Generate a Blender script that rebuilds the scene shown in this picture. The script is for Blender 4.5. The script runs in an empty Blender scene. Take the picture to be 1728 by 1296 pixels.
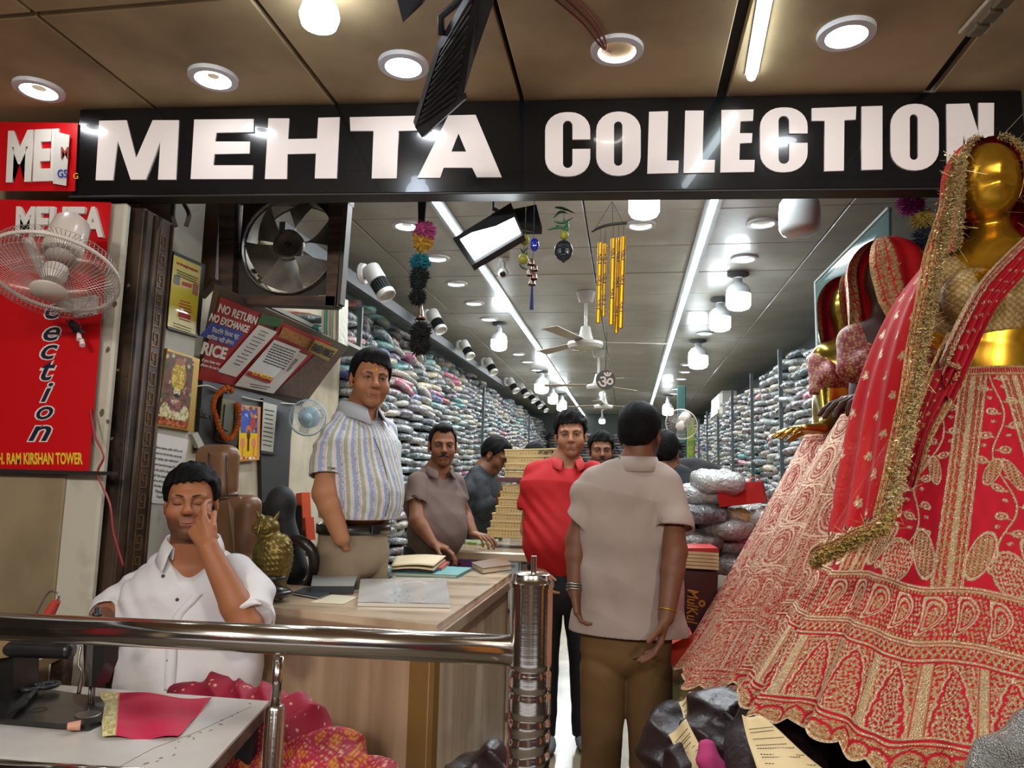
import bpy, bmesh, math, random
import numpy as np
from mathutils import Vector, Matrix, Euler
rnd = random.Random(7)
nrs = np.random.RandomState(5)
PI = math.pi
SC = bpy.context.scene
COL = SC.collection
# -- camera, world, exposure
IW, IH, FPX = 1728, 1296, 1250.0
CAM = Vector((0.0, 0.0, 1.35))
def cam_rot(yaw, pitch, roll):
 return (Matrix.Rotation(yaw, 3, 'Z') @ Matrix.Rotation(PI/2+pitch, 3, 'X') @ Matrix.Rotation(roll, 3, 'Z'))
def solve_cam(u0, v0, roll):
 yaw, pitch = 0.15, 0.12
 def res(y, p):
  d = cam_rot(y, p, roll).transposed() @ Vector((0, 1, 0))
  return (864 + FPX*d.x/-d.z - u0, 648 - FPX*d.y/-d.z - v0)
 for _ in range(20):
  r = res(yaw, pitch); e = 1e-4
  ry = res(yaw+e, pitch); rp = res(yaw, pitch+e)
  a, b, c, d = (ry[0]-r[0])/e, (rp[0]-r[0])/e, (ry[1]-r[1])/e, (rp[1]-r[1])/e
  det = a*d-b*c
  yaw -= (d*r[0]-b*r[1])/det; pitch -= (-c*r[0]+a*r[1])/det
 return cam_rot(yaw, pitch, roll)
CR = solve_cam(1060, 808, 0.024)
cam_d = bpy.data.cameras.new('camera'); cam = bpy.data.objects.new('camera', cam_d)
COL.objects.link(cam); SC.camera = cam
cam_d.sensor_fit = 'HORIZONTAL'; cam_d.sensor_width = 36.0; cam_d.lens = 36.0*FPX/IW
cam_d.clip_start = 0.05; cam_d.clip_end = 100
cam.matrix_world = Matrix.Translation(CAM) @ CR.to_4x4()
vs = SC.view_settings
SC.display_settings.display_device = 'sRGB'
vs.view_transform = 'Standard'; vs.look = 'None'; vs.exposure = 0.42; vs.gamma = 1.0; vs.use_curve_mapping = False
world = bpy.data.worlds.new('world'); SC.world = world; world.use_nodes = True
bg = world.node_tree.nodes['Background']; bg.inputs[0].default_value = (0.95, 0.93, 0.98, 1); bg.inputs[1].default_value = 0.6
SC.cycles.max_bounces = 6; SC.cycles.diffuse_bounces = 3; SC.cycles.glossy_bounces = 3
SC.cycles.transparent_max_bounces = 8; SC.cycles.caustics_reflective = False; SC.cycles.caustics_refractive = False
SC.cycles.sample_clamp_indirect = 3.0
def ray(u, v):
 return CR @ Vector(((u-864)/FPX, (648-v)/FPX, -1.0))
def at(u, v, Y):                      # the point at depth Y (world) behind pixel u, v
 d = ray(u, v); return CAM + d*(Y/d.y)
def atz(u, v, z):
 d = ray(u, v); return CAM + d*((z-CAM.z)/d.z)
def atx(u, v, x):
 d = ray(u, v); return CAM + d*(x/d.x)
def px(Y):                            # metres per photo pixel at depth Y
 return Y/FPX
def area(name, loc, size, power, rot=(0, 0, 0), col=(1, 1, 1), sy=None, spread=PI):
 l = bpy.data.lights.new(name, 'AREA'); l.energy = power; l.color = col; l.size = size
 l.spread = spread
 if sy: l.shape = 'RECTANGLE'; l.size_y = sy
 o = bpy.data.objects.new(name, l); COL.objects.link(o); o.location = loc; o.rotation_euler = rot
 return o
area('lane_fill', (-1.5, -0.9, 2.55), 0.35, 42, (math.radians(38), 0, -.2), (1.0, 0.93, 0.84), 0.35)  # unseen fill lamps added over the lane to light the front
area('lane_fill', (1.2, -0.9, 2.55), 0.35, 42, (math.radians(38), 0, .2), (1.0, 0.93, 0.84), 0.35)
area('lane_fill', (-0.1, -1.5, 2.55), 0.5, 26, (math.radians(50), 0, 0), (0.95, 0.96, 1.0), 0.3)
area('strip_light_left', (-0.95, 8.6, 2.70), 0.10, 120, (0, 0, 0), (0.90, 0.96, 1.0), 11.5)
area('strip_light_right', (0.43, 8.6, 2.70), 0.10, 120, (0, 0, 0), (0.90, 0.96, 1.0), 11.5)
# -- materials
def lin(c):
 return tuple(((x/12.92) if x <= 0.04045 else ((x+0.055)/1.055)**2.4) for x in c)
def hexc(h):
 return lin(tuple(int(h[i:i+2], 16)/255 for i in (0, 2, 4)))
MATS = {}
def mat(name, col=(0.5, 0.5, 0.5), rough=0.5, metal=0.0, noise=None, bump=None, coat=0.0, emit=None, estr=1.0,
  attr=None, objcol=False, spec=0.5, alpha=None, trans=0.0, sheen=0.0, wave=None, vor=None):
 """noise=(scale, colour2, detail, lo, hi[,stretch]) bump=(scale, strength, dist[, stretch]) vor=(scale, bump)"""
 if name in MATS: return MATS[name]
 m = bpy.data.materials.new(name); m.use_nodes = True; MATS[name] = m
 nt = m.node_tree; N = nt.nodes; L = nt.links; b = N['Principled BSDF']
 if isinstance(col, str): col = hexc(col)
 c4 = (*col, 1)
 b.inputs['Base Color'].default_value = c4; b.inputs['Roughness'].default_value = rough
 b.inputs['Metallic'].default_value = metal; b.inputs['Coat Weight'].default_value = coat
 b.inputs['Specular IOR Level'].default_value = spec; b.inputs['Transmission Weight'].default_value = trans
 src = None
 if attr:
  a = N.new('ShaderNodeAttribute'); a.attribute_name = attr; src = a.outputs['Color']
 if objcol:
  a = N.new('ShaderNodeObjectInfo'); src = a.outputs['Color']
 tc = N.new('ShaderNodeTexCoord')
 def coords(st):
  if not st: return tc.outputs['Object']
  mp = N.new('ShaderNodeMapping'); mp.inputs['Scale'].default_value = st; L.new(tc.outputs['Object'], mp.inputs[0]); return mp.outputs[0]
 if noise:
  sc, c2, det, lo, hi = noise[:5]; st = noise[5] if len(noise) > 5 else None
  if isinstance(c2, str): c2 = hexc(c2)
  n = N.new('ShaderNodeTexNoise'); n.inputs['Scale'].default_value = sc; n.inputs['Detail'].default_value = det
  L.new(coords(st), n.inputs['Vector'])
  r = N.new('ShaderNodeMapRange'); r.inputs[1].default_value = lo; r.inputs[2].default_value = hi; L.new(n.outputs['Fac'], r.inputs[0])
  mx = N.new('ShaderNodeMix'); mx.data_type = 'RGBA'; mx.inputs[6].default_value = c4; mx.inputs[7].default_value = (*c2, 1)
  if src: L.new(src, mx.inputs[6])
  L.new(r.outputs[0], mx.inputs[0]); src = mx.outputs[2]
 if src: L.new(src, b.inputs['Base Color'])
 h = None
 if bump:
  n = N.new('ShaderNodeTexNoise'); n.inputs['Scale'].default_value = bump[0]; n.inputs['Detail'].default_value = 4
  L.new(coords(bump[3] if len(bump) > 3 else None), n.inputs['Vector'])
  bp = N.new('ShaderNodeBump'); bp.inputs['Strength'].default_value = bump[1]; bp.inputs['Distance'].default_value = bump[2]
  L.new(n.outputs['Fac'], bp.inputs['Height']); h = bp.outputs[0]
 if wave:   # (scale, strength, dist, rotation axis stretch)
  w = N.new('ShaderNodeTexWave'); w.inputs['Scale'].default_value = wave[0]; L.new(tc.outputs['Object'], w.inputs['Vector'])
  w.bands_direction = wave[3]
  bp = N.new('ShaderNodeBump'); bp.inputs['Strength'].default_value = wave[1]; bp.inputs['Distance'].default_value = wave[2]
  L.new(w.outputs['Fac'], bp.inputs['Height'])
  if h: L.new(h, bp.inputs['Normal'])
  h = bp.outputs[0]
 if vor:
  w = N.new('ShaderNodeTexVoronoi'); w.inputs['Scale'].default_value = vor[0]; L.new(tc.outputs['Object'], w.inputs['Vector'])
  bp = N.new('ShaderNodeBump'); bp.inputs['Strength'].default_value = vor[1]; bp.inputs['Distance'].default_value = 0.01
  L.new(w.outputs['Distance'], bp.inputs['Height'])
  if h: L.new(h, bp.inputs['Normal'])
  h = bp.outputs[0]
 if h: L.new(h, b.inputs['Normal'])
 if emit is not None:
  if isinstance(emit, str): emit = hexc(emit)
  b.inputs['Emission Color'].default_value = (*emit, 1); b.inputs['Emission Strength'].default_value = estr
 if alpha is not None: b.inputs['Alpha'].default_value = alpha
 return m
# -- objects
def root(name, loc, label=None, cat=None, group=None):
 o = bpy.data.objects.new(name, None); COL.objects.link(o); o.location = loc; o.empty_display_size = 0.1
 return tag(o, label, cat, group)
def tag(o, label=None, cat=None, group=None, kind=None):
 if label: o['label'] = label
 if cat: o['category'] = cat
 if group: o['group'] = group
 if kind: o['kind'] = kind
 return o
def put(name, me, m, parent=None, **kw):
 o = bpy.data.objects.new(name, me); COL.objects.link(o)
 if m is not None and not me.materials: me.materials.append(m)
 if parent is not None:
  o.parent = parent
  p = parent; T = Matrix.Identity(4)
  while p is not None:
   T = T @ Matrix.Translation(-p.location) if p.type == 'EMPTY' else T
   p = p.parent
  o.matrix_parent_inverse = T
 return tag(o, **kw)
def mesh(name, vs_, fs, smooth=False):
 me = bpy.data.meshes.new(name); me.from_pydata([tuple(v) for v in vs_], [], fs); me.update()
 if smooth: me.polygons.foreach_set('use_smooth', [True]*len(me.polygons))
 return me
def copy_tree(o, parent=None):
 c = o.copy(); COL.objects.link(c)
 if parent is not None: c.parent = parent
 for ch in list(o.children): copy_tree(ch, c)
 return c
def frame(d, up=Vector((0, 0, 1))):
 d = Vector(d).normalized()
 if abs(d.dot(up)) > 0.98: up = Vector((0, 1, 0))
 x = up.cross(d).normalized(); y = d.cross(x)
 return x, y, d
class MB:
 def __init__(s): s.v = []; s.f = []
 def add(s, vs_, fs):
  n = len(s.v); s.v += [Vector(v) for v in vs_]; s.f += [tuple(n+i for i in f) for f in fs]; return s
 def box(s, c, size, R=None, bev=0.0):
  c = Vector(c); h = Vector(size)/2; R = R or Matrix.Identity(3)
  if bev <= 0:
   vs_ = [c + R @ Vector((x*h.x, y*h.y, z*h.z)) for x in (-1, 1) for y in (-1, 1) for z in (-1, 1)]
   return s.add(vs_, [(0, 1, 3, 2), (4, 6, 7, 5), (0, 4, 5, 1), (2, 3, 7, 6), (0, 2, 6, 4), (1, 5, 7, 3)])
  b = min(bev, h.x*.9, h.y*.9, h.z*.9); vs_ = []; idx = {}
  for sx in (-1, 1):
   for sy in (-1, 1):
    for sz in (-1, 1):
     for k in range(3):
      d = [h.x-b, h.y-b, h.z-b]; d[k] += b
      idx[(sx, sy, sz, k)] = len(vs_); vs_.append(c + R @ Vector((sx*d[0], sy*d[1], sz*d[2])))
  fs = []
  I = lambda x, y, z, k: idx[(x, y, z, k)]
  for q in (-1, 1):
   fs.append([I(q, -1, -1, 0), I(q, 1, -1, 0), I(q, 1, 1, 0), I(q, -1, 1, 0)][::q])
   fs.append([I(-1, q, -1, 1), I(-1, q, 1, 1), I(1, q, 1, 1), I(1, q, -1, 1)][::q])
   fs.append([I(-1, -1, q, 2), I(1, -1, q, 2), I(1, 1, q, 2), I(-1, 1, q, 2)][::q])
  for a in (-1, 1):
   for b2 in (-1, 1):
    fs.append([I(a, b2, -1, 0), I(a, b2, 1, 0), I(a, b2, 1, 1), I(a, b2, -1, 1)][::-a*b2])
    fs.append([I(a, -1, b2, 0), I(a, 1, b2, 0), I(a, 1, b2, 2), I(a, -1, b2, 2)][::a*b2])
    fs.append([I(-1, a, b2, 1), I(1, a, b2, 1), I(1, a, b2, 2), I(-1, a, b2, 2)][::-a*b2])
  for a in (-1, 1):
   for b2 in (-1, 1):
    for c2 in (-1, 1): fs.append([I(a, b2, c2, 0), I(a, b2, c2, 1), I(a, b2, c2, 2)][::a*b2*c2])
  return s.add(vs_, fs)
 def prism(s, pts, off):
  pts = [Vector(p) for p in pts]; off = Vector(off); n = len(pts)
  return s.add(pts + [p+off for p in pts], [tuple(range(n))[::-1], tuple(range(n, 2*n))] + [(i, (i+1) % n, n+(i+1) % n, n+i) for i in range(n)])
 def tube(s, pts, rad, n=10, caps=True, closed=False, flat=1.0, up=Vector((0, 0, 1))):
  pts = [Vector(p) for p in pts]; m = len(pts); base = len(s.v)
  rr = rad if hasattr(rad, '__len__') else [rad]*m
  px_ = None; vs_ = []
  for i, p in enumerate(pts):
   if closed: d = pts[(i+1) % m]-pts[i-1]
   else: d = pts[min(i+1, m-1)]-pts[max(i-1, 0)]
   if d.length < 1e-9: d = Vector((0, 0, 1))
   d.normalize()
   if px_ is None: x, y, _ = frame(d, up)
   else:
    x = (px_ - d*px_.dot(d))
    x = x.normalized() if x.length > 1e-6 else frame(d, up)[0]
    y = d.cross(x)
   px_ = x
   for k in range(n):
    a = 2*PI*k/n; vs_.append(p + (x*math.cos(a) + y*math.sin(a)*flat)*rr[i])
  fs = []
  for i in range(m if closed else m-1):
   j = (i+1) % m
   for k in range(n):
    k2 = (k+1) % n; fs.append((i*n+k, i*n+k2, j*n+k2, j*n+k))
  if caps and not closed: fs += [tuple(range(n))[::-1], tuple(range((m-1)*n, m*n))]
  return s.add(vs_, fs)
 def cyl(s, a, b, r, r2=None, n=20, caps=True):
  return s.tube([a, b], [r, r if r2 is None else r2], n, caps)
 def lathe(s, c, prof, axis=(0, 0, 1), n=24, caps=False):
  c = Vector(c); x, y, d = frame(axis); vs_ = []
  for r, h in prof:
   for k in range(n):
    a = 2*PI*k/n; vs_.append(c + d*h + (x*math.cos(a)+y*math.sin(a))*r)
  m = len(prof)
  fs = [(i*n+k, i*n+(k+1) % n, (i+1)*n+(k+1) % n, (i+1)*n+k) for i in range(m-1) for k in range(n)]
  if caps: fs += [tuple(range(n))[::-1], tuple(range((m-1)*n, m*n))]
  return s.add(vs_, fs)
 def ell(s, c, r, n=12, m=8, R=None):
  c = Vector(c); r = (r, r, r) if not hasattr(r, '__len__') else r; R = R or Matrix.Identity(3); vs_ = []
  vs_.append(c + R @ Vector((0, 0, -r[2])))
  for j in range(1, m):
   t = -PI/2 + PI*j/m
   for i in range(n):
    a = 2*PI*i/n; vs_.append(c + R @ Vector((r[0]*math.cos(t)*math.cos(a), r[1]*math.cos(t)*math.sin(a), r[2]*math.sin(t))))
  vs_.append(c + R @ Vector((0, 0, r[2]))); T = len(vs_)-1
  fs = [(0, 1+(i+1) % n, 1+i) for i in range(n)]
  for j in range(m-2):
   for i in range(n):
    fs.append((1+j*n+i, 1+j*n+(i+1) % n, 1+(j+1)*n+(i+1) % n, 1+(j+1)*n+i))
  fs += [(T, 1+(m-2)*n+i, 1+(m-2)*n+(i+1) % n) for i in range(n)]
  return s.add(vs_, fs)
 def build(s, name, m, parent=None, smooth=False, **kw):
  me = mesh(name, s.v, s.f, smooth)
  if smooth and smooth != 1:
   pass
  o = put(name, me, m, parent, **kw)
  if smooth == 'auto':
   sharp_by_angle(me)
  return o
def sharp_by_angle(me, deg=38):
 bm = bmesh.new(); bm.from_mesh(me)
 for f in bm.faces: f.smooth = True
 a = math.radians(deg)
 for e in bm.edges:
  if len(e.link_faces) == 2 and e.calc_face_angle(0) > a: e.smooth = False
 bm.to_mesh(me); bm.free()
def bez(p, n=12):          # Catmull-Rom through points
 p = [Vector(q) for q in p]; out = []
 for i in range(len(p)-1):
  a = p[max(i-1, 0)]; b = p[i]; c = p[i+1]; d = p[min(i+2, len(p)-1)]
  for k in range(n):
   t = k/n
   out.append(0.5*((2*b)+(c-a)*t+(2*a-5*b+4*c-d)*t*t+(3*b-a-3*c+d)*t**3))
 out.append(p[-1]); return out
def grid_mesh(name, P, m, parent=None, col=None, thick=0.0, smooth=True, met=None, wrap=False, **kw):
 """P: array (a,b,3); col (a,b,3) linear colours -> attribute Col"""
 a, b = P.shape[:2]; me = bpy.data.meshes.new(name)
 idx = np.arange(a*b).reshape(a, b)
 if wrap: idx = np.concatenate([idx, idx[:, :1]], 1)
 q = np.stack([idx[:-1, :-1], idx[:-1, 1:], idx[1:, 1:], idx[1:, :-1]], -1).reshape(-1, 4)
 me.vertices.add(a*b); me.vertices.foreach_set('co', P.reshape(-1).astype(np.float32))
 me.loops.add(len(q)*4); me.loops.foreach_set('vertex_index', q.reshape(-1).astype(np.int32))
 me.polygons.add(len(q)); me.polygons.foreach_set('loop_start', np.arange(0, len(q)*4, 4, dtype=np.int32))
 me.polygons.foreach_set('use_smooth', np.full(len(q), smooth, dtype=bool))
 me.update(calc_edges=True)
 if col is not None:
  at_ = me.color_attributes.new('Col', 'FLOAT_COLOR', 'POINT')
  c = np.ones((a*b, 4), np.float32); c[:, :3] = col.reshape(-1, 3); at_.data.foreach_set('color', c.reshape(-1))
 if met is not None:
  at_ = me.attributes.new('Met', 'FLOAT', 'POINT'); at_.data.foreach_set('value', met.reshape(-1).astype(np.float32))
 o = put(name, me, m, parent, **kw)
 if thick:
  md = o.modifiers.new('solid', 'SOLIDIFY'); md.thickness = thick; md.offset = 0
 return o
# -- text as real meshes
def text_mesh(txt, size=1.0, bold=0.0, extrude=0.002, shear=0.0, spacing=1.0, xs=1.0, res=3, align='LEFT'):
 c = bpy.data.curves.new('t', 'FONT'); c.body = txt; c.size = size; c.offset = bold; c.extrude = extrude
 c.shear = shear; c.space_character = spacing; c.resolution_u = res; c.align_x = align
 o = bpy.data.objects.new('t', c); COL.objects.link(o)
 dg = bpy.context.evaluated_depsgraph_get()
 me = bpy.data.meshes.new_from_object(o.evaluated_get(dg)); COL.objects.unlink(o); bpy.data.objects.remove(o); bpy.data.curves.remove(c)
 return me
def text_on(name, txt, org, ux, uy, width, height, m, parent=None, bold=0.0, depth=0.002, shear=0.0, **kw):
 """fit text into a box: org lower-left, ux, uy unit-less directions, width & height in metres"""
 me = text_mesh(txt, 1.0, bold, 0.02, shear)
 n = len(me.vertices)
 if n == 0: return None
 co = np.empty(n*3, np.float32); me.vertices.foreach_get('co', co); co = co.reshape(-1, 3)
 lo, hi = co.min(0), co.max(0); d = np.maximum(hi-lo, 1e-6)
 q = (co-lo)/d
 ux = Vector(ux).normalized(); uy = Vector(uy).normalized(); nn = ux.cross(uy).normalized()
 Pn = np.array(org)[None]+q[:, :1]*width*np.array(ux)+q[:, 1:2]*height*np.array(uy)+(q[:, 2:3]*depth)*np.array(nn)
 me.vertices.foreach_set('co', Pn.astype(np.float32).reshape(-1)); me.update()
 me.materials.clear()
 return put(name, me, m, parent, **kw)
# -- signed distance modelling
class SDF:
 def __init__(s, lo, hi, h, fine=()):
  """fine: list of (lo, hi, h) boxes; grid lines are denser through them"""
  s.ax = []
  for k in range(3):
   x = lo[k]; L = []
   while x < hi[k]:
    L.append(x); st = h
    for fl, fh, fs in fine:
     if fl[k] <= x <= fh[k]: st = min(st, fs)
    x += st
   L.append(x); s.ax.append(np.array(L, np.float32))
  s.F = np.full([len(a) for a in s.ax], 1.0, np.float32)
  s.k = 0.012
 def sub(s, lo, hi):
  r = []
  for k in range(3):
   i = int(np.searchsorted(s.ax[k], lo[k])); j = int(np.searchsorted(s.ax[k], hi[k]))
   r.append(slice(max(0, i-1), min(len(s.ax[k]), j+1)))
  X = s.ax[0][r[0]][:, None, None]; Y = s.ax[1][r[1]][None, :, None]; Z = s.ax[2][r[2]][None, None, :]
  return tuple(r), X, Y, Z
 def comb(s, r, d, k, op):
  A = s.F[r]
  if A.size == 0: return
  if op == 'u':
   h = np.clip(0.5+0.5*(A-d)/k, 0, 1); s.F[r] = A*(1-h)+d*h-k*h*(1-h)
  elif op == 's':
   h = np.clip(0.5-0.5*(A+d)/k, 0, 1); s.F[r] = A*(1-h)-d*h+k*h*(1-h)
  else:
   s.F[r] = np.maximum(A, d)
 def cone(s, a, b, ra, rb, k=None, op='u', sq=None):
  """tapered capsule; sq=(dir, factor) widens it along dir"""
  a = Vector(a); b = Vector(b); k = k or s.k; w = max(1.0, sq[1] if sq else 1)
  m = max(ra, rb)*w+k+0.006
  lo = [min(a[i], b[i])-m for i in range(3)]; hi = [max(a[i], b[i])+m for i in range(3)]
  r, X, Y, Z = s.sub(lo, hi)
  ab = b-a; L2 = max(ab.length_squared, 1e-12)
  px_, py_, pz_ = X-a.x, Y-a.y, Z-a.z
  t = np.clip((px_*ab.x+py_*ab.y+pz_*ab.z)/L2, 0, 1)
  dx, dy, dz = px_-t*ab.x, py_-t*ab.y, pz_-t*ab.z
  if sq:
   n = Vector(sq[0]).normalized(); q = dx*n.x+dy*n.y+dz*n.z; g = q*(1/sq[1]-1)
   dx, dy, dz = dx+g*n.x, dy+g*n.y, dz+g*n.z
  d = np.sqrt(dx*dx+dy*dy+dz*dz)-(ra+(rb-ra)*t)
  s.comb(r, d.astype(np.float32), k, op); return s
 def ball(s, c, rad, R=None, k=None, op='u'):
  """ellipsoid; R columns are its axes"""
  c = Vector(c); k = k or s.k; rad = (rad, rad, rad) if not hasattr(rad, '__len__') else rad
  m = max(rad)+k+0.006
  r, X, Y, Z = s.sub([c[i]-m for i in range(3)], [c[i]+m for i in range(3)])
  px_, py_, pz_ = X-c.x, Y-c.y, Z-c.z
  if R is not None:
   A = [R.col[i] for i in range(3)]
   px_, py_, pz_ = [px_*v.x+py_*v.y+pz_*v.z for v in A]
  k0 = np.sqrt((px_/rad[0])**2+(py_/rad[1])**2+(pz_/rad[2])**2)+1e-9
  k1 = np.sqrt((px_/rad[0]**2)**2+(py_/rad[1]**2)**2+(pz_/rad[2]**2)**2)+1e-9
  s.comb(r, (k0*(k0-1)/k1).astype(np.float32), k, op); return s
 def rbox(s, c, h, R=None, rd=.01, k=None, op='u'):
  c = Vector(c); k = k or s.k; m = Vector(h).length+k+.01
  r, X, Y, Z = s.sub([c[i]-m for i in range(3)], [c[i]+m for i in range(3)])
  p = [X-c.x, Y-c.y, Z-c.z]
  if R is not None: p = [p[0]*v.x+p[1]*v.y+p[2]*v.z for v in [R.col[i] for i in range(3)]]
  q = [abs(p[i])-(h[i]-rd) for i in range(3)]; o = np.sqrt(sum(np.maximum(a, 0)**2 for a in q)); i_ = np.minimum(np.maximum(np.maximum(q[0], q[1]), q[2]), 0)
  s.comb(r, (o+i_-rd).astype(np.float32), k, op); return s
 def cut(s, p, n):            # keep the side the normal points away from
  n = Vector(n).normalized(); p = Vector(p)
  X, Y, Z = s.ax[0][:, None, None], s.ax[1][None, :, None], s.ax[2][None, None, :]
  s.F = np.maximum(s.F, ((X-p.x)*n.x+(Y-p.y)*n.y+(Z-p.z)*n.z).astype(np.float32)); return s
 def fn(s, f):
  X, Y, Z = s.ax[0][:, None, None], s.ax[1][None, :, None], s.ax[2][None, None, :]
  s.F = f(s.F, X, Y, Z).astype(np.float32); return s
 def nets(s):
  F = s.F; F[0] = F[-1] = 1; F[:, 0] = F[:, -1] = 1; F[:, :, 0] = F[:, :, -1] = 1
  S = F < 0; c = np.zeros([n-1 for n in F.shape], np.int8)
  for i in (0, 1):
   for j in (0, 1):
    for k in (0, 1):
     c += S[i:F.shape[0]-1+i, j:F.shape[1]-1+j, k:F.shape[2]-1+k]
  ii, jj, kk = np.nonzero((c > 0) & (c < 8)); n = len(ii)
  acc = np.zeros((n, 3)); cnt = np.zeros(n)
  ax = s.ax; base = [ax[0][ii], ax[1][jj], ax[2][kk]]; st = [ax[0][ii+1]-base[0], ax[1][jj+1]-base[1], ax[2][kk+1]-base[2]]
  for a in range(3):
   o1, o2 = [q for q in range(3) if q != a]
   for p in (0, 1):
    for q in (0, 1):
     o = [0, 0, 0]; o[o1] = p; o[o2] = q; e = list(o); e[a] = 1
     f0 = F[ii+o[0], jj+o[1], kk+o[2]]; f1 = F[ii+e[0], jj+e[1], kk+e[2]]
     m = (f0 < 0) != (f1 < 0); t = np.where(m, f0/np.where(m, f0-f1, 1), 0)
     pos = np.zeros((n, 3)); pos[:, o1] = p; pos[:, o2] = q; pos[:, a] = t
     acc += pos*m[:, None]; cnt += m
  acc /= cnt[:, None]
  V = np.stack([base[a]+acc[:, a]*st[a] for a in range(3)], -1)
  ID = np.full(c.shape, -1, np.int64); ID[ii, jj, kk] = np.arange(n); Q = []
  for a in range(3):
   o1, o2 = (a+1) % 3, (a+2) % 3
   sl0 = [slice(None)]*3; sl1 = [slice(None)]*3; sl0[a] = slice(0, -1); sl1[a] = slice(1, None)
   A = S[tuple(sl0)]; B = S[tuple(sl1)]; E = A != B
   e = np.array(np.nonzero(E)).T
   ok = (e[:, o1] > 0) & (e[:, o2] > 0) & (e[:, o1] < F.shape[o1]-1) & (e[:, o2] < F.shape[o2]-1); e = e[ok]
   def cell(d1, d2):
    g = e.copy(); g[:, o1] -= d1; g[:, o2] -= d2; return ID[g[:, 0], g[:, 1], g[:, 2]]
   q = np.stack([cell(0, 0), cell(1, 0), cell(1, 1), cell(0, 1)], -1)
   inside = A[e[:, 0], e[:, 1], e[:, 2]]; q[~inside] = q[~inside][:, ::-1]; Q.append(q)
  return V, np.concatenate(Q)
 def build(s, name, m, parent=None, color=None, **kw):
  V, Q = s.nets(); me = bpy.data.meshes.new(name)
  me.vertices.add(len(V)); me.vertices.foreach_set('co', V.astype(np.float32).reshape(-1))
  me.loops.add(len(Q)*4); me.loops.foreach_set('vertex_index', Q.reshape(-1).astype(np.int32))
  me.polygons.add(len(Q)); me.polygons.foreach_set('loop_start', np.arange(0, len(Q)*4, 4, dtype=np.int32))
  me.polygons.foreach_set('use_smooth', np.ones(len(Q), bool)); me.update(calc_edges=True)
  if color is not None:
   c = np.ones((len(V), 4), np.float32); c[:, :3] = color(V)
   at_ = me.color_attributes.new('Col', 'FLOAT_COLOR', 'POINT'); at_.data.foreach_set('color', c.reshape(-1))
  return put(name, me, m, parent, **kw)
def vnoise(X, Y, Z, s, seed=0):
 """cheap smooth pseudo-noise, broadcast over arrays, about -1..1"""
 a = seed*1.7
 return (np.sin(X*s*1.9+a+1.3*np.sin(Y*s*1.1+a*2))+np.sin(Y*s*2.3+a*3+1.1*np.sin(Z*s*1.3+a))+np.sin(Z*s*2.1+a*5+1.2*np.sin(X*s*1.7-a)))/3
# -- flat prints painted on fine grids
class Canvas:
 def __init__(s, w, h, bgc): s.a = np.empty((h, w, 3)); s.a[:] = hexc(bgc) if isinstance(bgc, str) else bgc; s.w = w; s.h = h; s.Y, s.X = np.mgrid[0:h, 0:w]; s.X = s.X/w; s.Y = s.Y/h
 def C(s, c): return hexc(c) if isinstance(c, str) else c
 def rect(s, x0, y0, x1, y1, c): s.a[(s.X >= x0) & (s.X <= x1) & (s.Y >= y0) & (s.Y <= y1)] = s.C(c); return s
 def disc(s, x, y, rx, ry, c): s.a[((s.X-x)/rx)**2+((s.Y-y)/ry)**2 < 1] = s.C(c); return s
 def ring(s, x, y, rx, ry, w, c):
  d = np.sqrt(((s.X-x)/rx)**2+((s.Y-y)/ry)**2); s.a[abs(d-1) < w] = s.C(c); return s
 def line(s, x0, y0, x1, y1, w, c):
  t = np.clip(((s.X-x0)*(x1-x0)+(s.Y-y0)*(y1-y0))/((x1-x0)**2+(y1-y0)**2+1e-9), 0, 1)
  s.a[(s.X-x0-t*(x1-x0))**2+(s.Y-y0-t*(y1-y0))**2 < w*w] = s.C(c); return s
 def speck(s, n, x0, y0, x1, y1, r, cols, rs):
  for _ in range(n): s.disc(rs.uniform(x0, x1), rs.uniform(y0, y1), r, r*s.w/s.h, cols[rs.randrange(len(cols))])
  return s
 def panel(s, name, tl, tr, br, bl, m, parent=None, **kw):
  tl, tr, br, bl = [np.array(q) for q in (tl, tr, br, bl)]
  u = np.linspace(0, 1, s.w)[None, :, None]; v = np.linspace(0, 1, s.h)[:, None, None]
  P = (tl*(1-u)+tr*u)*(1-v)+(bl*(1-u)+br*u)*v
  return grid_mesh(name, P[::-1], m, parent, col=s.a[::-1], **kw)
# -- room shell
M_ceil_in = mat('interior ceiling tile', 'b5b1a6', 0.34, noise=(3.0, '9c988e', 5, 0.35, 0.75), bump=(60, 0.25, 0.004), coat=0.15)
M_ceil_out = mat('stained canopy board', 'b49d74', 0.7, noise=(2.2, '7f6848', 7, 0.45, 0.78), bump=(30, 0.1, 0.004))
M_dark = mat('dark gap', '14120f', 0.8)
M_floor = mat('worn beige marble', 'b3a588', 0.25, noise=(2.5, '8e8068', 8, 0.35, 0.7), coat=0.2)
M_lane = mat('lane paving', '6f6558', 0.8, noise=(4, '4f473d', 6, 0.3, 0.7))
M_wall = mat('aged cream wall', 'b5aa92', 0.7, noise=(3.5, '8a7d64', 6, 0.45, 0.75), bump=(25, 0.15, 0.003))
M_white_metal = mat('aged white painted strip', 'b9b3a2', 0.35, noise=(5, '8e8570', 7, 0.52, 0.7), coat=0.2)
M_beam = mat('dark beam', '1d1b1a', 0.5)
def structure(mb, name, m, **kw):
 return mb.build(name, m, None, kind='structure', **kw)
structure(MB().box((-0.1, 9.6, -0.05), (4.2, 14.8, 0.10)), 'floor', M_floor)
structure(MB().box((-0.1, 0.4, -0.21), (7, 4.0, 0.10)), 'floor', M_lane)
ceil_in = structure(MB().box((-0.2, 9.6, 2.82), (4.1, 14.6, 0.08)), 'ceiling', M_dark)
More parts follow.
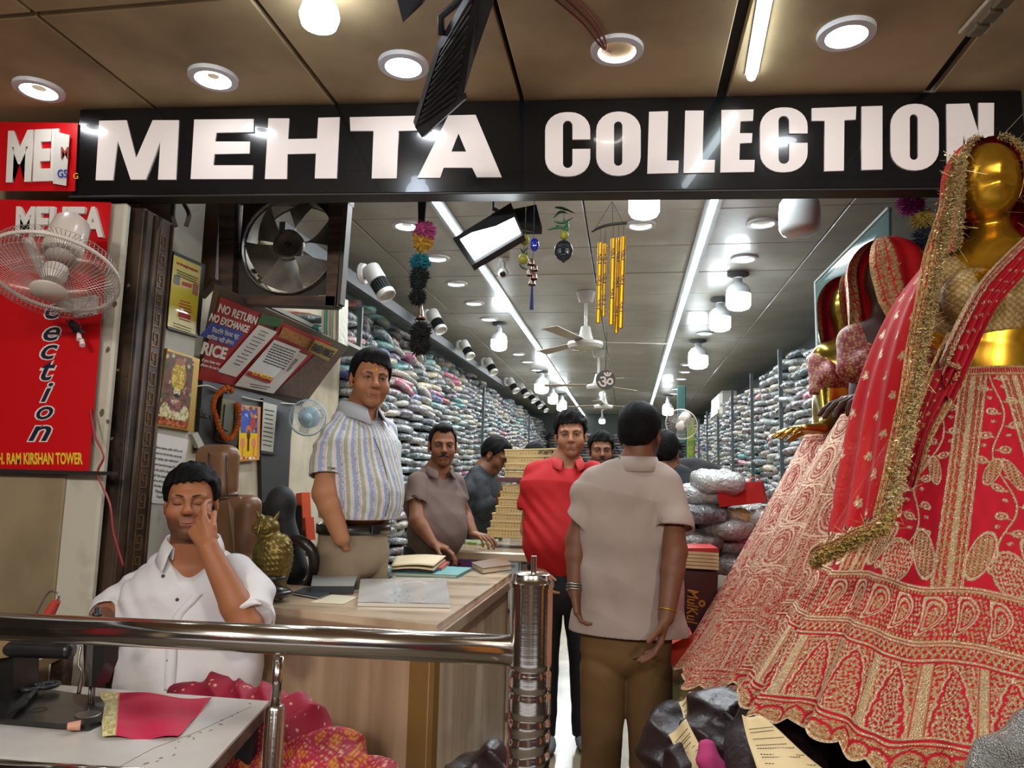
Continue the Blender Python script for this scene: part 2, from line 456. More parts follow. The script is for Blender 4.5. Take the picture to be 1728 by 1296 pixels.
tile_me = MB().box((0, 0, 0), (1.315, 0.592, 0.018), None, 0.004)
TS = {}
y = 2.62; k = 0
xs_ = [(-2.20, -1.535), (-1.535, -0.235), (-0.235, 1.10), (1.10, 1.75)]
while y < 16.4:
 for (a, b) in xs_:
  t = TS.get((a, b))
  if t is None:
   t = mesh('ceiling_tile', *(lambda q: (q.v, q.f))(MB().box((0, 0, 0), (b-a-0.006, 0.592, 0.018), None, 0.004))); TS[(a, b)] = t
  o = put('ceiling_tile', t, M_ceil_in, ceil_in); o.location = ((a+b)/2, y+0.3, 2.762+rnd.uniform(-.0015, .0015))
  o.rotation_euler = (rnd.uniform(-.003, .003), rnd.uniform(-.002, .002), 0)
 y += 0.6
ceil_out = structure(MB().box((-0.3, 0.6, 2.68), (6.2, 3.75, 0.08)), 'ceiling', M_dark)
ob = [(-2.9, -1.66), (-1.655, -1.01), (-1.0, -0.365), (-0.355, 0.285), (0.315, 0.94), (0.965, 1.60), (1.61, 2.7)]
for (a, b) in ob:
 for (c, d) in ((-1.2, 0.5), (0.51, 1.705), (1.715, 2.47)):
  q = MB().box((0, 0, 0), (b-a-.006, d-c-.006, 0.025), None, 0.003)
  o = q.build('ceiling_panel', M_ceil_out, ceil_out); o.location = ((a+b)/2, (c+d)/2, 2.622+rnd.uniform(-.002, .002))
structure(MB().box((-2.25, 10.45, 1.38), (0.1, 12.3, 2.86)), 'wall_left', mat('teal grey wall', '4c5556', 0.6))
structure(MB().box((1.78, 9.6, 1.38), (0.1, 14.2, 2.86)), 'wall_right', mat('dark slate wall', '39403f', 0.6))
structure(MB().box((-0.2, 16.7, 1.38), (4.2, 0.1, 2.86)), 'wall_back', mat('back wall paint', '59605c', 0.6))
structure(MB().box((-1.87, 3.53, 1.3), (0.1, 1.76, 2.6)), 'wall_left', M_wall)
structure(MB().box((-2.05, 4.43, 1.3), (0.46, 0.05, 2.6)), 'wall_left', M_wall)
structure(MB().box((-1.81, 2.57, 1.27), (0.22, 0.20, 2.58), None, .004), 'wall_left', mat('chipped white wall', 'aeaa9c', 0.7, noise=(7, '75705f', 7, 0.55, 0.72), bump=(20, .2, .004)))
structure(MB().box((-2.7, 2.50, 1.27), (1.7, 0.08, 2.7)), 'wall_front', M_wall)
M_brown = mat('brown pressed metal', '4a382a', 0.45, 0.3, noise=(9, '1d140f', 5, 0.4, 0.7))
ch = structure(MB().box((-1.79, 2.375, 1.13), (0.2, 0.18, 2.26), None, .003), 'trim_1', M_brown)
for yy in (2.295, 2.345, 2.445):
 MB().tube([(-1.688, yy, 0.0), (-1.688, yy, 2.25)], 0.006, 8).build('bead', M_brown, ch, smooth=True)
M_key = mat('bronze key pattern', '7d6145', 0.4, 0.5)
kb = MB()
for i in range(28):
 z = 0.2+i*0.072; Y0 = 2.40; a = .018; t = .003
 for (y0, z0, y1, z1) in ((0, 0, 2*a, 0), (2*a, 0, 2*a, 2.6*a), (2*a, 2.6*a, .6*a, 2.6*a), (.6*a, 2.6*a, .6*a, 1.2*a), (.6*a, 1.2*a, 1.3*a, 1.2*a), (0, 0, 0, 3.9*a)):
  kb.box((-1.689, Y0-a+(y0+y1)/2, z+(z0+z1)/2), (.006, abs(y1-y0)+t, abs(z1-z0)+t))
kb.build('key_pattern', M_key, ch, kind='stuff')
st = structure(MB().box((-1.80, 2.25, 1.13), (0.155, 0.03, 2.26), None, .008), 'trim_2', M_white_metal)
M_rust = mat('rust chip', '5d4f3c', .9)
for (u, v, r) in ((194, 513, 5), (182, 590, 5), (217, 482, 3), (199, 625, 3), (172, 695, 6), (182, 712, 4), (189, 740, 3), (110, 828, 0)):
 if r:
  p = at(u, v, 2.233); q = MB(); n = 9
  pts = [p+Vector((math.cos(6.283*i/n)*r*.0018*rnd.uniform(.5, 1.2), 0, math.sin(6.283*i/n)*r*.0025*rnd.uniform(.5, 1.2))) for i in range(n)]
  q.prism(pts, (0, -.001, 0)); q.build('rust_chip', M_rust, st)
structure(MB().box((-2.5, 2.24, 0.66), (1.3, 0.03, 1.32), None, .004), 'wall_front', mat('stained tan panel', '8f7f62', 0.5, noise=(2.2, '5f4f36', 7, 0.4, 0.7), coat=.1))
MB().box((-2.4, 2.2, 1.327), (1.5, 0.03, 0.012)).build('trim_3', M_dark, None, kind='structure')
# -- the big shop sign
M_sign = mat('glossy black sign face', '080a0c', 0.2, coat=0.4, noise=(4, '111417', 5, .4, .7))
M_acr = mat('white acrylic letter', 'e6dcd8', 0.18, coat=0.4, emit='e8ddd8', estr=0.10)  # faint glow put into the unlit letters
M_acr_edge = mat('letter edge shadow', '4a4644', .5)
SA = at(134, 186, 2.22); SB = at(1725, 150, 2.44)
s_ux = (SB-SA); s_ux.z = 0; SL = s_ux.length; s_ux.normalize(); s_n = Vector((s_ux.y, -s_ux.x, 0))   # facing the lane
sign = root('shop_sign', (SA+SB)/2, 'long black shop sign reading MEHTA COLLECTION in white letters', 'sign')
zt = 2.606; zb = 2.284
def sp(u, v, off=0.0):       # point on the sign face plane
 d = ray(u, v); t = (SA-CAM).dot(s_n)/d.dot(s_n); return CAM+d*t+s_n*off
Rs = Matrix((s_ux, -s_n, Vector((0, 0, 1)))).transposed()
cs = SA+s_ux*SL/2; cs.z = (zt+zb)/2
MB().box(cs-s_n*0.03, (SL, 0.06, zt-zb), Rs, 0.004).build('sign_box', M_sign, sign)
MB().box(Vector((cs.x, cs.y, zb-0.004))-s_n*0.028, (SL+.01, 0.07, 0.008), Rs, 0.002).build('lower_flange', M_beam, sign)
def letter(ch, polys, holes=()):
 bm = bmesh.new()
 for loop in list(polys)+list(holes):
  vv = [bm.verts.new(sp(u, v, 0.0005)) for u, v in loop]
  for i in range(len(vv)): bm.edges.new((vv[i], vv[(i+1) % len(vv)]))
 bmesh.ops.triangle_fill(bm, edges=bm.edges[:], use_beauty=True, use_dissolve=False)
 g = bmesh.ops.extrude_face_region(bm, geom=bm.faces[:])
 bmesh.ops.translate(bm, verts=[e for e in g['geom'] if isinstance(e, bmesh.types.BMVert)], vec=s_n*0.005)
 bmesh.ops.recalc_face_normals(bm, faces=bm.faces[:])
 me = bpy.data.meshes.new('letter'); bm.to_mesh(me); bm.free()
 put('letter', me, M_acr, sign)
def rrect(x0, y0, x1, y1, r, n=6, sl=0.0, sl2=None):
 out = []
 for cx, cy, a0 in ((x1-r[0], y0+r[1], -90), (x1-r[0], y1-r[1], 0), (x0+r[0], y1-r[1], 90), (x0+r[0], y0+r[1], 180)):
  for i in range(n+1):
   a = math.radians(a0+90*i/n); out.append((cx+r[0]*math.cos(a), cy+r[1]*math.sin(a)))
 return [(x, y+(x-x0)*sl) for x, y in out]
letter('M', [[(163, 305), (169, 205), (215, 204), (231, 268), (259, 204), (303, 204), (298, 304), (268, 304), (272, 238), (247, 304), (222, 304), (200, 238), (192, 305)]])
letter('E', [[(323, 303), (329, 203), (429, 202), (429, 224), (366, 225), (364, 240), (423, 240), (422, 260), (363, 261), (361, 280), (428, 280), (427, 303)]])
letter('H', [[(448, 303), (454, 201), (489, 201), (487, 236), (536, 235), (538, 200), (574, 199), (569, 302), (532, 302), (534, 260), (486, 261), (485, 303)]])
letter('T', [[(591, 199), (729, 196), (728, 221), (673, 222), (670, 302), (628, 302), (631, 222), (592, 222)]])
letter('A', [[(705, 301), (757, 196), (803, 195), (847, 300), (805, 300), (797, 284), (749, 284), (743, 301)]], [[(762, 257), (787, 257), (774, 226)]])
def O_(x0, y0, x1, y1, ix0, iy0, ix1, iy1, sl=-.01):
 A_ = [sp(u, v, 0.0005) for u, v in rrect(x0, y0, x1, y1, ((x1-x0)*.47, (x1-x0)*.42), 6, sl)]; B_ = [sp(u, v, 0.0005) for u, v in rrect(ix0, iy0, ix1, iy1, ((ix1-ix0)*.5, (ix1-ix0)*.5), 6, sl)]
 n = len(A_); e = s_n*.005; fs = []
 for i in range(n):
  j = (i+1) % n; fs += [(2*n+i, 2*n+j, 3*n+j, 3*n+i), (i, j, 2*n+j, 2*n+i), (n+j, n+i, 3*n+i, 3*n+j)]
 put('letter', mesh('letter', A_+B_+[p+e for p in A_+B_], fs), M_acr, sign)
def C_(x0, y0, x1, y1, w, g0, g1, sl=-.01):
 o = rrect(x0, y0, x1, y1, ((x1-x0)*.45, (x1-x0)*.40), 6, 0)
 n = 7
 tr = o[0:n]; br = o[n:2*n]; bl = o[2*n:3*n]; tl = o[3*n:]
 i = rrect(x0+w, y0+14, x1-w, y1-14, ((x1-x0)/2-w, (x1-x0)/2-w), 5, 0); m = 6
 itr = i[0:m]; ibr = i[m:2*m]; ibl = i[2*m:3*m]; itl = i[3*m:]
 loop = [(x1, g1)]+br+bl+tl+tr+[(x1, g0), (x1-w, g0)]+itr[::-1]+itl[::-1]+ibl[::-1]+ibr[::-1]+[(x1-w, g1)]
 out = []
 for q in loop:
  if not out or abs(q[0]-out[-1][0])+abs(q[1]-out[-1][1]) > .05: out.append(q)
 letter('C', [[(x, y+(x-x0)*sl) for x, y in out]])
C_(920, 191, 996, 299, 30, 237, 253)
O_(1006, 190, 1081, 298, 1036, 206, 1050, 281)
letter('L', [[(1092, 294), (1095, 190), (1127, 189), (1125, 272), (1145, 272), (1144, 293)]])
letter('L', [[(1153, 293), (1156, 188), (1187, 188), (1185, 271), (1206, 271), (1205, 292)]])
letter('E', [[(1215, 292), (1217, 187), (1271, 186), (1270, 205), (1249, 206), (1248, 226), (1269, 226), (1268, 242), (1248, 243), (1247, 271), (1273, 271), (1272, 291)]])
C_(1282, 183, 1362, 292, 31, 227, 243)
letter('T', [[(1369, 184), (1444, 181), (1443, 203), (1424, 204), (1423, 289), (1390, 290), (1391, 205), (1369, 205)]])
letter('I', [[(1453, 288), (1453, 181), (1488, 180), (1488, 287)]])
O_(1502, 177, 1583, 289, 1534, 194, 1548, 271)
letter('N', [[(1597, 286), (1596, 177), (1634, 176), (1650, 226), (1650, 175), (1676, 175), (1675, 284), (1644, 285), (1624, 228), (1624, 286)]])
# -- ceiling lights
M_ring = mat('white lamp ring', 'cfcfd2', .35)
M_lamp = mat('cool lamp disc', 'ffffff', .4, emit=(0.92, 0.96, 1.0), estr=20)
M_lampw = mat('warm white lamp disc', 'ffffff', .4, emit=(1.0, 0.96, 0.88), estr=14)
M_lampin = mat('interior lamp disc', 'ffffff', .4, emit=(0.93, 0.97, 1.0), estr=13)
def downlight(c, r, m, label, group=None, tilt=(0, 0)):
 t = root('downlight', c, label, 'ceiling light', group)
 ax_ = Vector((tilt[0], tilt[1], -1))
 MB().lathe(c, [(r*.70, 0.004), (r*.72, 0.012), (r*.98, 0.010), (r, 0.004), (r, -0.006)], ax_, 28).build('trim_ring', M_ring, t, smooth='auto')
 MB().lathe(c, [(r*.72, 0.006), (r*.62, -.002), (0.001, -0.003)], ax_, 24).build('lens', m, t, smooth=True)
 return t
for (u, v, m, lb) in ((66, 150, M_lamp, 'round recessed downlight nearest the left edge of the canopy'), (360, 130, M_lamp, 'round recessed downlight above the letter E of MEHTA'),
      (681, 109, M_lamp, 'round recessed downlight beside the tilted black floodlight back'), (1041, 83, M_lampw, 'round canopy downlight hanging slightly loose with red wires'),
      (1428, 56, M_lamp, 'round recessed downlight right of the canopy strip light')):
 c = atz(u, v, 2.607); dl_ = downlight(c, 0.078, m, lb)
 if u == 1041:
  for k in range(3):
   MB().tube(bez([c+Vector((-.02-.01*k, .02, .0)), c+Vector((-.05+.01*k, -.05, -.012)), c+Vector((-.1+.02*k, -.16, -.005)), c+Vector((-.22+.03*k, -.35, -.003))], 8), .003, 6).build('wire', mat('red wire', '6d1a14', .5), dl_, smooth=True)
c = atz(542, -18, 2.60)
t = root('round_bulb', c, 'glowing white round bulb under the canopy at the top of the picture', 'bulb')
MB().lathe(c, [(.0, -.01), (.03, -.01), (.03, .03), (.045, .05), (.052, .075), (.045, .1), (.02, .115), (.0005, .118)], (0, 0, -1), 24).build('glass', mat('bulb glow', 'ffffff', .4, emit=(.75, .85, 1.0), estr=16), t, smooth=True)
MB().lathe(c, [(0.0, -.012), (.035, -.012), (.035, 0.0), (.03, .012)], (0, 0, -1), 20).build('holder', M_ring, t, smooth=True)
a = atz(1268, 130, 2.598); b = atz(1292, 0, 2.598); b = a+(b-a)*1.6
t = root('strip_light', a, 'glowing white tube strip light running along the canopy', 'strip light')
MB().tube([a, b], .014, 8).build('tube', mat('tube glow', 'ffffff', .4, emit=(.8, .93, 1.0), estr=13), t, smooth=True)
MB().box((a+b)/2+Vector((0, 0, .014)), (.04, (b-a).length, .012), Matrix.Rotation(math.atan2(b.y-a.y, b.x-a.x)-PI/2, 3, 'Z')).build('housing', M_ring, t)
a = atz(1640, 55, 2.602); b = atz(1690, 0, 2.602); b = a+(b-a)*2.2
t = root('lamp_holder_strip', a, 'unlit white metal lamp strip with two holders at the upper right', 'lamp fitting')
Rq = Matrix.Rotation(math.atan2(b.y-a.y, b.x-a.x)-PI/2, 3, 'Z')
MB().box((a+b)/2, (.075, (b-a).length, .012), Rq, .003).build('plate', mat('grubby white plate', 'b7ad98', .5), t)
for k in (.1, .3, .5): MB().box(a+(b-a)*k+Vector((0, 0, -.012)), (.04, .05, .015), Rq, .004).build('holder', mat('brown holder', '6f6048', .5), t)
M_blk = mat('black cast housing', '17191b', .45, noise=(20, '232528', 3, .4, .6))
def slab(t, name, c0, c1, c2, c3, th, m):
 n = (Vector(c1)-Vector(c0)).cross(Vector(c3)-Vector(c0)).normalized()
 n = n*(abs(th) if n.dot(Vector(c0)-CAM) > 0 else -abs(th))
 return MB().prism([c0, c1, c2, c3], n).build(name, m, t)
t = root('floodlight', at(770, 100, 1.75), 'large black floodlight seen edge on under the canopy in front of the sign', 'floodlight')
q = [at(703, 215, 1.98), at(722, 228, 1.98), at(800, 65, 1.55), at(768, 50, 1.55)]
pA = [at(742, 110, 1.62), at(838, -20, 1.42), at(778, 165, 1.86), at(704, 222, 1.96)]
slab(t, 'housing', at(742, 85, 1.64), at(812, -30, 1.45), at(780, 160, 1.78), at(701, 215, 1.98), -.018, M_blk)
slab(t, 'bezel', at(700, 214, 1.985), at(712, 232, 1.99), at(783, 168, 1.80), at(780, 158, 1.78), .012, M_blk)
slab(t, 'side_plate', at(780, 168, 1.80), at(800, 100, 1.68), at(845, -30, 1.44), at(812, -30, 1.45), -.012, M_blk)
fb = MB()
for i in range(12):
 f_ = i/11; A = at(745, 88, 1.64).lerp(at(703, 212, 1.975), f_); B = at(808, -20, 1.45).lerp(at(776, 160, 1.785), f_)
 fb.tube([A.lerp(B, .1)+Vector((-.004, -.004, -.004)), A.lerp(B, .93)+Vector((-.004, -.004, -.004))], .0022, 5)
fb.build('cooling_fins', M_blk, t)
MB().tube([at(745, 60, 1.60), at(744, 28, 1.58), at(768, 8, 1.56), at(790, -25, 1.52)], .009, 8).build('bracket', M_blk, t, smooth=True)
t = root('bracket_box', at(690, 10, 1.7), 'small black junction box hanging above the floodlight', 'junction box')
slab(t, 'body', at(668, -8, 1.7), at(716, -8, 1.7), at(712, 8, 1.72), at(680, 38, 1.75), .03, M_blk)
MB().tube([at(690, -8, 1.68), at(700, -20, 1.6)], .01, 6).build('stub', M_ring, t)
t = root('floodlight', at(838, 385, 2.5), 'lit rectangular floodlight with glowing white panel hanging under the sign', 'floodlight')
c = [at(764, 402, 2.48), at(862, 342, 2.50), at(884, 396, 2.44), at(796, 448, 2.42)]
slab(t, 'frame', c[0], c[1], c[2], c[3], -.03, M_blk)
ce = sum(c, Vector())/4; nn = (c[1]-c[0]).cross(c[3]-c[0]).normalized()
if nn.dot(ce-CAM) > 0: nn = -nn
ci = [at(777, 405, 2.475), at(863, 356, 2.495), at(879, 394, 2.44), at(801, 440, 2.42)]
sc_ = [p+(CAM-p).normalized()*.0 + nn*.004 for p in ci]
slab(t, 'panel', sc_[0], sc_[1], sc_[2], sc_[3], -.002, mat('flood glow', 'ffffff', .4, emit=(.9, .97, 1.0), estr=8))
slab(t, 'back_box', at(830, 360, 2.55), at(905, 345, 2.60), at(915, 385, 2.58), at(870, 385, 2.53), .03, M_blk)
MB().tube([at(833, 336, 2.5), at(833, 352, 2.5), at(850, 362, 2.5)], .008, 6).build('bracket', M_blk, t)
# -- interior lights
M_led = mat('led strip glow', 'ffffff', .4, emit=(.90, .96, 1.0), estr=15)
M_alu = mat('aluminium channel', '9aa0a2', .35, .7)
for sx, nm in ((-.985, 'left glowing ceiling strip running down the shop aisle'), (.42, 'right glowing ceiling strip running down the shop aisle')):
 t = root('ceiling_strip_light', (sx, 2.7, 2.75), nm, 'strip light')
 MB().box((sx, 9.6, 2.749), (.085, 14, .012)).build('channel', M_alu, t)
 yy = 2.75; seg = None
 while yy < 16:
  if seg is None: seg = MB().box((0, 0, 0), (.034, 1.19, .008), None, .003).build('diffuser', M_led, t); g = seg
  else: g = seg.copy(); COL.objects.link(g)
  g.location = (sx, yy+.6, 2.739); yy += 1.2
M_lin2 = M_lampin
GL = 'recessed downlights in the shop ceiling'
dls = [(686, 380, 1), (737, 435, 1), (770, 478, 1), (800, 511, 1), (825, 538, 1), (875, 597, 1), (890, 610, 1), (905, 624, 1), (1081, 379, 1), (1287, 376, 1), (1256, 436, 1), (1190, 562, 1),
  (1160, 615, 1), (1156, 627, 1), (1150, 639, 1), (1142, 656, 1), (1137, 664, 1)]
ns_ = {'left': 0, 'right': 0}; ORD = 'first second third fourth fifth sixth seventh eighth ninth tenth eleventh twelfth thirteenth fourteenth fifteenth sixteenth seventeenth eighteenth nineteenth twentieth'.split()
for (u, v, _) in sorted(dls, key=lambda q: q[1]):
 c = atz(u, v, 2.752)
 side = 'left' if c.x < -.6 else 'right'; ns_[side] += 1
 downlight(c, .085, M_lampin, 'recessed shop ceiling downlight, %s side row, %s from the entrance' % (side, ORD[ns_[side]-1]), GL)
M_bulb = mat('hanging bulb glow', 'ffffff', .4, emit=(.85, .95, 1.0), estr=16)
M_bulbtop = mat('bulb base plastic', 'c9cdd0', .3)
def big_bulb(u, v, w, Y, label, lit=True, group=None):
 c = atz(u, v, Y); r = w/2*px(c.y)
 t = root('capsule_bulb', c, label, 'bulb', group)
 MB().lathe(c, [(.001, -1.05*r), (.5*r, -1.02*r), (.85*r, -.88*r), (r, -.6*r), (r, .3*r)], (0, 0, 1), 24).build('diffuser', M_bulb if lit else mat('unlit frosted glass', 'c3c8c6', .25, coat=.5), t, smooth=True)
 MB().lathe(c, [(r, .3*r), (.97*r, .7*r), (.7*r, 1.1*r), (.35*r, 1.3*r), (.35*r, 1.7*r)], (0, 0, 1), 20).build('base', M_bulbtop if lit else mat('unlit frosted glass', 'c3c8c6', .25, coat=.5), t, smooth=True)
 if 2.75-(c.z+1.7*r) > .01: MB().cyl((c.x, c.y, c.z+1.6*r), (c.x, c.y, 2.75), .25*r, n=8).build('stem', M_bulbtop, t)
 MB().lathe((c.x, c.y, 2.748), [(.9*r, 0), (.9*r, -.012), (.3*r, -.03)], (0, 0, 1), 16).build('ceiling_rose', mat('grey rose', '55585a', .5), t, smooth=True)
 return t
big_bulb(1087, 342, 53, 2.64, 'big lit capsule bulb hanging just below the sign edge')
big_bulb(1349, 366, 66, 2.50, 'big unlit frosted capsule lamp behind the sign on the right', lit=False)
big_bulb(1246, 503, 40, 2.58, 'lit capsule bulb nearest the right goods shelves')
big_bulb(1215, 541, 35, 2.58, 'second lit capsule bulb down the right side of the ceiling')
big_bulb(1178, 606, 32, 2.56, 'third lit capsule bulb down the right side of the ceiling')
big_bulb(842, 578, 28, 2.57, 'nearest lit capsule bulb left of the aisle')
for (u, v, w, Y) in ((914, 652, 24, 2.55), (933, 673, 17, 2.55), (948, 685, 17, 2.55), (1127, 692, 18, 2.5), (1016, 710, 10, 2.5)):
 big_bulb(u, v, w, Y, 'small distant lit capsule bulb %s' % {914: 'left of the aisle, second from the entrance', 933: 'left of the aisle, third from the entrance', 948: 'left of the aisle, farthest of that row', 1127: 'beside the right strip light far end', 1016: 'in the very middle at the back'}[u], group='distant capsule bulbs')
# -- the other side of the lane, behind the photographer
structure(MB().box((-.3, -3.3, 1.3), (8, .1, 3.0)), 'wall_opposite', mat('opposite shop wall', '8a7866', .8, noise=(2, '4a3f35', 5, .4, .6)))
for i_, (x_, w_, c_, n_) in enumerate(((-2.4, .7, 'a33a1e', 'orange red'), (-1.3, .6, '8c1c2c', 'crimson'), (.2, .8, 'b8a98c', 'cream'), (1.3, .5, 'a3241f', 'bright red'), (2.3, .6, '2c3c6b', 'navy'))):  # unseen cloths added so the steel reflects coloured bands
 MB().box((x_, -3.2, 1.2), (w_, .06, 1.6), None, .02).build('reflection_cloth', mat('cloth '+n_, c_, .8), None, label='%s unseen cloth added across the lane for reflections in the steel' % n_, cat='cloth')
for x_ in (-1.9, .9):  # unseen tubes added as bright streaks for the steel to reflect
 t = root('reflection_tube', (x_, -3.1, 2.35), '%s unseen tube light added across the lane for reflections in the steel' % ('left' if x_ < 0 else 'right'), 'tube light')
 MB().tube([(x_-.6, -3.1, 2.35), (x_+.6, -3.1, 2.35)], .018, 8).build('tube', mat('tube light glow', 'ffffff', .4, emit=(1, .95, .88), estr=14), t, smooth=True)
 MB().box((x_, -3.14, 2.37), (1.25, .04, .05)).build('batten', M_ring, t)
for sx, nm in ((-3.7, 'wall_left'), (3.2, 'wall_right')):
 structure(MB().box((sx, -.5, 1.25), (.1, 5.6, 2.9)), nm, mat('lane side wall', '4a4036', .8, noise=(2, '2a2520', 5, .4, .6)))
for i_, (x_, y_, c_, n_) in enumerate(((-3.6, .2, '8e1a22', 'dark red'), (-3.6, -1.6, 'c2b490', 'ivory'), (3.1, .1, 'c07a2a', 'mustard'), (3.1, -1.4, '7a1430', 'maroon'))):  # more unseen cloths, added to vary the reflections in the post
 MB().box((x_, y_, 1.2), (.06, .7, 1.7), None, .02).build('reflection_cloth', mat('cloth '+n_, c_, .8), None, label='%s unseen cloth added beside the lane for reflections in the steel' % n_, cat='cloth')
# -- wrapped garment packets
def superq(n, m, r, e, seed, amp):
 q = MB(); q.ell((0, 0, 0), 1.0, n, m); out = []
 for v in q.v:
  p = [math.copysign(abs(c)**e[i], c)*r[i] for i, c in enumerate(v)]
  k = 1+amp*(math.sin(9*v.x+seed)*math.cos(7*v.y+2*seed)+.6*math.sin(13*v.z*v.x+seed*3)+.5*math.sin(17*v.y+seed))
  out.append(Vector((p[0], p[1]*(1+.05*math.sin(seed+5*v.x)), p[2]*k)))
 return out, q.f
def plastic_mat(name, objcol, attr=None):
 m = mat(name, (0.4, 0.4, 0.4), 0.24, objcol=objcol, attr=attr, coat=0.35, spec=.6)
 nt = m.node_tree; N = nt.nodes; L = nt.links; b = N['Principled BSDF']
 tc = N.new('ShaderNodeTexCoord'); oi = N.new('ShaderNodeObjectInfo')
 mp = N.new('ShaderNodeVectorMath'); mp.operation = 'ADD'; L.new(tc.outputs['Object'], mp.inputs[0]); L.new(oi.outputs['Random'], mp.inputs[1])
 n = N.new('ShaderNodeTexNoise'); n.inputs['Scale'].default_value = 26; n.inputs['Detail'].default_value = 3; n.inputs['Distortion'].default_value = 1.6
 L.new(mp.outputs[0], n.inputs['Vector'])
 bp = N.new('ShaderNodeBump'); bp.inputs['Strength'].default_value = .95; bp.inputs['Distance'].default_value = .02
 L.new(n.outputs['Fac'], bp.inputs['Height']); L.new(bp.outputs[0], b.inputs['Normal'])
 src = [l for l in L if l.to_socket == b.inputs['Base Color']][0].from_socket      # printed folds inside the bag
 n2 = N.new('ShaderNodeTexNoise'); n2.inputs['Scale'].default_value = 15; L.new(mp.outputs[0], n2.inputs['Vector'])
 r = N.new('ShaderNodeMapRange'); r.inputs[1].default_value = .50; r.inputs[2].default_value = .70; L.new(n2.outputs['Fac'], r.inputs[0])
 mx = N.new('ShaderNodeMix'); mx.data_type = 'RGBA'; mx.inputs[7].default_value = (.36, .37, .37, 1); L.new(r.outputs[0], mx.inputs[0]); L.new(src, mx.inputs[6])
 L.new(mx.outputs[2], b.inputs['Base Color']); return m
M_pack = plastic_mat('clear wrapped cloth', True)
M_packa = plastic_mat('clear wrapped cloth far', False, 'Col')
pack_me = []
for i in range(5):
 v, f = superq(12, 8, (.17, .175, .033), (.55, .5, .62), i*1.9, .10)
 pack_me.append(mesh('packet', v, f, True))
PC = ['5b6468', '6f7677', '4a5154', '8d8a82', 'a39a86', '7a6f74', '5f5560', '8a8f8c', 'b7ad98', '46524f', '6b5a5c', '9a9c9a', '3f4548', '74797b', '84796b', '5c6d6c']
PCB = ['2f8c88', 'b9536e', 'c9bda0', '3f7f79', 'd8d2c4', '47518f', '9b3b3a', '8fc0b8', 'a85a7c', 'd9c9a2', '6aa39a', 'c07e78', '7a6b86']
def bagcol(top):
 h = rnd.choice(PCB) if rnd.random() < (.45 if top else .10) else rnd.choice(PC)
 c = hexc(h); k = rnd.uniform(.6, 1.05); return tuple(min(1, q*k) for q in c)
CN = {'2f8c88': 'teal', 'b9536e': 'pink', 'c9bda0': 'cream'}
def cname(c):
 r, g, b = c; m = max(c); 
 if m-min(c) < .3*m: return 'dark grey' if m < .12 else ('grey' if m < .3 else 'pale')
 if r > g and r > b: return 'rosy' if b > g*.9 else 'tan'
 if g >= r and g >= b: return 'greenish teal'
 return 'bluish'
fv, ff, fc = [], [], []      # the far packets, joined
cnt = 0
lo_me = []
def number_column(cl, side, ci, nm):
 for i, o in enumerate(sorted(cl, key=lambda o: -o.location.z)):
  o['label'] = '%s wrapped garment, %s wall column %s from the entrance, %s down' % (nm(o), side, ORD2(ci), ORD2(i))
def ORD2(i):
 return ORD[i] if i < 20 else 'twenty '+ORD[i-20] if i < 29 else 'thirty '+ORD[i-30] if i > 29 else 'thirtieth'
for i in range(3):
 v, f = superq(8, 5, (.17, .175, .033), (.55, .5, .62), i*2.3, .08); lo_me.append((np.array([tuple(q) for q in v]), f))
GLW = 'wrapped garments stacked on the left wall shelves'; GRW = 'wrapped garments stacked on the right wall shelves'
nv = 0
def far_add(loc, rz, tilt, c):
 global nv
 V, F = lo_me[rnd.randrange(3)]; R = np.array(Euler((tilt, 0, rz)).to_matrix())
 P = V @ R.T + np.array(loc); fv.append(P); ff.extend([tuple(i+nv for i in f) for f in F]); nv += len(P)
 fc.append(np.tile(np.array([*c, 1.0]), (len(P), 1)))
L_X = -1.88
col_i = 0; y = 4.62
while y < 16.2:
 cl = []
 z = 0.25; top = 2.46+rnd.uniform(-.03, .05) + .008*(y-4)
 pit = rnd.uniform(.056, .064)
 while z < top:
  ztop = z > 1.95
  c = bagcol(ztop and y < 8)
  x = L_X+rnd.uniform(-.03, .03)-(.10*max(0, z-1.9)/.5)
  til = rnd.gauss(0, .05); 
  if z > 2.0 and y < 7: til += rnd.gauss(0.0, .16)
  if y < 7.6 and z > 1.0 and cnt < 215 and (y > 5.0 or z > 1.4):
   o = bpy.data.objects.new('garment_packet', rnd.choice(pack_me)); COL.objects.link(o)
   if not o.data.materials: o.data.materials.append(M_pack)
   o.location = (x, y+rnd.uniform(-.01, .01), z); o.rotation_euler = (til, rnd.gauss(0, .05), rnd.gauss(0, .12)); o.color = (*c, 1)
   o.scale = (1, rnd.uniform(.97, 1.07), rnd.uniform(.92, 1.12))
   tag(o, '%s folded garment in clear plastic on the %s left wall stacks' % (cname(c), 'high near part of the' if z > 1.95 else 'middle of the'), 'garment packet', GLW)
   cnt += 1; cl.append(o)
  else: far_add((x, y, z), rnd.gauss(0, .1), til, c)
  z += pit*rnd.uniform(.92, 1.06)
 number_column(cl, 'left', col_i, lambda o: cname(o.color[:3])); col_i += 1
 y += .345
cntR = 0; col_i = 0; R_X = 1.36
y = 4.85; 
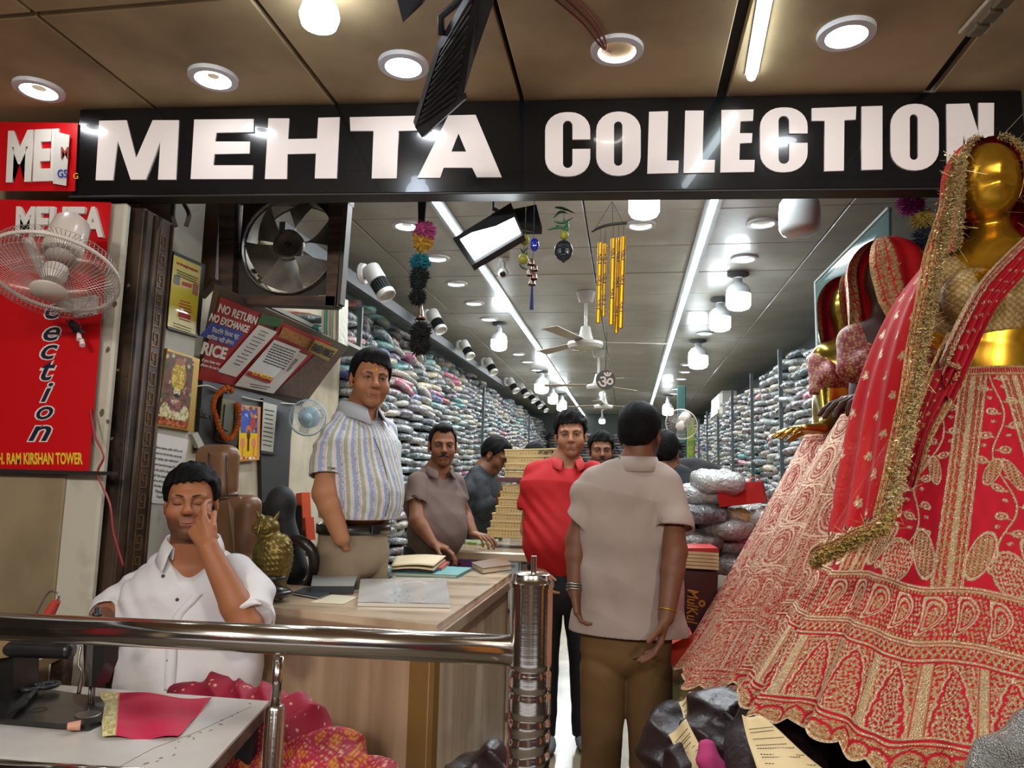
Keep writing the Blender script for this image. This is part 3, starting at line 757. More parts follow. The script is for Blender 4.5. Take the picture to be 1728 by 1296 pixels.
while y < 16.2:
 z = 0.25; cl = []
 top = 2.30+rnd.uniform(-.1, .08)
 while z < top:
  c = bagcol(False)
  til = rnd.gauss(0, .07)
  if y < 7.4 and 1.2 < z and cntR < 85:
   o = bpy.data.objects.new('garment_packet', rnd.choice(pack_me)); COL.objects.link(o)
   o.location = (R_X+rnd.uniform(-.03, .03), y, z); o.rotation_euler = (til, rnd.gauss(0, .06), rnd.gauss(0, .12)); o.color = (*c, 1)
   tag(o, '%s folded garment in clear plastic on the right wall stacks' % cname(c), 'garment packet', GRW); cntR += 1; cl.append(o)
  else: far_add((R_X+rnd.uniform(-.03, .03), y, z), rnd.gauss(0, .1), til, c)
  z += rnd.uniform(.052, .064)
 number_column(cl, 'right', col_i, lambda o: cname(o.color[:3])); col_i += 1
 y += .345
for i in range(10):
 z = .3
 while z < 2.3:
  far_add((-1.6+i*.36, 16.45, z), PI/2+rnd.gauss(0, .1), 0, bagcol(False)); z += .062
me = bpy.data.meshes.new('garment_packets'); V = np.concatenate(fv); me.from_pydata(V.tolist(), [], ff)
ca = me.color_attributes.new('Col', 'FLOAT_COLOR', 'POINT'); ca.data.foreach_set('color', np.concatenate(fc).astype(np.float32).reshape(-1))
me.polygons.foreach_set('use_smooth', [True]*len(me.polygons))
put('garment_packet_stacks', me, M_packa, label='hundreds of wrapped garments stacked to the ceiling along both shop walls', kind='stuff', cat='garments')
M_post = mat('grey shelf upright', '4d5557', .45, .4)
for x_, s0, nm in ((-1.70, 4.45, 'left'), (1.185, 4.68, 'right')):
 t = root('shelf_rack', (x_, 9, 0), 'long grey shelf rack holding the %s wall stacks of garments' % nm, 'shelf')
 yy = s0
 while yy < 16:
  MB().box((x_-(.0 if nm == 'left' else 0), yy, 1.2), (.03, .018, 2.4)).build('upright', M_post, t); yy += (1.38 if nm == 'right' else 4.14)
 MB().box((x_+(-.35 if nm == 'left' else .35), 10.4, 0.17), (.5, 11.9, .03)).build('bottom_shelf', M_post, t)
def blob(c, r, col, label, cat='garment packet', group=None, rz=0, name='garment_bag', til=0, m=None, e=(.6, .6, .7)):
 v, f = superq(20, 14, r, e, rnd.uniform(0, 9), .13)
 me = mesh('garment_bag', v, f, True); o = put(name, me, m or M_pack); o.location = c; o.rotation_euler = (til, rnd.gauss(0, .08), rz); o.color = (*col, 1)
 return tag(o, label, cat, group)
GB = 'large plastic wrapped garments on the near right shelf'
names = [('3a2c33', 'dark plum'), ('8f8a80', 'pale grey'), ('a08a60', 'khaki gold'), ('9a4a46', 'brick red'), ('b3a48f', 'beige'), ('5f6466', 'slate grey'), ('7b5a70', 'mauve'), ('c2b9a8', 'cream')]
k = 0
for row, z in enumerate([0.95, 1.06, 1.17, 1.28, 1.39, 1.50, 1.61, 1.72, 1.83, 1.94, 2.05, 2.16]):
 for colm, yy in enumerate((3.95, 4.38)):
  if z > 2.1 and colm == 0: continue
  h, nm = names[(row*3+colm*5+rnd.randrange(3)) % 8]; k += 1
  blob((1.30+rnd.uniform(-.04, .04)+.05*colm, yy, z), (.24, .22, .066), hexc(h), '%s garment in crumpled clear plastic, layer %s of the %s near right shelf column' % (nm, ['one', 'two', 'three', 'four', 'five', 'six', 'seven', 'eight', 'nine', 'ten', 'eleven', 'twelve'][row], ['front', 'rear'][colm]), group=GB, til=rnd.gauss(0, .12), rz=rnd.gauss(0, .12))
cb = root('display_counter', (.93, 4.1, 0), 'low dark display counter under the heap of wrapped garments on the right', 'counter')
MB().box((.80, 4.0, .40), (.80, 1.1, .80), None, .01).build('body', mat('dark brown laminate', '33241d', .4, noise=(5, '22170f', 5, .4, .6)), cb)
MB().box((.80, 4.0, .815), (.84, 1.14, .03), None, .006).build('counter_top', mat('worn counter top', '7c6b58', .35), cb)
H = [((1175, 905), '6b6a62', 'grey patterned'), ((1225, 915), '8b8577', 'clear pearl grey'), ((1262, 905), 'a9517a', 'bright pink'), ((1190, 870), '55585a', 'smoky grey'), ((1236, 872), 'a8935e', 'mustard edged'), ((1282, 872), 'a9a79c', 'milky white'),
  ((1185, 836), '9b9c98', 'silvery'), ((1210, 812), 'a5a6a2', 'shiny silver top'), ((1180, 945), '4f4b46', 'dull brown grey'), ((1232, 950), '77706a', 'taupe'), ((1215, 890), '8f8c86', 'ash grey')]
for i, ((u, v), h, nm) in enumerate(H):
 p = at(u, v, 3.72+rnd.uniform(-.06, .06)); blob(p, (.115, .20, .052), hexc(h), '%s garment bag in the heap beside the red cloth bag' % nm, group='wrapped garments heaped on the right counter', til=rnd.gauss(0, .06), rz=rnd.gauss(0, .2))
p = [at(1208, 818, 3.55), at(1284, 812, 3.62), at(1292, 848, 3.6), at(1214, 856, 3.52)]
t = root('cloth_bag', p[0], 'red non-woven cloth bag lying on the heap of wrapped garments', 'bag')
M_redbag = mat('red non-woven', 'b0241c', .8, bump=(90, .3, .002))
MB().prism([p[0], p[1], p[2], p[3]], (0.03, .11, 0.0)).build('body', M_redbag, t)
MB().tube(bez([at(1262, 814, 3.52), at(1268, 807, 3.56), at(1280, 806, 3.6), at(1284, 815, 3.6)]), .005, 6, flat=.3).build('handle', mat('pink handle', 'c4523f', .8), t, smooth=True)
MB().prism([at(1212, 818, 3.54), at(1216, 811, 3.6), at(1240, 814, 3.62), at(1262, 812, 3.6)], (0, .01, .0)).build('opening', mat('deep red', '6e130f', .9), t)
# -- paper and cloth shopping bags by the right counter
def bagbox(name, label, tl, tr, br, bl, depth, m, cat='shopping bag', group=None):
 t = root(name, bl, label, cat, group); P4 = [at(*q) for q in (tl, tr, br, bl)]
 MB().prism(P4, (.0, depth, 0)).build('body', m, t); return t, P4
M_maroon = mat('maroon laminated paper', '43100f', .35, coat=.2, noise=(5, '2c0a0a', 4, .4, .6)); M_goldp = mat('gold print', 'b98a35', .35, .5); M_cream = mat('cream paper', 'cdb88a', .75); M_redp = mat('red paper', 'b3221b', .6)
t, P4 = bagbox('shopping_bag', 'maroon paper shopping bag with gold lettering standing beside the red lehenga', (1150, 962, 3.2), (1212, 966, 3.2), (1206, 1092, 3.2), (1148, 1090, 3.2), .12, M_maroon)
uy = (at(1170, 1050, 3.2)-at(1172, 992, 3.2)); ux = Vector((uy.z, 0, -uy.x)).normalized()
text_on('lettering', 'MulKul', at(1160, 994, 3.19), uy, Vector((1, 0, 0)), (uy.length), .045, M_goldp, t, depth=.002, bold=.01, shear=.2)
MB().lathe(at(1176, 1018, 3.192)+Vector((.02, 0, 0)), [(.006, 0), (.014, 0), (.014, .002), (.006, .002)], (0, -1, 0), 14).build('emblem', M_goldp, t)
GS = 'stack of flattened cream paper bags above the maroon bag'
for i in range(5):
 z = i*6
 q = MB().prism([at(1148, 958-z, 3.15), at(1213, 962-z, 3.15), at(1213, 957-z, 3.15), at(1148, 953-z, 3.15)], (.0, .16, 0))
 o = q.build('paper_bag', M_cream, label=['lowest', 'second lowest', 'middle', 'second highest', 'highest'][i]+' flattened cream paper bag in the stack above the maroon bag', cat='shopping bag', group=GS)
MB().prism([at(1150, 925, 3.15), at(1212, 925, 3.15), at(1214, 932, 3.15), at(1150, 930, 3.15)], (-.01, .2, 0.0)).build('red_paper_bag', M_redp, label='red paper bag lying on top of the flattened cream bags', cat='shopping bag')
t, P4 = bagbox('shopping_bag', 'orange red cloth bag with white edge under the maroon bag', (1128, 1090, 3.05), (1168, 1070, 3.05), (1176, 1128, 3.05), (1128, 1125, 3.05), .14, mat('orange red cloth', 'c8371c', .7))
MB().tube([at(1126, 1127, 3.04), at(1150, 1133, 3.04), at(1172, 1130, 3.04)], .004, 6).build('white_edge', M_cream, t)
cv = Canvas(26, 34, '8d8253').speck(60, 0, 0, 1, 1, .05, ['b7ac82', '6d5f34', 'a05c3a', 'c9bd96'], rnd)
t = root('shopping_bag', at(1140, 1180, 3.0), 'olive floral patterned bag below the orange red bag', 'bag')
M_print = mat('printed panel', attr='Col', rough=.45)
MB().prism([at(1122, 1130, 3.02), at(1188, 1134, 3.02), at(1190, 1360, 3.02), at(1122, 1360, 3.02)], (0, .1, 0)).build('body', mat('olive bag', '7c7048', .7), t)
cv.panel('front_print', at(1122, 1122, 3.015), at(1188, 1130, 3.015), at(1190, 1230, 3.015), at(1122, 1225, 3.015), M_print, t)
M_blackbag = mat('dark plum nylon bag', '2b1a1c', .42, noise=(6, '170d0e', 4, .4, .65), bump=(14, .5, .02), sheen=.3)
M_label = mat('cream label paper', 'd8c394', .6); M_ink = mat('black ink', '1a1613', .6)
def soft(name, label, pts, r, m, k=.02, cat='bag', amp=.012, fr=16, group=None, h=.008):
 P_ = [Vector(p) for p in pts]; R_ = r if hasattr(r, '__len__') else [r]*len(P_); mx = max(R_)+.05
 lo = [min(p[i] for p in P_)-mx for i in range(3)]; hi = [max(p[i] for p in P_)+mx for i in range(3)]
 s = SDF(lo, hi, h); s.k = k
 for i in range(max(1, len(P_)-1)):
  s.cone(P_[i], P_[min(i+1, len(P_)-1)], R_[i], R_[min(i+1, len(P_)-1)])
 sd = rnd.uniform(0, 9); s.fn(lambda F, X, Y, Z: F+amp*vnoise(X, Y, Z, fr, sd)+amp*1.5*abs(np.sin(X*21+Z*14+2*np.sin(Z*9+Y*8+sd)))+amp*.8*abs(np.sin(Z*33-X*26+2*np.sin(Y*12)))-amp*1.4)
 return s.build(name, m, label=label, cat=cat, group=group)
GBk = 'dark nylon garment bags piled below the lehengas'
b1 = soft('garment_bag', 'dark plum garment bag leaning at the left end of the pile under the lehengas', [at(1140, 1215, 2.35), at(1140, 1270, 2.3), at(1150, 1340, 2.25)], [.06, .10, .12], M_blackbag, group=GBk)
b2 = soft('garment_bag', 'dark plum garment bag with a drooping fold right under the short lehenga hem', [at(1205, 1215, 2.25), at(1225, 1260, 2.2), at(1200, 1330, 2.15), at(1270, 1330, 2.1)], [.09, .12, .13, .12], M_blackbag, group=GBk)
b3 = soft('garment_bag', 'dark plum garment bag beside the cream sheet under the big lehenga', [at(1285, 1235, 2.0), at(1300, 1290, 1.95), at(1300, 1360, 1.9)], [.08, .11, .13], M_blackbag, group=GBk)
b4 = soft('garment_bag', 'dark plum garment bag on the floor beside the steel post', [at(795, 1290, 1.75), at(832, 1290, 1.7), at(800, 1330, 1.7), at(850, 1340, 1.7)], [.035, .045, .06, .07], M_blackbag, group=None)
def sheet(name, label, pts, m, lines=0, cat='paper', amp=.006):
 """curved paper sheet from 4 corner points (tl,tr,br,bl) with printed lines"""
 tl, tr, br, bl = [np.array(q) for q in pts]; n = 24
 u = np.linspace(0, 1, n)[None, :, None]; v = np.linspace(0, 1, n)[:, None, None]
 P_ = (tl*(1-u)+tr*u)*(1-v)+(bl*(1-u)+br*u)*v
 nn = np.cross(tr-tl, bl-tl); nn = nn/np.linalg.norm(nn); w = np.sin(u*5+v*3)*amp+np.sin(v*7-u*2)*amp*.6
 P_ = P_+nn*w
 o = grid_mesh(name, P_[::-1], m, None, thick=.0015, label=label, cat=cat)
 if lines:
  q = MB()
  for i in range(lines):
   f = .18+.6*i/lines; e = rnd.uniform(.7, .9)
   a = P_[int(f*n), 3]; b = P_[int(f*n), int(e*n)]; off = -nn*.004
   for s0 in np.arange(.0, 1, .07):
    A = a+(b-a)*s0+off; B = a+(b-a)*(s0+.05)+off; q.tube([A, B], .0008, 4)
  q.build('print_lines', M_ink, o, kind='stuff')
 return o
sheet('paper_label', 'cream printed paper label stuck on the upper left garment bag', [at(1145, 1185, 2.27), at(1168, 1170, 2.27), at(1180, 1230, 2.2), at(1158, 1228, 2.2)], M_label, 3)
sheet('paper_label', 'cream printed paper label on the lowest garment bag left of the pink cloth', [at(1128, 1240, 2.15), at(1160, 1215, 2.15), at(1200, 1300, 2.05), at(1168, 1330, 2.05)], M_label, 8)
sheet('paper_sheet', 'large cream printed paper sheet between the garment bags and the big lehenga hem', [at(1252, 1206, 1.80), at(1285, 1214, 1.80), at(1450, 1340, 1.66), at(1290, 1340, 1.64)], M_label, 9)
soft('folded_cloth', 'small bright pink cloth poking out between the dark garment bags', [at(1196, 1262, 1.98), at(1206, 1300, 1.95), at(1216, 1330, 1.93)], [.012, .03, .05], mat('bright pink cloth', 'c23a78', .8), cat='cloth')
# -- plane helper: photo pixels onto a real plane
class Plane:
 def __init__(s, a, b, c, off=0.0):
  s.p = Vector(a); s.n = (Vector(b)-s.p).cross(Vector(c)-s.p).normalized()
  if s.n.dot(CAM-s.p) < 0: s.n = -s.n
  s.p = s.p+s.n*off
 def hit(s, u, v, off=0.0):
  d = ray(u, v); return CAM+d*((s.p+s.n*off-CAM).dot(s.n)/d.dot(s.n))
 def quad(s, name, pts, m, parent, off=0.0, th=.002, **kw):
  P_ = [s.hit(u, v, off) for u, v in pts]; return MB().prism(P_, s.n*th).build(name, m, parent, **kw)
 def text(s, txt, bl, br, tl, m, parent, off=.004, depth=.0015, bold=0.0, name='lettering', shear=0.0, **kw):
  a, b, c = s.hit(*bl, off), s.hit(*br, off), s.hit(*tl, off)
  return text_on(name, txt, a, b-a, c-a, (b-a).length, (c-a).length, m, parent, bold=bold, depth=depth, shear=shear, **kw)
 def lines(s, tl, tr, bl, n, m, parent, off=.003, w=.4, rag=.15, name='print_lines'):
  q = MB()
  for i in range(n):
   f = (i+.5)/n; a = (tl[0]+(bl[0]-tl[0])*f, tl[1]+(bl[1]-tl[1])*f); r_ = rnd.uniform(rag*.3, rag)
   dx, dy = tr[0]-tl[0], tr[1]-tl[1]; st = r_/2
   hx, hy = (bl[0]-tl[0])/n*w, (bl[1]-tl[1])/n*w
   while st < 1-r_/2:
    ln = rnd.uniform(.05, .16); e = min(1-r_/2, st+ln)
    P_ = [(a[0]+dx*st, a[1]+dy*st), (a[0]+dx*e, a[1]+dy*e), (a[0]+dx*e+hx, a[1]+dy*e+hy), (a[0]+dx*st+hx, a[1]+dy*st+hy)]
    q.prism([s.hit(*p, off) for p in P_], s.n*.0005); st = e+.02
  return q.build(name, m, parent, kind='stuff')
 def canvas(s, cv, name, tl, tr, br, bl, m, parent, off=.002, **kw):
  return cv.panel(name, *[s.hit(*p, off) for p in (tl, tr, br, bl)], m, parent, **kw)
M_red = mat('red sign board', 'c00d14', .38, spec=.35); M_red2 = mat('darker red print', '9c1d22', .5)
M_whitep = mat('white lettering', 'd8d2c8', .5); M_yel = mat('yellow lettering', 'e2b92a', .5); M_navy = mat('navy lettering', '14122b', .5)
M_paper = mat('white paper', 'c9c5bd', .6); M_blue = mat('blue print', '2b3f94', .5); M_greyink = mat('grey ink', '3a3a3c', .6); M_redink = mat('red ink', 'a32222', .6)
M_gold = mat('gilt frame', 'a8832f', .35, .6); M_blackf = mat('black frame', '171512', .4)
# -- left front boards
A = Plane((-3, 2.215, 1), (-1, 2.215, 1), (-1, 2.215, 2))
t = root('sign_board', A.hit(80, 795), 'tall red board with MEHTA and vertical navy letters at the left edge', 'sign')
A.quad('board', [(-40, 336), (188, 342), (150, 796), (-60, 792)], M_red, t)
A.quad('edge_strip', [(-60, 792), (150, 796), (150, 800), (-60, 797)], M_dark, t, .001, .004)
A.text('MEHTA', (30, 400), (178, 402), (32, 350), M_whitep, t, .004, .012, bold=.04)
for ch_, (x, y, w, h) in {'e': (90, 538, 24, 24), 'e.': (88, 575, 26, 23), 'c': (84, 606, 26, 24), 't': (82, 642, 22, 32), 'i': (80, 678, 18, 32), 'o': (76, 708, 26, 22), 'n': (68, 744, 36, 25)}.items():
 A.text(ch_[0], (x-w/2-5, y+2), (x+w/2+3, y+2), (x-w/2-4, y-h-2), M_whitep, t, .003, .001, bold=.05, shear=.35)
 A.text(ch_[0], (x-w/2-2, y), (x+w/2, y), (x-w/2-1, y-h), M_navy, t, .005, .001, bold=.008, shear=.35)
A.text('CH. RAM KIRSHAN TOWER', (-12, 784), (140, 784), (-12, 764), M_yel, t, .004, .001, bold=.03)
t = root('sign_board', A.hit(60, 322), 'small torn red board with partly covered white letters beside the shop sign', 'sign')
A.quad('board', [(-60, 205), (132, 208), (127, 323), (-60, 322)], M_red, t)
A.text('MEI', (12, 309), (98, 306), (16, 222), M_whitep, t, .003, .006, bold=.05)
A.quad('pasted_paper', [(92, 222), (118, 228), (112, 314), (90, 310)], M_paper, t, .012)
A.text('M', (103, 268), (116, 268), (103, 248), mat('brown ink', '8c3d2a', .6), t, .016, .001, bold=.02)
A.text('GS', (97, 300), (114, 300), (97, 286), M_blue, t, .016, .001, bold=.02)
A.text('G', (124, 302), (132, 302), (124, 292), M_yel, t, .004, .001)
t = MB().tube(bez([at(152, 690, 2.20), at(160, 735, 2.19), at(175, 770, 2.19), at(165, 800, 2.19), at(185, 850, 2.19), at(192, 900, 2.19), at(208, 955, 2.2)], 10), .0035, 6).build('wire', mat('red flex', '8c1c22', .4), None, smooth=True, label='thin red wire hanging down in front of the white metal strip', cat='wire')
t = root('socket_cluster', at(130, 560, 2.17), 'small black wire cluster with two white plugs under the white wall fan', 'wiring')
q = MB()
for k in range(7): q.tube(bez([at(116+rnd.uniform(-4, 6), 540, 2.18), at(124+rnd.uniform(-8, 12), 552, 2.16), at(132+rnd.uniform(-12, 12), 562, 2.17)], 5), .003, 5)
q.build('black_wires', M_blk, t, smooth=True)
for (u, v) in ((133, 568), (138, 578)): MB().cyl(at(u, v-5, 2.17), at(u+1, v+5, 2.16), .006, .009, 12).build('plug', M_whitep, t, smooth='auto')
q = MB(); q.tube(bez([at(293, 345, 2.4), at(292, 365, 2.4), at(297, 382, 2.4)], 6), .008, 8)
q.tube(bez([at(311, 345, 2.4), at(319, 362, 2.4), at(314, 382, 2.4)], 6), .008, 8)
q.build('iron_hook', mat('rusty iron', '3b2f25', .7), None, smooth=True, label='rusty two pronged iron hook hanging under the left end of the sign', cat='hook')
# -- things on the jamb (plane X = -1.7)
J = Plane((-1.698, 2, 1), (-1.698, 3, 1), (-1.698, 2, 2))
t = root('framed_certificate', J.hit(310, 560), 'yellow poster in a thin dark frame on the white jamb', 'poster')
J.quad('frame', [(289, 424), (342, 447), (332, 570), (278, 554)], M_blackf, t, 0, .012)
J.quad('print', [(293, 430), (339, 450), (329, 565), (282, 550)], mat('yellow print', 'bfae2c', .3, coat=.5), t, .013, .002)
J.text('शरव मेष क्षत्रिय जवाइरी समाट', (298, 447), (334, 462), (298, 440), M_redink, t, .016, .0006, bold=.02)
J.lines((297, 452), (335, 468), (296, 464), 3, M_greyink, t, .016)
for q_ in ([(294, 463), (304, 467), (303, 482), (293, 478)], [(326, 478), (335, 481), (333, 499), (325, 496)]):
 J.quad('portrait', q_, mat('portrait print', '6f6a66', .5) if q_[0][0] < 300 else mat('portrait print red', '8a4238', .5), t, .016, .0006)
J.quad('red_bar', [(308, 475), (324, 480), (323, 486), (307, 481)], M_redink, t, .016, .0006)
J.lines((300, 502), (326, 510), (299, 538), 7, M_redink, t, .016, .35, .5)
J.quad('red_bar', [(302, 527), (322, 533), (321, 540), (301, 534)], M_redink, t, .017, .0006)
J.lines((287, 540), (328, 554), (287, 549), 2, M_greyink, t, .016, .3, .4)
cv = Canvas(64, 118, '6b4a34')
cv.speck(130, 0, 0, 1, 1, .05, ['7c2f22', '4f3d2c', 'a89066', '2f5a36', 'c4b48c'], rnd)
cv.disc(.5, .8, .46, .17, 'cfc69a').speck(80, .1, .68, .9, .93, .03, ['d9d2ae', 'b9a36b', '8f7f45'], rnd)
cv.disc(.5, .30, .25, .20, 'b08f2a').speck(90, .3, .13, .7, .46, .03, ['d9b93d', '9b7d22', 'e0ca6a'], rnd)
cv.disc(.5, .10, .17, .05, 'a3674a')
for k in range(26):
 a = 3.3+2.8*k/26*1.1
 cv.disc(.5+.36*math.cos(PI*k/25), .40+.34*math.sin(PI*k/25), .07, .035, ['5a2e2a', '7a4a44', '6a3a30'][k % 3])
cv.disc(.5, .53, .13, .075, '2f231d').disc(.5, .52, .11, .065, 'd8c7a4').rect(.38, .46, .62, .475, 'e0c23a').disc(.45, .51, .022, .008, '1c1411').disc(.55, .51, .022, .008, '1c1411').disc(.5, .565, .08, .028, '2a1c16')
cv.disc(.5, .66, .09, .05, 'c8b28a').speck(40, .32, .6, .68, .78, .03, ['7a4540', '8f5f58'], rnd)
cv.speck(90, 0, .9, 1, 1, .045, ['a8481c', 'c4692a', '6d2a12'], rnd)
t = root('deity_picture', J.hit(290, 722), 'gilt framed devotional picture of a crowned bearded figure with garlands', 'picture')
J.quad('frame', [(276, 588), (331, 606), (320, 728), (258, 718)], M_gold, t, 0, .016)
J.canvas(cv, 'print', (282, 592), (328, 606), (317, 724), (264, 715), mat('glossy print', attr='Col', rough=.2, coat=.5), t, .018)
t = root('notice', J.hit(280, 850), 'white printed notice sheet taped to the jamb below the devotional picture', 'notice')
J.quad('sheet', [(254, 728), (318, 742), (300, 852), (240, 848)], M_paper, t, .001, .001)
for i, s_ in enumerate(['Jai Shree shyam, sabhi staff ke sur?', 'kisa yeq ha ki ab kaf eday aap ka nak', 'diya jayega, agar aapke,bech', 'important kaam kai to aage off le sakte', 'hai, din bhi staff ko Saturday bonda', 'off nahi diya jayega,aur agar aap', 'diwali se off lete hai toaapki', 'Sunday ki bhi', 'Mehta C', 'Kapil']):
 w = [50, 50, 42, 50, 50, 44, 40, 24, 16, 9][i]; y = 752+i*9.3; x0 = 283-i*1.6-w/2
 J.text(s_, (x0, y+5), (x0+w, y+5+w*.16), (x0+.5, y-1), M_greyink, t, .003, .0004)
# -- booth side wall (plane X = -1.8)
Wl = Plane((-1.818, 2, 1), (-1.818, 3, 1), (-1.818, 2, 2))
t = root('wall_panel', Wl.hit(400, 800), 'black raised letter plaque board behind the garlanded frame', 'panel')
Wl.quad('panel', [(335, 640), (492, 682), (485, 740), (480, 850), (436, 850), (434, 770), (326, 760)], mat('charcoal panel', '23211f', .45), t, 0, .02)
Wl.text('Smart', (336, 702), (356, 708), (336, 688), mat('charcoal relief', '33302d', .4), t, .021, .004, bold=.02)
MB().tube(bez([Wl.hit(u, v, .03) for u, v in ((330, 652), (350, 651), (372, 660), (402, 668), (430, 675), (470, 680), (500, 682))], 8), .004, 6).build('cable', mat('white flex', '9b968a', .5), None, smooth=True, label='white cable running along the bottom edge of the slanted posters', cat='cable')
t = root('framed_picture', Wl.hit(385, 735), 'dark framed small icon picture with a marigold garland on it', 'picture')
Wl.quad('frame', [(370, 660), (402, 668), (393, 753), (362, 744)], mat('dark bronze frame', '2c261e', .4, .4), t, .022, .02)
Wl.quad('inner', [(374, 672), (395, 676), (389, 738), (368, 732)], mat('tarnished brass', '5c5230', .4, .6), t, .043, .004)
Wl.quad('icon', [(379, 682), (389, 684), (385, 728), (375, 724)], mat('dark icon', '2e3026', .5), t, .048, .004)
t = root('garland', Wl.hit(385, 745), 'orange marigold garland hung round the small dark framed icon', 'garland')
M_mari = mat('marigold', 'f07d10', .8, noise=(60, 'd0560a', 2, .4, .6), bump=(150, 1, .004))
gp = bez([(372, 661, 0), (363, 672, 0), (360, 688, 0), (365, 704, 0), (370, 722, 0), (379, 737, 0), (388, 741, 0), (396, 731, 0), (402, 716, 0), (403, 700, 0), (401, 684, 0)], 3)
fl = None
def flower(c, r, m):
 q = MB(); v, f = [], []
 for i in range(60):
  z = 1-2*(i+.5)/60; a = i*2.39996; d = Vector((math.cos(a)*math.sqrt(1-z*z), math.sin(a)*math.sqrt(1-z*z), z)); x, y, _ = frame(d)
  q.add([x*.16+d*.75, -x*.16+d*.75, y*.2+d*1.1, -y*.2+d*.9], [(0, 1, 2), (0, 3, 1)])
 q.ell((0, 0, 0), .82, 10, 6); return mesh('flower', q.v, q.f)
fme = flower(None, 1, None)
for p in gp:
 o = put('flower', fme, M_mari, t); o.matrix_parent_inverse = Matrix.Translation(-t.location)
 o.location = Wl.hit(p[0], p[1], .055); o.scale = [.0125*rnd.uniform(.85, 1.15)]*3; o.rotation_euler = (rnd.random()*3, rnd.random()*3, 0)
for p in ((377, 657), (384, 655), (391, 659)):
 o = put('flower', fme, M_mari, t); o.location = Wl.hit(p[0], p[1], .055); o.scale = [.016]*3
cv = Canvas(44, 92, '2e3f86')
cv.speck(90, 0, 0, 1, .5, .06, ['24346f', '6d3a2a', '8f8f3c', '3f6a9c', 'b05a3a', 'c8a14a'], rnd)
cv.disc(.33, .14, .15, .08, '223a9a').disc(.35, .18, .09, .05, '7f8fc4').disc(.3, .33, .22, .15, '39509e').disc(.72, .2, .1, .05, 'b8674f').disc(.72, .32, .16, .13, '9a3b30')
cv.rect(0, .5, 1, .92, 'd6ad10').disc(.5, .43, .14, .08, 'b5623c').disc(.5, .53, .1, .1, '6b3a22').line(.5, .55, .5, .78, .06, '4a2416').disc(.2, .68, .12, .1, 'd07a5c').disc(.8, .68, .12, .1, 'd07a5c')
cv.rect(.16, .74, .24, .92, 'c26a44').rect(.76, .74, .84, .92, 'c26a44').rect(0, .92, 1, 1, 'c98a2e').speck(26, .08, .94, .9, .98, .03, ['a32222', 'e8d8b0'], rnd)
t = root('deity_picture', Wl.hit(415, 778), 'bright devotional poster with a figure in yellow raising both palms', 'picture')
Wl.quad('board', [(404, 683), (436, 687), (434, 776), (401, 779)], mat('poster edge', 'b3702e', .5), t, .022, .012)
Wl.canvas(cv, 'print', (405, 684), (435, 688), (433, 775), (402, 777), mat('glossy print', attr='Col', rough=.2, coat=.5), t, .036)
t = root('framed_paper', Wl.hit(455, 770), 'narrow white paper in a black frame right of the yellow devotional poster', 'poster')
Wl.quad('frame', [(440, 672), (471, 680), (464, 768), (436, 765)], M_blackf, t, .02, .014)
Wl.quad('sheet', [(444, 678), (467, 684), (460, 763), (440, 760)], mat('aged paper', '9a9888', .5), t, .035, .002)
Wl.lines((446, 686), (464, 690), (442, 752), 9, M_greyink, t, .038, .25, .3)
MB().prism([Wl.hit(u, v, .05) for u, v in ((317, 733), (326, 729), (338, 752), (328, 756))], (.02, 0, 0)).build('switch_adapter', mat('ivory plastic', 'a8a294', .4), None, label='small ivory plastic adapter above the brown leather chair', cat='adapter')
# -- slanted panel with posters under the loft
PB, PD = atx(331, 640, -1.80), atx(503, 677, -1.80); PT = atx(375, 500, -1.58)
G = Plane(PB, PD, PT)
t = root('poster_board', (PB+PD)/2, 'slanted board under the loft covered with red and white shop posters', 'board')
G.quad('board', [(362, 478), (583, 580), (503, 680), (329, 643)], mat('board edge wood', '4b3f30', .6), t, -.03, .028)
G.quad('red_poster', [(372, 500), (457, 536), (404, 651), (333, 640)], M_red2, t)
G.text('NO RETURN', (367, 526), (431, 548), (372, 512), M_whitep, t, bold=.03)
G.text('NO EXCHANGE', (352, 541), (417, 562), (357, 528), M_whitep, t, bold=.03)
G.quad('blue_poster', [(358, 544), (411, 562), (393, 586), (337, 566)], M_blue, t, .004)
G.text('िफटिंग िकया सूट', (357, 563), (402, 574), (359, 551), M_whitep, t, .008)
G.text('वािपस नहीं होगा।', (348, 572), (392, 583), (351, 562), M_whitep, t, .008)
G.text('RICE', (338, 597), (379, 607), (344, 576), M_whitep, t, bold=.04)
G.text('if you have any', (340, 611), (370, 618), (342, 604), M_whitep, t); G.text('please do not buy', (338, 618), (372, 627), (340, 612), M_whitep, t)
G.quad('green_poster', [(441, 530), (478, 540), (472, 552), (434, 545)], mat('green print', '2d5a34', .5), t, .005)
G.quad('white_sheet', [(436, 548), (467, 560), (398, 636), (368, 627)], M_paper, t, .006)
G.lines((436, 552), (462, 562), (385, 612), 11, M_greyink, t, .009, .18, .6)
G.quad('red_poster', [(474, 543), (560, 580), (475, 666), (395, 652)], M_red2, t, .003)
G.quad('saree_photo', [(540, 590), (573, 603), (520, 674), (463, 663)], mat('saree photo', '5b2420', .4, noise=(40, '2b211c', 3, .4, .6)), t, .007)
G.quad('white_poster', [(462, 575), (518, 600), (461, 664), (396, 650)], M_paper, t, .010)
G.quad('white_sheet', [(463, 573), (507, 590), (457, 640), (417, 626)], mat('plastic sleeve', 'd0cec8', .25, coat=.5), t, .013)
G.lines((462, 577), (502, 592), (442, 610), 8, M_greyink, t, .016, .4, .1)
G.quad('red_strip', [(420, 626), (461, 638), (455, 647), (415, 632)], M_redink, t, .016)
G.text('V.I.P. MESSAGE', (424, 632), (458, 642), (426, 626), M_yel, t, .019, bold=.02)
G.text('NOTICE', (487, 627), (503, 607), (483, 625), M_greyink, t, .014)
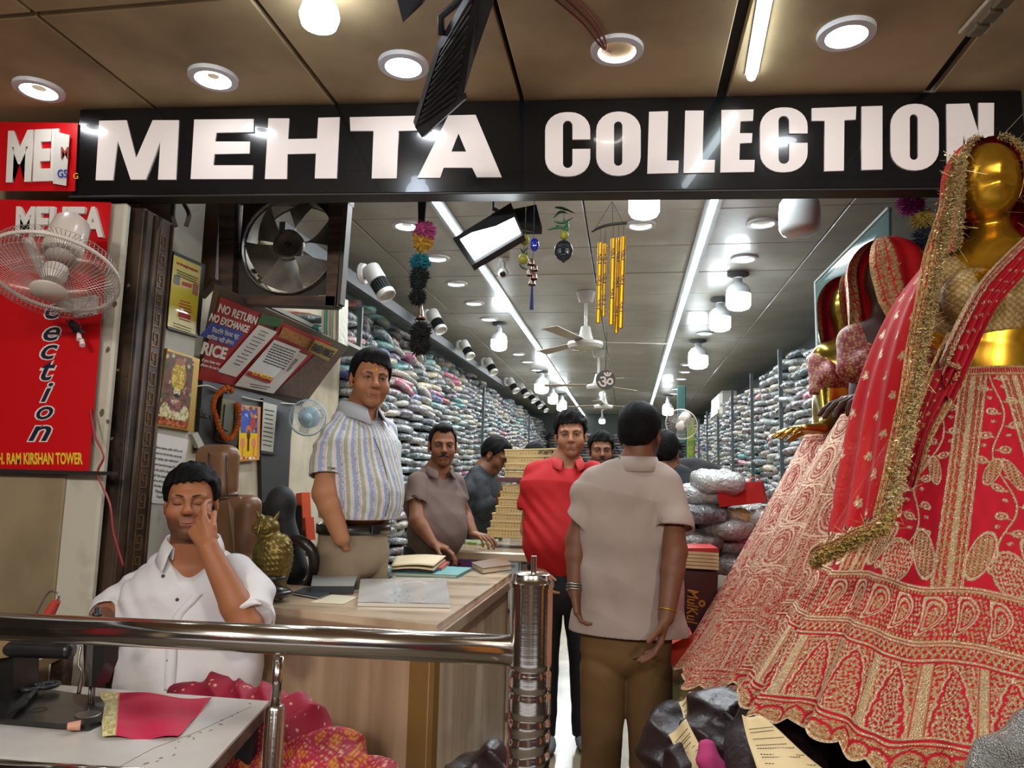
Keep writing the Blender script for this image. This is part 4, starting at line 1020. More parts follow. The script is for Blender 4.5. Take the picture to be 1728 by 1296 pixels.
G.lines((420, 645), (460, 652), (416, 652), 2, M_greyink, t, .013, .3, .3)
G.quad('gold_poster', [(477, 551), (530, 575), (523, 590), (470, 568)], mat('amber print', '8e5a2c', .5, noise=(60, 'b0762e', 3, .4, .6)), t, .008)
t2 = root('price_plate', G.hit(545, 600), 'small yellow metal plate reading FIXED PRICE on the poster board corner', 'sign')
G.quad('plate', [(531, 573), (570, 590), (553, 609), (519, 591)], mat('brassy plate', '9a8240', .4, .3), t2, .02, .004)
G.text('FIXED PRICE', (525, 592), (559, 605), (531, 579), M_navy, t2, .026, bold=.03)
lf = root('loft_shelf', (-1.72, 3.9, 2.02), 'narrow loft shelf above the slanted poster board', 'shelf')
MB().box((-1.72, 3.72, 2.085), (.26, 1.35, .02)).build('shelf_board', mat('loft board', '6f685b', .5), lf)
for (u, v, w, h, c, nm) in ((515, 553, 52, 18, '3c7f78', 'teal'), (498, 532, 40, 14, '8f3f35', 'rust red'), (525, 538, 40, 15, '5f6a66', 'grey green')):
 c0 = at(u, v, 3.55); v_, f_ = superq(18, 10, (.10, w/2*px(3.5), h/2*px(3.5)), (.6, .5, .7), rnd.uniform(0, 5), .1)
 o = put('garment_bag', mesh('garment_bag', v_, f_, True), M_pack, label='%s cloth in clear plastic on the loft beside the exhaust fan' % nm, cat='garment packet'); o.location = c0; o.color = (*hexc(c), 1); o.rotation_euler = (0.25, 0, .5)
t = root('garment_rack', at(555, 540, 3.5), 'row of pale garments hung upright beside the exhaust fan', 'clothes')
for k, c in enumerate(('b9b59c', '4f8f84', 'b0a88a', '9a9f8c', 'cfc6ae', '8f8a78')):
 u = 543+k*5; MB().prism([at(u, 505-k*1.5, 3.4), at(u+4.4, 505-k*1.5, 3.4), at(u+3, 562+k*3, 3.4), at(u-1, 560+k*3, 3.4)], (0, .12, 0)).build('garment', mat('hung cloth '+c, c, .4, coat=.4, bump=(40, .6, .01)), t)
# -- exhaust fan in wooden frame
t = root('exhaust_fan', at(478, 515, 2.85), 'old exhaust fan with grey blades in a brown wooden frame under the sign', 'exhaust fan')
M_wood = mat('old brown timber', '4d3626', .6, noise=(6, '2f2119', 5, .4, .6, (1, 6, 6)), bump=(18, .3, .004, (1, 8, 8)))
M_grille = mat('dusty grey metal', '7d766c', .5, .4, noise=(9, '57504a', 5, .4, .7))
E = Plane((-1, 2.80, 1), (0, 2.80, 1), (0, 2.80, 2))
for nm, pts in (('left_stile', [(370, 330), (397, 330), (391, 508), (368, 506)]), ('right_stile', [(556, 330), (580, 330), (568, 516), (549, 515)]), ('bottom_rail', [(366, 497), (565, 500), (564, 518), (366, 511)]), ('top_rail', [(380, 325), (590, 328), (588, 342), (380, 338)])):
 MB().prism([E.hit(u, v) for u, v in pts], (0, .06, 0)).build(nm, M_wood, t)
MB().prism([E.hit(u, v, -.02) for u, v in ((345, 335), (370, 335), (363, 470), (335, 500))], (0, .05, 0)).build('side_board', mat('reddish board', '58412f', .6), t)
MB().prism([E.hit(u, v) for u, v in ((580, 335), (588, 335), (574, 512), (566, 516))], (0.0, .05, 0)).build('side_board', mat('lighter board', '40372c', .6), t)
fc_ = E.hit(482, 410); fr = 92*px(2.8)
MB().lathe(fc_+Vector((0, .02, 0)), [(fr, 0), (fr*1.02, 0), (fr*1.02, .13), (fr, .13)], (0, 1, 0), 40).build('ring', M_grille, t, smooth='auto')
q = MB()      # plate with corners around the ring
n = 40
for k in range(n):
 a0, a1 = 2*PI*k/n, 2*PI*(k+1)/n
 def sqp(a):
  c_, s_ = math.cos(a), math.sin(a); m_ = .235/max(abs(c_), abs(s_)); return fc_+Vector((c_*m_*.98, .05, s_*m_*.9))
 P0, P1 = fc_+Vector((math.cos(a0)*fr, .05, math.sin(a0)*fr)), fc_+Vector((math.cos(a1)*fr, .05, math.sin(a1)*fr))
 q.add([P0, P1, sqp(a1), sqp(a0)], [(0, 1, 2, 3)])
q.build('mounting_plate', mat('dark tinted plate', '2b241e', .6), t)
for k in range(6):
 a = math.radians(20+60*k); q = MB(); P_ = []
 for i in range(7):
  r_ = .05+(fr*.93-.05)*i/6
  for j in range(6):
   b = a+(-.43+.86*j/5)*(.65+.35*i/6)
   P_.append(fc_+Vector((math.cos(b)*r_, .06+.05*(j-2.5)/2.5, math.sin(b)*r_)))
 q.add(P_, [(i*6+j, i*6+j+1, (i+1)*6+j+1, (i+1)*6+j) for i in range(6) for j in range(5)])
 q.build('blade', M_grille, t, smooth=True)
MB().lathe(fc_+Vector((-.0, .02, 0)), [(.001, .02), (.03, .022), (.045, .012), (.062, -.005), (.065, -.003), (.062, .03)], (0, 1, 0), 28).build('hub', M_grille, t, smooth=True)
MB().ell(fc_+Vector((0.0, .02, 0)), .012).build('shaft_cap', M_blk, t, smooth=True)
cg = MB()
for k in range(16): cg.box(E.hit(410+rnd.uniform(-16, 40), 455+rnd.uniform(-25, 35))+Vector((0, .1, 0)), (.02, .003, .025), Euler((rnd.random(), rnd.random()*3, rnd.random())).to_matrix())
cg.build('gold_foil', mat('gold foil', '8a7335', .2, .9), t, kind='stuff')
# -- cash counter
M_lam = mat('light wood laminate', 'ab9074', .32, noise=(2.2, '876b50', 6, .35, .7, (7, 7, .5)), coat=.25)
M_lamtop = mat('pale veined counter top', 'c6b094', .25, noise=(3, '8f775a', 6, .42, .7, (1, 3, 1)), coat=.4)
M_lamedge = mat('brown rounded edge', '8a705a', .3, coat=.3)
cnt_ = root('cash_counter', (-.9, 2.6, 0), 'L-shaped wood laminate cash counter with papers and books on top', 'counter')
outl = [(-.56, 2.215), (-.53, 3.47), (-.98, 3.47), (-1.02, 2.78), (-1.72, 2.88), (-1.72, 2.48)]
MB().prism([(x, y, .88) for x, y in outl], (0, 0, .025)).build('counter_top', M_lamtop, cnt_)
e = MB().prism([(x, y, .848) for x, y in [(-.545, 2.20), (-.515, 3.48), (-.98, 3.48), (-1.02, 2.79), (-1.72, 2.89), (-1.72, 2.46)]], (0, 0, .034)); e.build('edge_band', M_lamedge, cnt_)
front = [(-.585, 2.245), (-1.72, 2.50)]
def wallq(a, b, z0, z1, th, name, m, par):
 a = Vector((*a, 0)); b = Vector((*b, 0)); d = (b-a).normalized(); n_ = Vector((-d.y, d.x, 0))*th
 return MB().prism([(a.x, a.y, z0), (b.x, b.y, z0), (b.x, b.y, z1), (a.x, a.y, z1)], n_).build(name, m, par)
wallq((-1.70, 2.51), (-.655, 2.275), .02, .85, .02, 'front_panel', M_lam, cnt_)
wallq((-.57, 2.25), (-.548, 3.44), .02, .85, .02, 'side_panel', M_lam, cnt_)
wallq((-.655, 2.272), (-.570, 2.245), .0, .85, .03, 'corner_post', mat('brown corner strip', '7a5c33', .35, coat=.2), cnt_)
wallq((-.552, 3.44), (-.545, 3.47), .0, .85, .03, 'corner_post', mat('brown corner strip', '7a5c33', .35, coat=.2), cnt_)
wallq((-.98, 3.44), (-.55, 3.46), .02, .85, .02, 'back_panel', M_lam, cnt_)
wallq((-1.0, 2.79), (-.96, 3.44), .02, .85, .02, 'inner_panel', M_lam, cnt_)
c2 = root('rear_counter', (-.9, 4.5, 0), 'rear wood laminate counter carrying the stack of cream boxes', 'counter')
p0, p1 = atz(742, 928, .92), atz(903, 932, .92)
MB().box(((p0.x+p1.x)/2+.02, p0.y+.62, .895), (p1.x-p0.x+.1, 1.25, .05), None, .008).build('counter_top', M_lamtop, c2)
MB().box(((p0.x+p1.x)/2+.02, p0.y+.64, .43), (p1.x-p0.x+.02, 1.18, .86)).build('body', M_lam, c2)
C2Y = p0.y
Q = Plane((0, C2Y+.03, 0), (1, C2Y+.03, 0), (1, C2Y+.03, 1))
t = root('poster_board', Q.hit(820, 1205), 'white standing payment poster board in front of the rear counter', 'poster')
Q.quad('board', [(765, 944), (880, 947), (868, 1195), (836, 1212), (760, 1212)], mat('white foam board', 'b9b7b0', .4), t, .0, .012)
Q.quad('blue_border', [(811, 942), (878, 946), (873, 1035), (806, 1034)], mat('light blue border', '5b83a3', .5), t, .013)
Q.quad('print', [(813, 945), (875, 949), (871, 1030), (808, 1030)], mat('pale print', 'b8c2c4', .4), t, .016)
Q.quad('blue_header', [(766, 944), (812, 945), (811, 957), (766, 956)], M_blue, t, .018)
Q.text('MEHTA', (771, 955), (810, 956), (771, 946), M_redink, t, .021, bold=.01); Q.text('MEHTA', (815, 956), (845, 957), (815, 947), M_navy, t, .021, bold=.01)
Q.text('Collection', (848, 957), (869, 958), (848, 950), M_greyink, t, .021)
Q.quad('blue_line', [(835, 1030), (864, 1031), (864, 1033), (835, 1032)], M_blue, t, .019)
Q.lines((840, 1024), (862, 1025), (840, 1029), 1, M_greyink, t, .02)
M_box = mat('cream gold dotted card', 'b5924a', .5); nt = M_box.node_tree
tc = nt.nodes.new('ShaderNodeTexCoord'); vo = nt.nodes.new('ShaderNodeTexVoronoi'); vo.inputs['Scale'].default_value = 55; vo.inputs['Randomness'].default_value = 0.15
nt.links.new(tc.outputs['Object'], vo.inputs[0]); cr = nt.nodes.new('ShaderNodeMapRange'); cr.inputs[1].default_value = .22; cr.inputs[2].default_value = .34
mx = nt.nodes.new('ShaderNodeMix'); mx.data_type = 'RGBA'; mx.inputs[6].default_value = (*hexc('7a5f2c'), 1); mx.inputs[7].default_value = (*hexc('b8a06a'), 1)
nt.links.new(vo.outputs['Distance'], cr.inputs[0]); nt.links.new(cr.outputs[0], mx.inputs[0]); nt.links.new(mx.outputs[2], nt.nodes['Principled BSDF'].inputs['Base Color'])
bx = [(823, 892, 907), (828, 879, 893), (831, 866, 880), (836, 854, 867), (841, 840, 854), (845, 829, 841), (848, 815, 828), (852, 795, 806), (852, 782, 793), (856, 769, 782), (852, 757, 770)]
nmz = ['lowest', 'second lowest', 'third', 'fourth', 'fifth', 'sixth', 'tilted seventh', 'eighth', 'ninth', 'tenth', 'topmost']
for i, (x0, y0, y1) in enumerate(bx):
 Yb = 4.45; a = at(x0, (y0+y1)/2, Yb); w = .33; h = (y1-y0-.6)*px(Yb)
 t = root('gift_box', (a.x+w/2, Yb+.13, a.z-h/2), '%s cream dotted gift box in the stack on the rear counter' % nmz[i], 'box', 'cream gift boxes stacked on the rear counter')
 rz = rnd.uniform(-.05, .05); til = -.06 if i == 6 else (-.04 if i > 8 else 0)
 b = MB().box((0, 0, h/2), (w, .26, h), None, .003).build('box_body', M_box, t); b.matrix_parent_inverse = Matrix(); t.rotation_euler = (0, til, rz)
 l = MB().box((0, 0, h-.002), (w+.006, .266, .01), None, .002).build('lid', M_box, t); l.matrix_parent_inverse = Matrix()
 if i >= 9:
  o = text_on('lettering', 'MulKul' if i == 10 else 'MulKul', Vector((w/2-.02 if i == 10 else w/2, -.136, h-.006)), (-1, 0, 0), (0, 0, -1), .10, h*.6, M_ink, t, bold=.01); o.matrix_parent_inverse = Matrix()
MB().box(at(880, 810, 4.43)+Vector((0, .13, 0)), (.3, .25, .03), None, .003).build('gift_box', mat('maroon card', '4d1f22', .5), None, label='flat maroon box between the cream boxes of the stack', cat='box')
MB().prism([atz(785, 893, .925), atz(828, 893, .925), atz(822, 915, .925), atz(790, 905, .925)], (0, 0, .02)).build('paper_pad', mat('pale blue pad', 'a9b2b6', .5), None, label='pale blue pad at the left of the cream box stack', cat='pad')
ztop = .921
def flatq(name, label, cat, pts, z, th, m, parent=None):
 t = root(name, atz(*pts[0], z), label, cat)
 MB().prism([atz(u, v, z) for u, v in pts], (0, 0, th)).build('cover' if th < .03 else 'body', m, t); return t
t = flatq('magazine', 'green and white magazine lying at the front of the rear counter', 'magazine', [(752, 914), (797, 905), (842, 912), (834, 922), (790, 918)], ztop, .012, mat('green magazine', '7f9a3c', .35, noise=(30, 'c9cdbd', 2, .48, .52)))
MB().tube([atz(780, 912, .945), atz(808, 913, .945)], .003, 6).build('pen', M_whitep, t)
# -- things on the cash counter
Z = .906
def book(name, label, pts, z, th, cover, page, cat='book', parent=None):
 t = root(name, atz(*pts[0], z), label, cat); P_ = [atz(u, v, z) for u, v in pts]; ce = sum(P_, Vector())/4
 MB().prism(P_, (0, 0, .003)).build('back_cover', cover, t)
 MB().prism([ce+(p-ce)*.96+Vector((0, 0, .003)) for p in P_], (0, 0, th-.006)).build('pages', page, t)
 MB().prism([p+Vector((0, 0, th-.003)) for p in P_], (0, 0, .003)).build('front_cover', cover, t); return t
M_page = mat('page edges', 'cdbfa6', .7, wave=(120, .5, .001, 'Z'))
M_teal = mat('teal notebook cover', '5f9a98', .4); 
book('notebook', 'teal notebook under the open register on the cash counter', [(652, 971), (772, 976), (796, 963), (665, 955)], Z, .014, M_teal, M_page)
book('notebook', 'thin blue notebook between the teal notebook and the open register', [(660, 964), (735, 966), (756, 955), (670, 950)], Z+.014, .010, mat('blue cover', '3e4d7e', .4), M_page)
t = book('notebook', 'small red notebook sticking out beside the open register', [(728, 962), (745, 963), (759, 952), (740, 950)], Z+.0145, .012, mat('red cover', 'a8352e', .4), M_page)
t = root('register', atz(660, 955, Z+.026), 'open register with curled cream pages lying on the notebooks', 'book')
n = 14; a, b, c, d = [np.array(atz(u, v, Z+.026)) for u, v in ((660, 962), (732, 964), (752, 947), (668, 945))]
for nm, off in (('lower_pages', 0), ('upper_page', .012)):
 u = np.linspace(0, 1, n)[None, :, None]; v = np.linspace(0, 1, 8)[:, None, None]
 P_ = (a*(1-u)+b*u)*(1-v)+(d*(1-u)+c*u)*v; P_ = P_+np.array([0, 0, 1])*(off+.004+.008*np.sin(u*3.0)+(.006*u if off else 0))
 grid_mesh(nm, P_, mat('cream pages', 'c4b390', .6), t, thick=.006)
book('diary', 'brown leather diary lying closed at the back corner of the cash counter', [(795, 958), (814, 969), (864, 962), (850, 948)], Z, .026, mat('brown leather', '6e4d33', .4), M_page)
MB().tube([atz(692, 982, Z+.006), atz(722, 982, Z+.006)], [.002, .004], 8).build('pen', mat('clear pen', 'c2bfc0', .3), None, label='pen with purple cap lying in front of the notebooks', cat='pen', smooth=True)
bpy.data.objects['pen.001'].name
MB().tube([atz(721, 982, Z+.006), atz(738, 981, Z+.006)], .0046, 8).build('cap', mat('purple cap', '6d4fa8', .4), bpy.data.objects['pen.001'], smooth=True)
t = root('drawing_sheet', atz(610, 1020, Z), 'crumpled plastic covered white pad with faint drawing on the cash counter', 'pad')
P_ = [atz(u, v, Z) for u, v in ((603, 1023), (760, 1026), (752, 980), (608, 983))]
MB().prism(P_, (0, 0, .012)).build('pad', M_paper, t)
n = 26; u = np.linspace(0, 1, n)[None, :, None]; v = np.linspace(0, 1, n)[:, None, None]; a, b, c, d = [np.array(p) for p in P_]
G_ = (a*(1-u)+b*u)*(1-v)+(d*(1-u)+c*u)*v
G_[..., 2] += .0135+.0008*np.sin(u*11+v*7)[..., 0]+.0005*np.sin(v*15-u*18)[..., 0]
cv = Canvas(n, n, 'cfcdc9'); grid_mesh('plastic_sheet', G_, mat('wrinkled plastic sheet', 'cbc9c4', .2, coat=.6, bump=(30, .4, .003)), t)
q = MB()
for k in range(40):
 x, y_ = rnd.gauss(684, 15), rnd.gauss(1008, 5); p = atz(x, y_, Z+.0185); q.tube([p, p+Vector((rnd.uniform(-.012, .012), rnd.uniform(-.01, .01), 0))], .0006, 3)
q.build('pencil_marks', mat('pencil', '8a8a88', .6), t, kind='stuff')
t = root('tray', atz(550, 1000, Z), 'black rectangular tray with papers on the cash counter', 'tray')
p4 = [atz(u, v, Z) for u, v in ((524, 1003), (596, 1003), (602, 986), (527, 984))]
MB().prism(p4, (0, 0, .028)).build('tray_body', M_blk, t); MB().prism([p+Vector((0, 0, .029)) for p in p4], (0, 0, .002)).build('paper', mat('grey paper', '8b8d86', .5), t)
book('wallet', 'dark passport wallet with coloured cards beside the black tray', [(494, 1004), (540, 1012), (558, 1004), (515, 995)], Z, .010, mat('dark blue cover', '22313a', .4), M_page, 'wallet')
flatq('paper', 'loose cream paper in front of the black tray', 'paper', [(522, 1017), (580, 1020), (604, 1008), (560, 1004)], Z, .002, mat('cream loose paper', 'c9bda4', .6))
t = root('owl_statue', at(458, 1010, 2.45), 'gold and bronze owl statuette on a black turned base', 'statue')
oc = at(458, 935, 2.45); S_ = px(2.45)*1.0
def O3(dx, dz, dy=0): return oc+Vector((dx*S_, dy*S_, -dz*S_))
s = SDF([oc.x-.12, oc.y-.1, oc.z-.16], [oc.x+.12, oc.y+.1, oc.z+.17], .0028); s.k = .012
s.ball(O3(0, 5), (33*S_, 27*S_, 46*S_)); s.ball(O3(-12, -45), (23*S_, 20*S_, 21*S_)); s.cone(O3(10, 30), O3(22, 68), 20*S_, 9*S_)
s.ball(O3(20, 5, 4), (16*S_, 22*S_, 40*S_))
for sx in (-1, 1):
 s.cone(O3(-12+sx*14, -60), O3(-12+sx*22, -74), 5*S_, 1.5*S_, k=.004)
 s.ball(O3(-14+sx*9, -45, -16), (9*S_, 7*S_, 10*S_), k=.004)
s.fn(lambda F, X, Y, Z_: F-.0028*np.maximum(0, np.sin((Z_+.6*abs(X-oc.x))*330)*np.sin(np.arctan2(Y-oc.y, X-oc.x)*11))*(Z_ < O3(0, -28).z))
for sx in (-1, 1): s.ball(O3(-14+sx*9, -45, -24), (6.5*S_, 5*S_, 6.5*S_), k=.003, op='s'); s.ball(O3(-14+sx*9, -45, -20), 4.4*S_, k=.002)
s.cone(O3(-14, -50, -20), O3(-15, -36, -26), 3*S_, 1.2*S_, k=.004); s.cone(O3(-16, -64, -12), O3(-15, -50, -21), 3*S_, 2.5*S_, k=.006)
s.build('owl_body', mat('antique gold', '6d5c2c', .38, .7, noise=(70, '5c4d22', 3, .42, .62)), t)
bs = at(460, 1003, 2.45)
MB().lathe(bs+Vector((0, 0, -.005)), [(.001, -.0), (.062, 0), (.066, .012), (.058, .022), (.045, .028), (.042, .05), (.05, .062), (.046, .07), (.001, .072)], (0, 0, 1), 32).build('base', mat('black lacquer', '15130f', .3, coat=.4), t, smooth=True)
# -- chairs in the booth
M_leather = mat('brown leather', '3b231d', .38, bump=(90, .15, .002), coat=.1); M_seam = mat('dark seam', '1d100c', .6)
t = root('office_chair', at(375, 1100, 2.85), 'high backed brown leather office chair behind the seated man', 'chair')
Ry = Matrix.Rotation(-.35, 3, 'Z'); hc = [at(366, 788, 2.72)]
s = SDF([hc[0].x-.3, 2.45, .6], [hc[0].x+.35, 3.05, 1.75], .007); s.k = .02
s.rbox(at(366, 795, 2.74), (.098, .05, .105), Ry, .045); s.rbox(at(385, 895, 2.74), (.15, .05, .14), Ry, .045); s.rbox(at(385, 980, 2.74), (.19, .06, .10), Ry, .05)
s.fn(lambda F, X, Y, Z: F+.002*vnoise(X, Y, Z, 20, 1)); s.build('backrest', M_leather, t)
for uu in (352, 382): MB().tube(bez([at(uu, 757, 2.72)+Vector((0, .0, .0)), at(uu, 780, 2.655), at(uu+1, 815, 2.65), at(uu+2, 838, 2.655)], 6), .003, 5).build('seam', M_seam, t, smooth=True)
MB().tube([at(340, 838, 2.65), at(402, 836, 2.655)], .004, 5).build('seam', M_seam, t)
MB().prism([at(384, 842, 2.655), at(404, 838, 2.66), at(432, 885, 2.70), at(436, 945, 2.7), at(396, 945, 2.66)], (0, .05, 0)).build('side_bolster', M_leather, t)
MB().box(at(380, 1040, 2.75), (.5, .45, .12), None, .04).build('seat', M_leather, t)
MB().cyl(at(380, 1060, 2.75), at(380, 1060, 2.75)-Vector((0, 0, .35)), .03).build('column', M_blk, t)
q = MB(); bc = at(380, 1060, 2.75); bc.z = .06
for k in range(5): q.tube([bc+Vector((0, 0, .05)), bc+Vector((.25*math.cos(k*1.257), .25*math.sin(k*1.257), 0))], .018, 6)
q.build('base', M_blk, t)
t = root('office_chair', at(500, 1040, 3.05), 'black office chair with a curved arm behind the owl statuette', 'chair')
s = SDF([at(440, 850, 3.0).x-.05, 2.8, .8], [at(540, 850, 3.0).x+.05, 3.35, 1.5], .008); s.k = .03
s.ball(at(474, 850, 3.05), (28*px(3), .06, 32*px(3))); s.cone(at(448, 862, 3.05), at(438, 848, 3.05), .02, .012); s.cone(at(478, 880, 3.05), at(492, 960, 3.05), .05, .07)
s.build('backrest', mat('black mesh fabric', '141415', .7, bump=(120, .4, .002)), t)
MB().tube(bez([at(478, 915, 2.9), at(505, 912, 2.88), at(526, 930, 2.88), at(530, 960, 2.9), at(520, 985, 2.95), at(500, 992, 3.0)], 8), .022, 10).build('arm', mat('dark brown arm', '231813', .35, coat=.2), t, smooth=True)
MB().box(at(500, 1040, 3.05), (.42, .42, .08), None, .03).build('seat', M_blk, t)
q = at(500, 1040, 3.05); MB().cyl(q, (q.x, q.y, .0), .03).build('column', M_blk, t)
for (x0, x1, y0, y1, m, lb) in ((499, 509, 833, 912, 'c2481f', 'orange and black box file standing behind the black chair'), (487, 497, 855, 905, '35302c', 'dark box file left of the orange one'), (510, 515, 875, 912, 'b8401c', 'thin orange striped file at the right of the group')):
 t = root('box_file', at((x0+x1)/2, y1, 3.3), lb, 'file'); MB().prism([at(x0, y0, 3.3), at(x1, y0-2, 3.3), at(x1+3, y1, 3.3), at(x0+3, y1, 3.3)], (0.02, .05, 0)).build('case', mat('file '+m, m, .5), t)
 MB().prism([at(x0+1, y0+20, 3.295), at(x1-1, y0+20, 3.295), at(x1+1, y1-3, 3.295), at(x0+2, y1-3, 3.295)], (0, .003, 0)).build('spine_label', M_blk, t)
MB().box(at(500, 925, 3.45)+Vector((0, 0, -.01)), (.3, .3, .02)).build('side_shelf', M_lam, None, label='small wood shelf carrying the box files behind the black chair', cat='shelf')
MB().box(at(430, 853, 2.9), (.03, .04, .05)).build('small_box', mat('red orange box', 'b8401c', .5), None, label='small orange red box peeking out behind the owl ears', cat='box')
# -- steel post and railings
M_steel = mat('brushed stainless steel', 'cfc9c0', .15, 1.0, bump=(6, .05, .004, (1, 1, 30)))
ra = at(-60, 1054, 1.30); rb = at(856, 1097, 1.30)
t = root('handrail', at(470, 1290, 1.3), 'horizontal stainless steel handrail across the lower left with a baluster', 'railing')
MB().tube([ra+(ra-rb)*.1, rb+(rb-ra)*.03], .0255, 32).build('top_rail', M_steel, t, smooth=True)
MB().tube([at(-60, 1297, 1.30), at(300, 1318, 1.30)], .018, 20).build('lower_rail', M_steel, t, smooth=True)
bp_ = at(470, 1108, 1.30); b2 = Vector((bp_.x, bp_.y, at(470, 1192, 1.3).z))
MB().tube([bp_, b2], .009, 14).build('baluster_rod', M_steel, t, smooth=True)
MB().lathe((b2.x, b2.y, 0), [(.018, -.11), (.018, b2.z-.004), (.014, b2.z+.002), (.006, b2.z+.004)], (0, 0, 1), 24).build('baluster_sleeve', M_steel, t, smooth='auto')
pc = at(895, 1100, 1.30); ptz = at(895, 966, 1.30).z
t = root('steel_post', (pc.x, pc.y, -.15), 'thick stainless steel gate post with twisted lower section', 'post')
prof = [(.036, -.15), (.036, ptz-.023), (.0335, ptz-.021), (.0335, ptz-.017), (.030, ptz-.012), (.024, ptz-.008), (.021, ptz-.001), (.001, ptz)]
zb1 = at(895, 1128, 1.3).z
n = 64; m_ = 260; zz = np.linspace(-.15, ptz-.023, m_)[:, None]; th = np.linspace(0, 2*PI, n, endpoint=False)[None, :]
R0 = np.full((m_, n), .0365)
low = zb1-.095
tw = np.sin(th*1+ (zz-low)*2*PI/.022*1.0)      # rope twist
R0 = np.where(zz < low, .0330+.0040*np.abs(np.sin((th-zz*2*PI/.030)/2))**.6, R0)
for zc in (zb1, zb1-.036, zb1-.078): R0 = R0-.0028*np.exp(-((zz-zc)/.0035)**2)
P_ = np.stack([pc.x+R0*np.cos(th), pc.y+R0*np.sin(th), np.broadcast_to(zz, R0.shape)], -1)
grid_mesh('post_tube', P_, M_steel, t, wrap=True)
MB().lathe((pc.x, pc.y, 0), [(.036, ptz-.024), (.0385, ptz-.023), (.0385, ptz-.016), (.036, ptz-.014), (.033, ptz-.010), (.031, ptz-.002), (.027, ptz), (.001, ptz+.001)], (0, 0, 1), 40).build('cap', M_steel, t, smooth='auto')
MB().cyl((pc.x+.003, pc.y, ptz), (pc.x+.003, pc.y, ptz+.028), .005, n=12).build('bolt', M_steel, t, smooth='auto')
# -- sewing table
zt_ = .76
M_wht = mat('white laminate', 'c3bfba', .3, coat=.2, noise=(5, 'b3aea6', 5, .4, .7)); M_tedge = mat('worn wood edge', '5c4630', .6, noise=(20, '2e2118', 4, .4, .6))
t = root('sewing_table', (-1.2, 1.65, 0), 'white topped sewing table with worn wooden edges behind the railing', 'table')
TP = [atz(-60, 1276, zt_), atz(345, 1308, zt_), atz(454, 1187, zt_), atz(40, 1155, zt_)]
MB().prism(TP, (0, 0, .006)).build('laminate_top', M_wht, t)
MB().prism([p-Vector((0, 0, .030)) for p in TP], (0, 0, .0295)).build('wood_board', M_tedge, t)
ce = sum(TP, Vector())/4
for i, p in enumerate(TP):
 p2 = ce+(p-ce)*.86; MB().box((p2.x, p2.y, .36), (.04, .04, .74), None, .004).build('leg', M_blk, t)
q = MB()
for k in range(15):
 x = 250+k*12.0; y_ = 1290-k*7.0; p = atz(x+rnd.uniform(-9, 9), y_+rnd.uniform(-6, 6), zt_+.0065)
 q.box(p, (rnd.uniform(.003, .012), rnd.uniform(.002, .006), .0006), Euler((0, 0, rnd.random()*3)).to_matrix())
q.build('paint_chip', mat('chip brown', '7d6b58', .8), t, kind='stuff')
MB().tube([atz(190, 1300, zt_+.0065), atz(260, 1262, zt_+.0065), atz(330, 1236, zt_+.0065), atz(425, 1192, zt_+.0065)], .0006, 4).build('crack_line', mat('chip brown', '5a4a3c', .8), t)
M_iron = mat('black enamelled iron', '1b1a1a', .35, coat=.3, noise=(12, '2f2c2a', 4, .5, .7)); M_chr = mat('worn chrome', '8d8780', .3, .85)
t = root('sewing_machine', atz(90, 1200, zt_), 'black cast iron sewing machine with chrome face plate', 'sewing machine')
MB().prism([atz(u, v, zt_+.008) for u, v in ((-70, 1215), (95, 1230), (150, 1233), (172, 1222), (176, 1196), (168, 1184), (60, 1168), (-60, 1160))], (0, 0, .012)).build('bed', M_iron, t)
MB().lathe(atz(148, 1206, zt_+.0205), [(.0, 0.002), (.026, .002), (.028, 0)], (0, 0, 1), 24).build('needle_plate', M_chr, t)
ym = atz(148, 1206, zt_).y
a1 = at(-70, 1092, ym); a2 = at(120, 1098, ym)
MB().tube(bez([a1, a2*.5+a1*.5, a2]), .020, 16).build('arm', M_iron, t, smooth=True)
MB().prism([at(-30, 1095, ym), at(24, 1095, ym), at(20, 1215, ym+.0), at(-30, 1212, ym)], (0, .08, 0)).build('pillar', M_iron, t)
hp = [at(140, 1066, ym), at(178, 1062, ym), at(176, 1120, ym), at(160, 1160, ym), at(142, 1158, ym)]
MB().prism(hp, (0, .05, 0)).build('head', M_iron, t)
MB().prism([p+Vector((0, -.004, 0)) for p in [at(150, 1070, ym), at(160, 1068, ym), at(156, 1158, ym), at(143, 1156, ym)]], (0, .004, 0)).build('face_plate', M_chr, t)
MB().tube([at(153, 1155, ym+.02), at(150, 1202, ym+.02)], .004, 8).build('needle_bar', M_chr, t, smooth=True)
MB().tube([at(160, 1145, ym+.02), at(157, 1196, ym+.02)], .003, 8).build('presser_bar', M_chr, t, smooth=True)
MB().prism([at(146, 1203, ym+.01), at(166, 1200, ym+.01), at(166, 1206, ym+.01), at(146, 1209, ym+.01)], (0, .02, 0)).build('presser_foot', M_chr, t)
MB().tube(bez([at(137, 1090, ym-.01), at(132, 1120, ym-.02), at(138, 1135, ym-.02), at(133, 1170, ym-.02)], 6), [.003]*14+[.005]*5, 8).build('thread_lever', M_chr, t, smooth=True)
MB().lathe(at(164, 1040, ym+.02), [(.004, -.03), (.004, 0), (.011, .001), (.012, .006), (.006, .009), (.007, .02), (.0005, .022)], (0, 0, 1), 16).build('spool_pin', M_blk, t, smooth=True)
MB().tube([at(8, 1080, ym), at(8, 1108, ym)], .023, 12).build('rag_wrap', mat('straw rag', '7d6540', .8, bump=(100, .5, .003)), t)
q = at(60, 1206, zt_); MB().lathe(atz(65, 1197, zt_+.0205), [(.018, 0), (.0185, .0006), (.016, .0006)], (0, 0, 1), 24).build('medallion', mat('worn gilt', '5b5342', .5, .5), t)
t = root('scissors', atz(50, 1190, zt_+.03), 'large dark tailor scissors lying on the sewing machine bed', 'scissors')
zs = zt_+.03
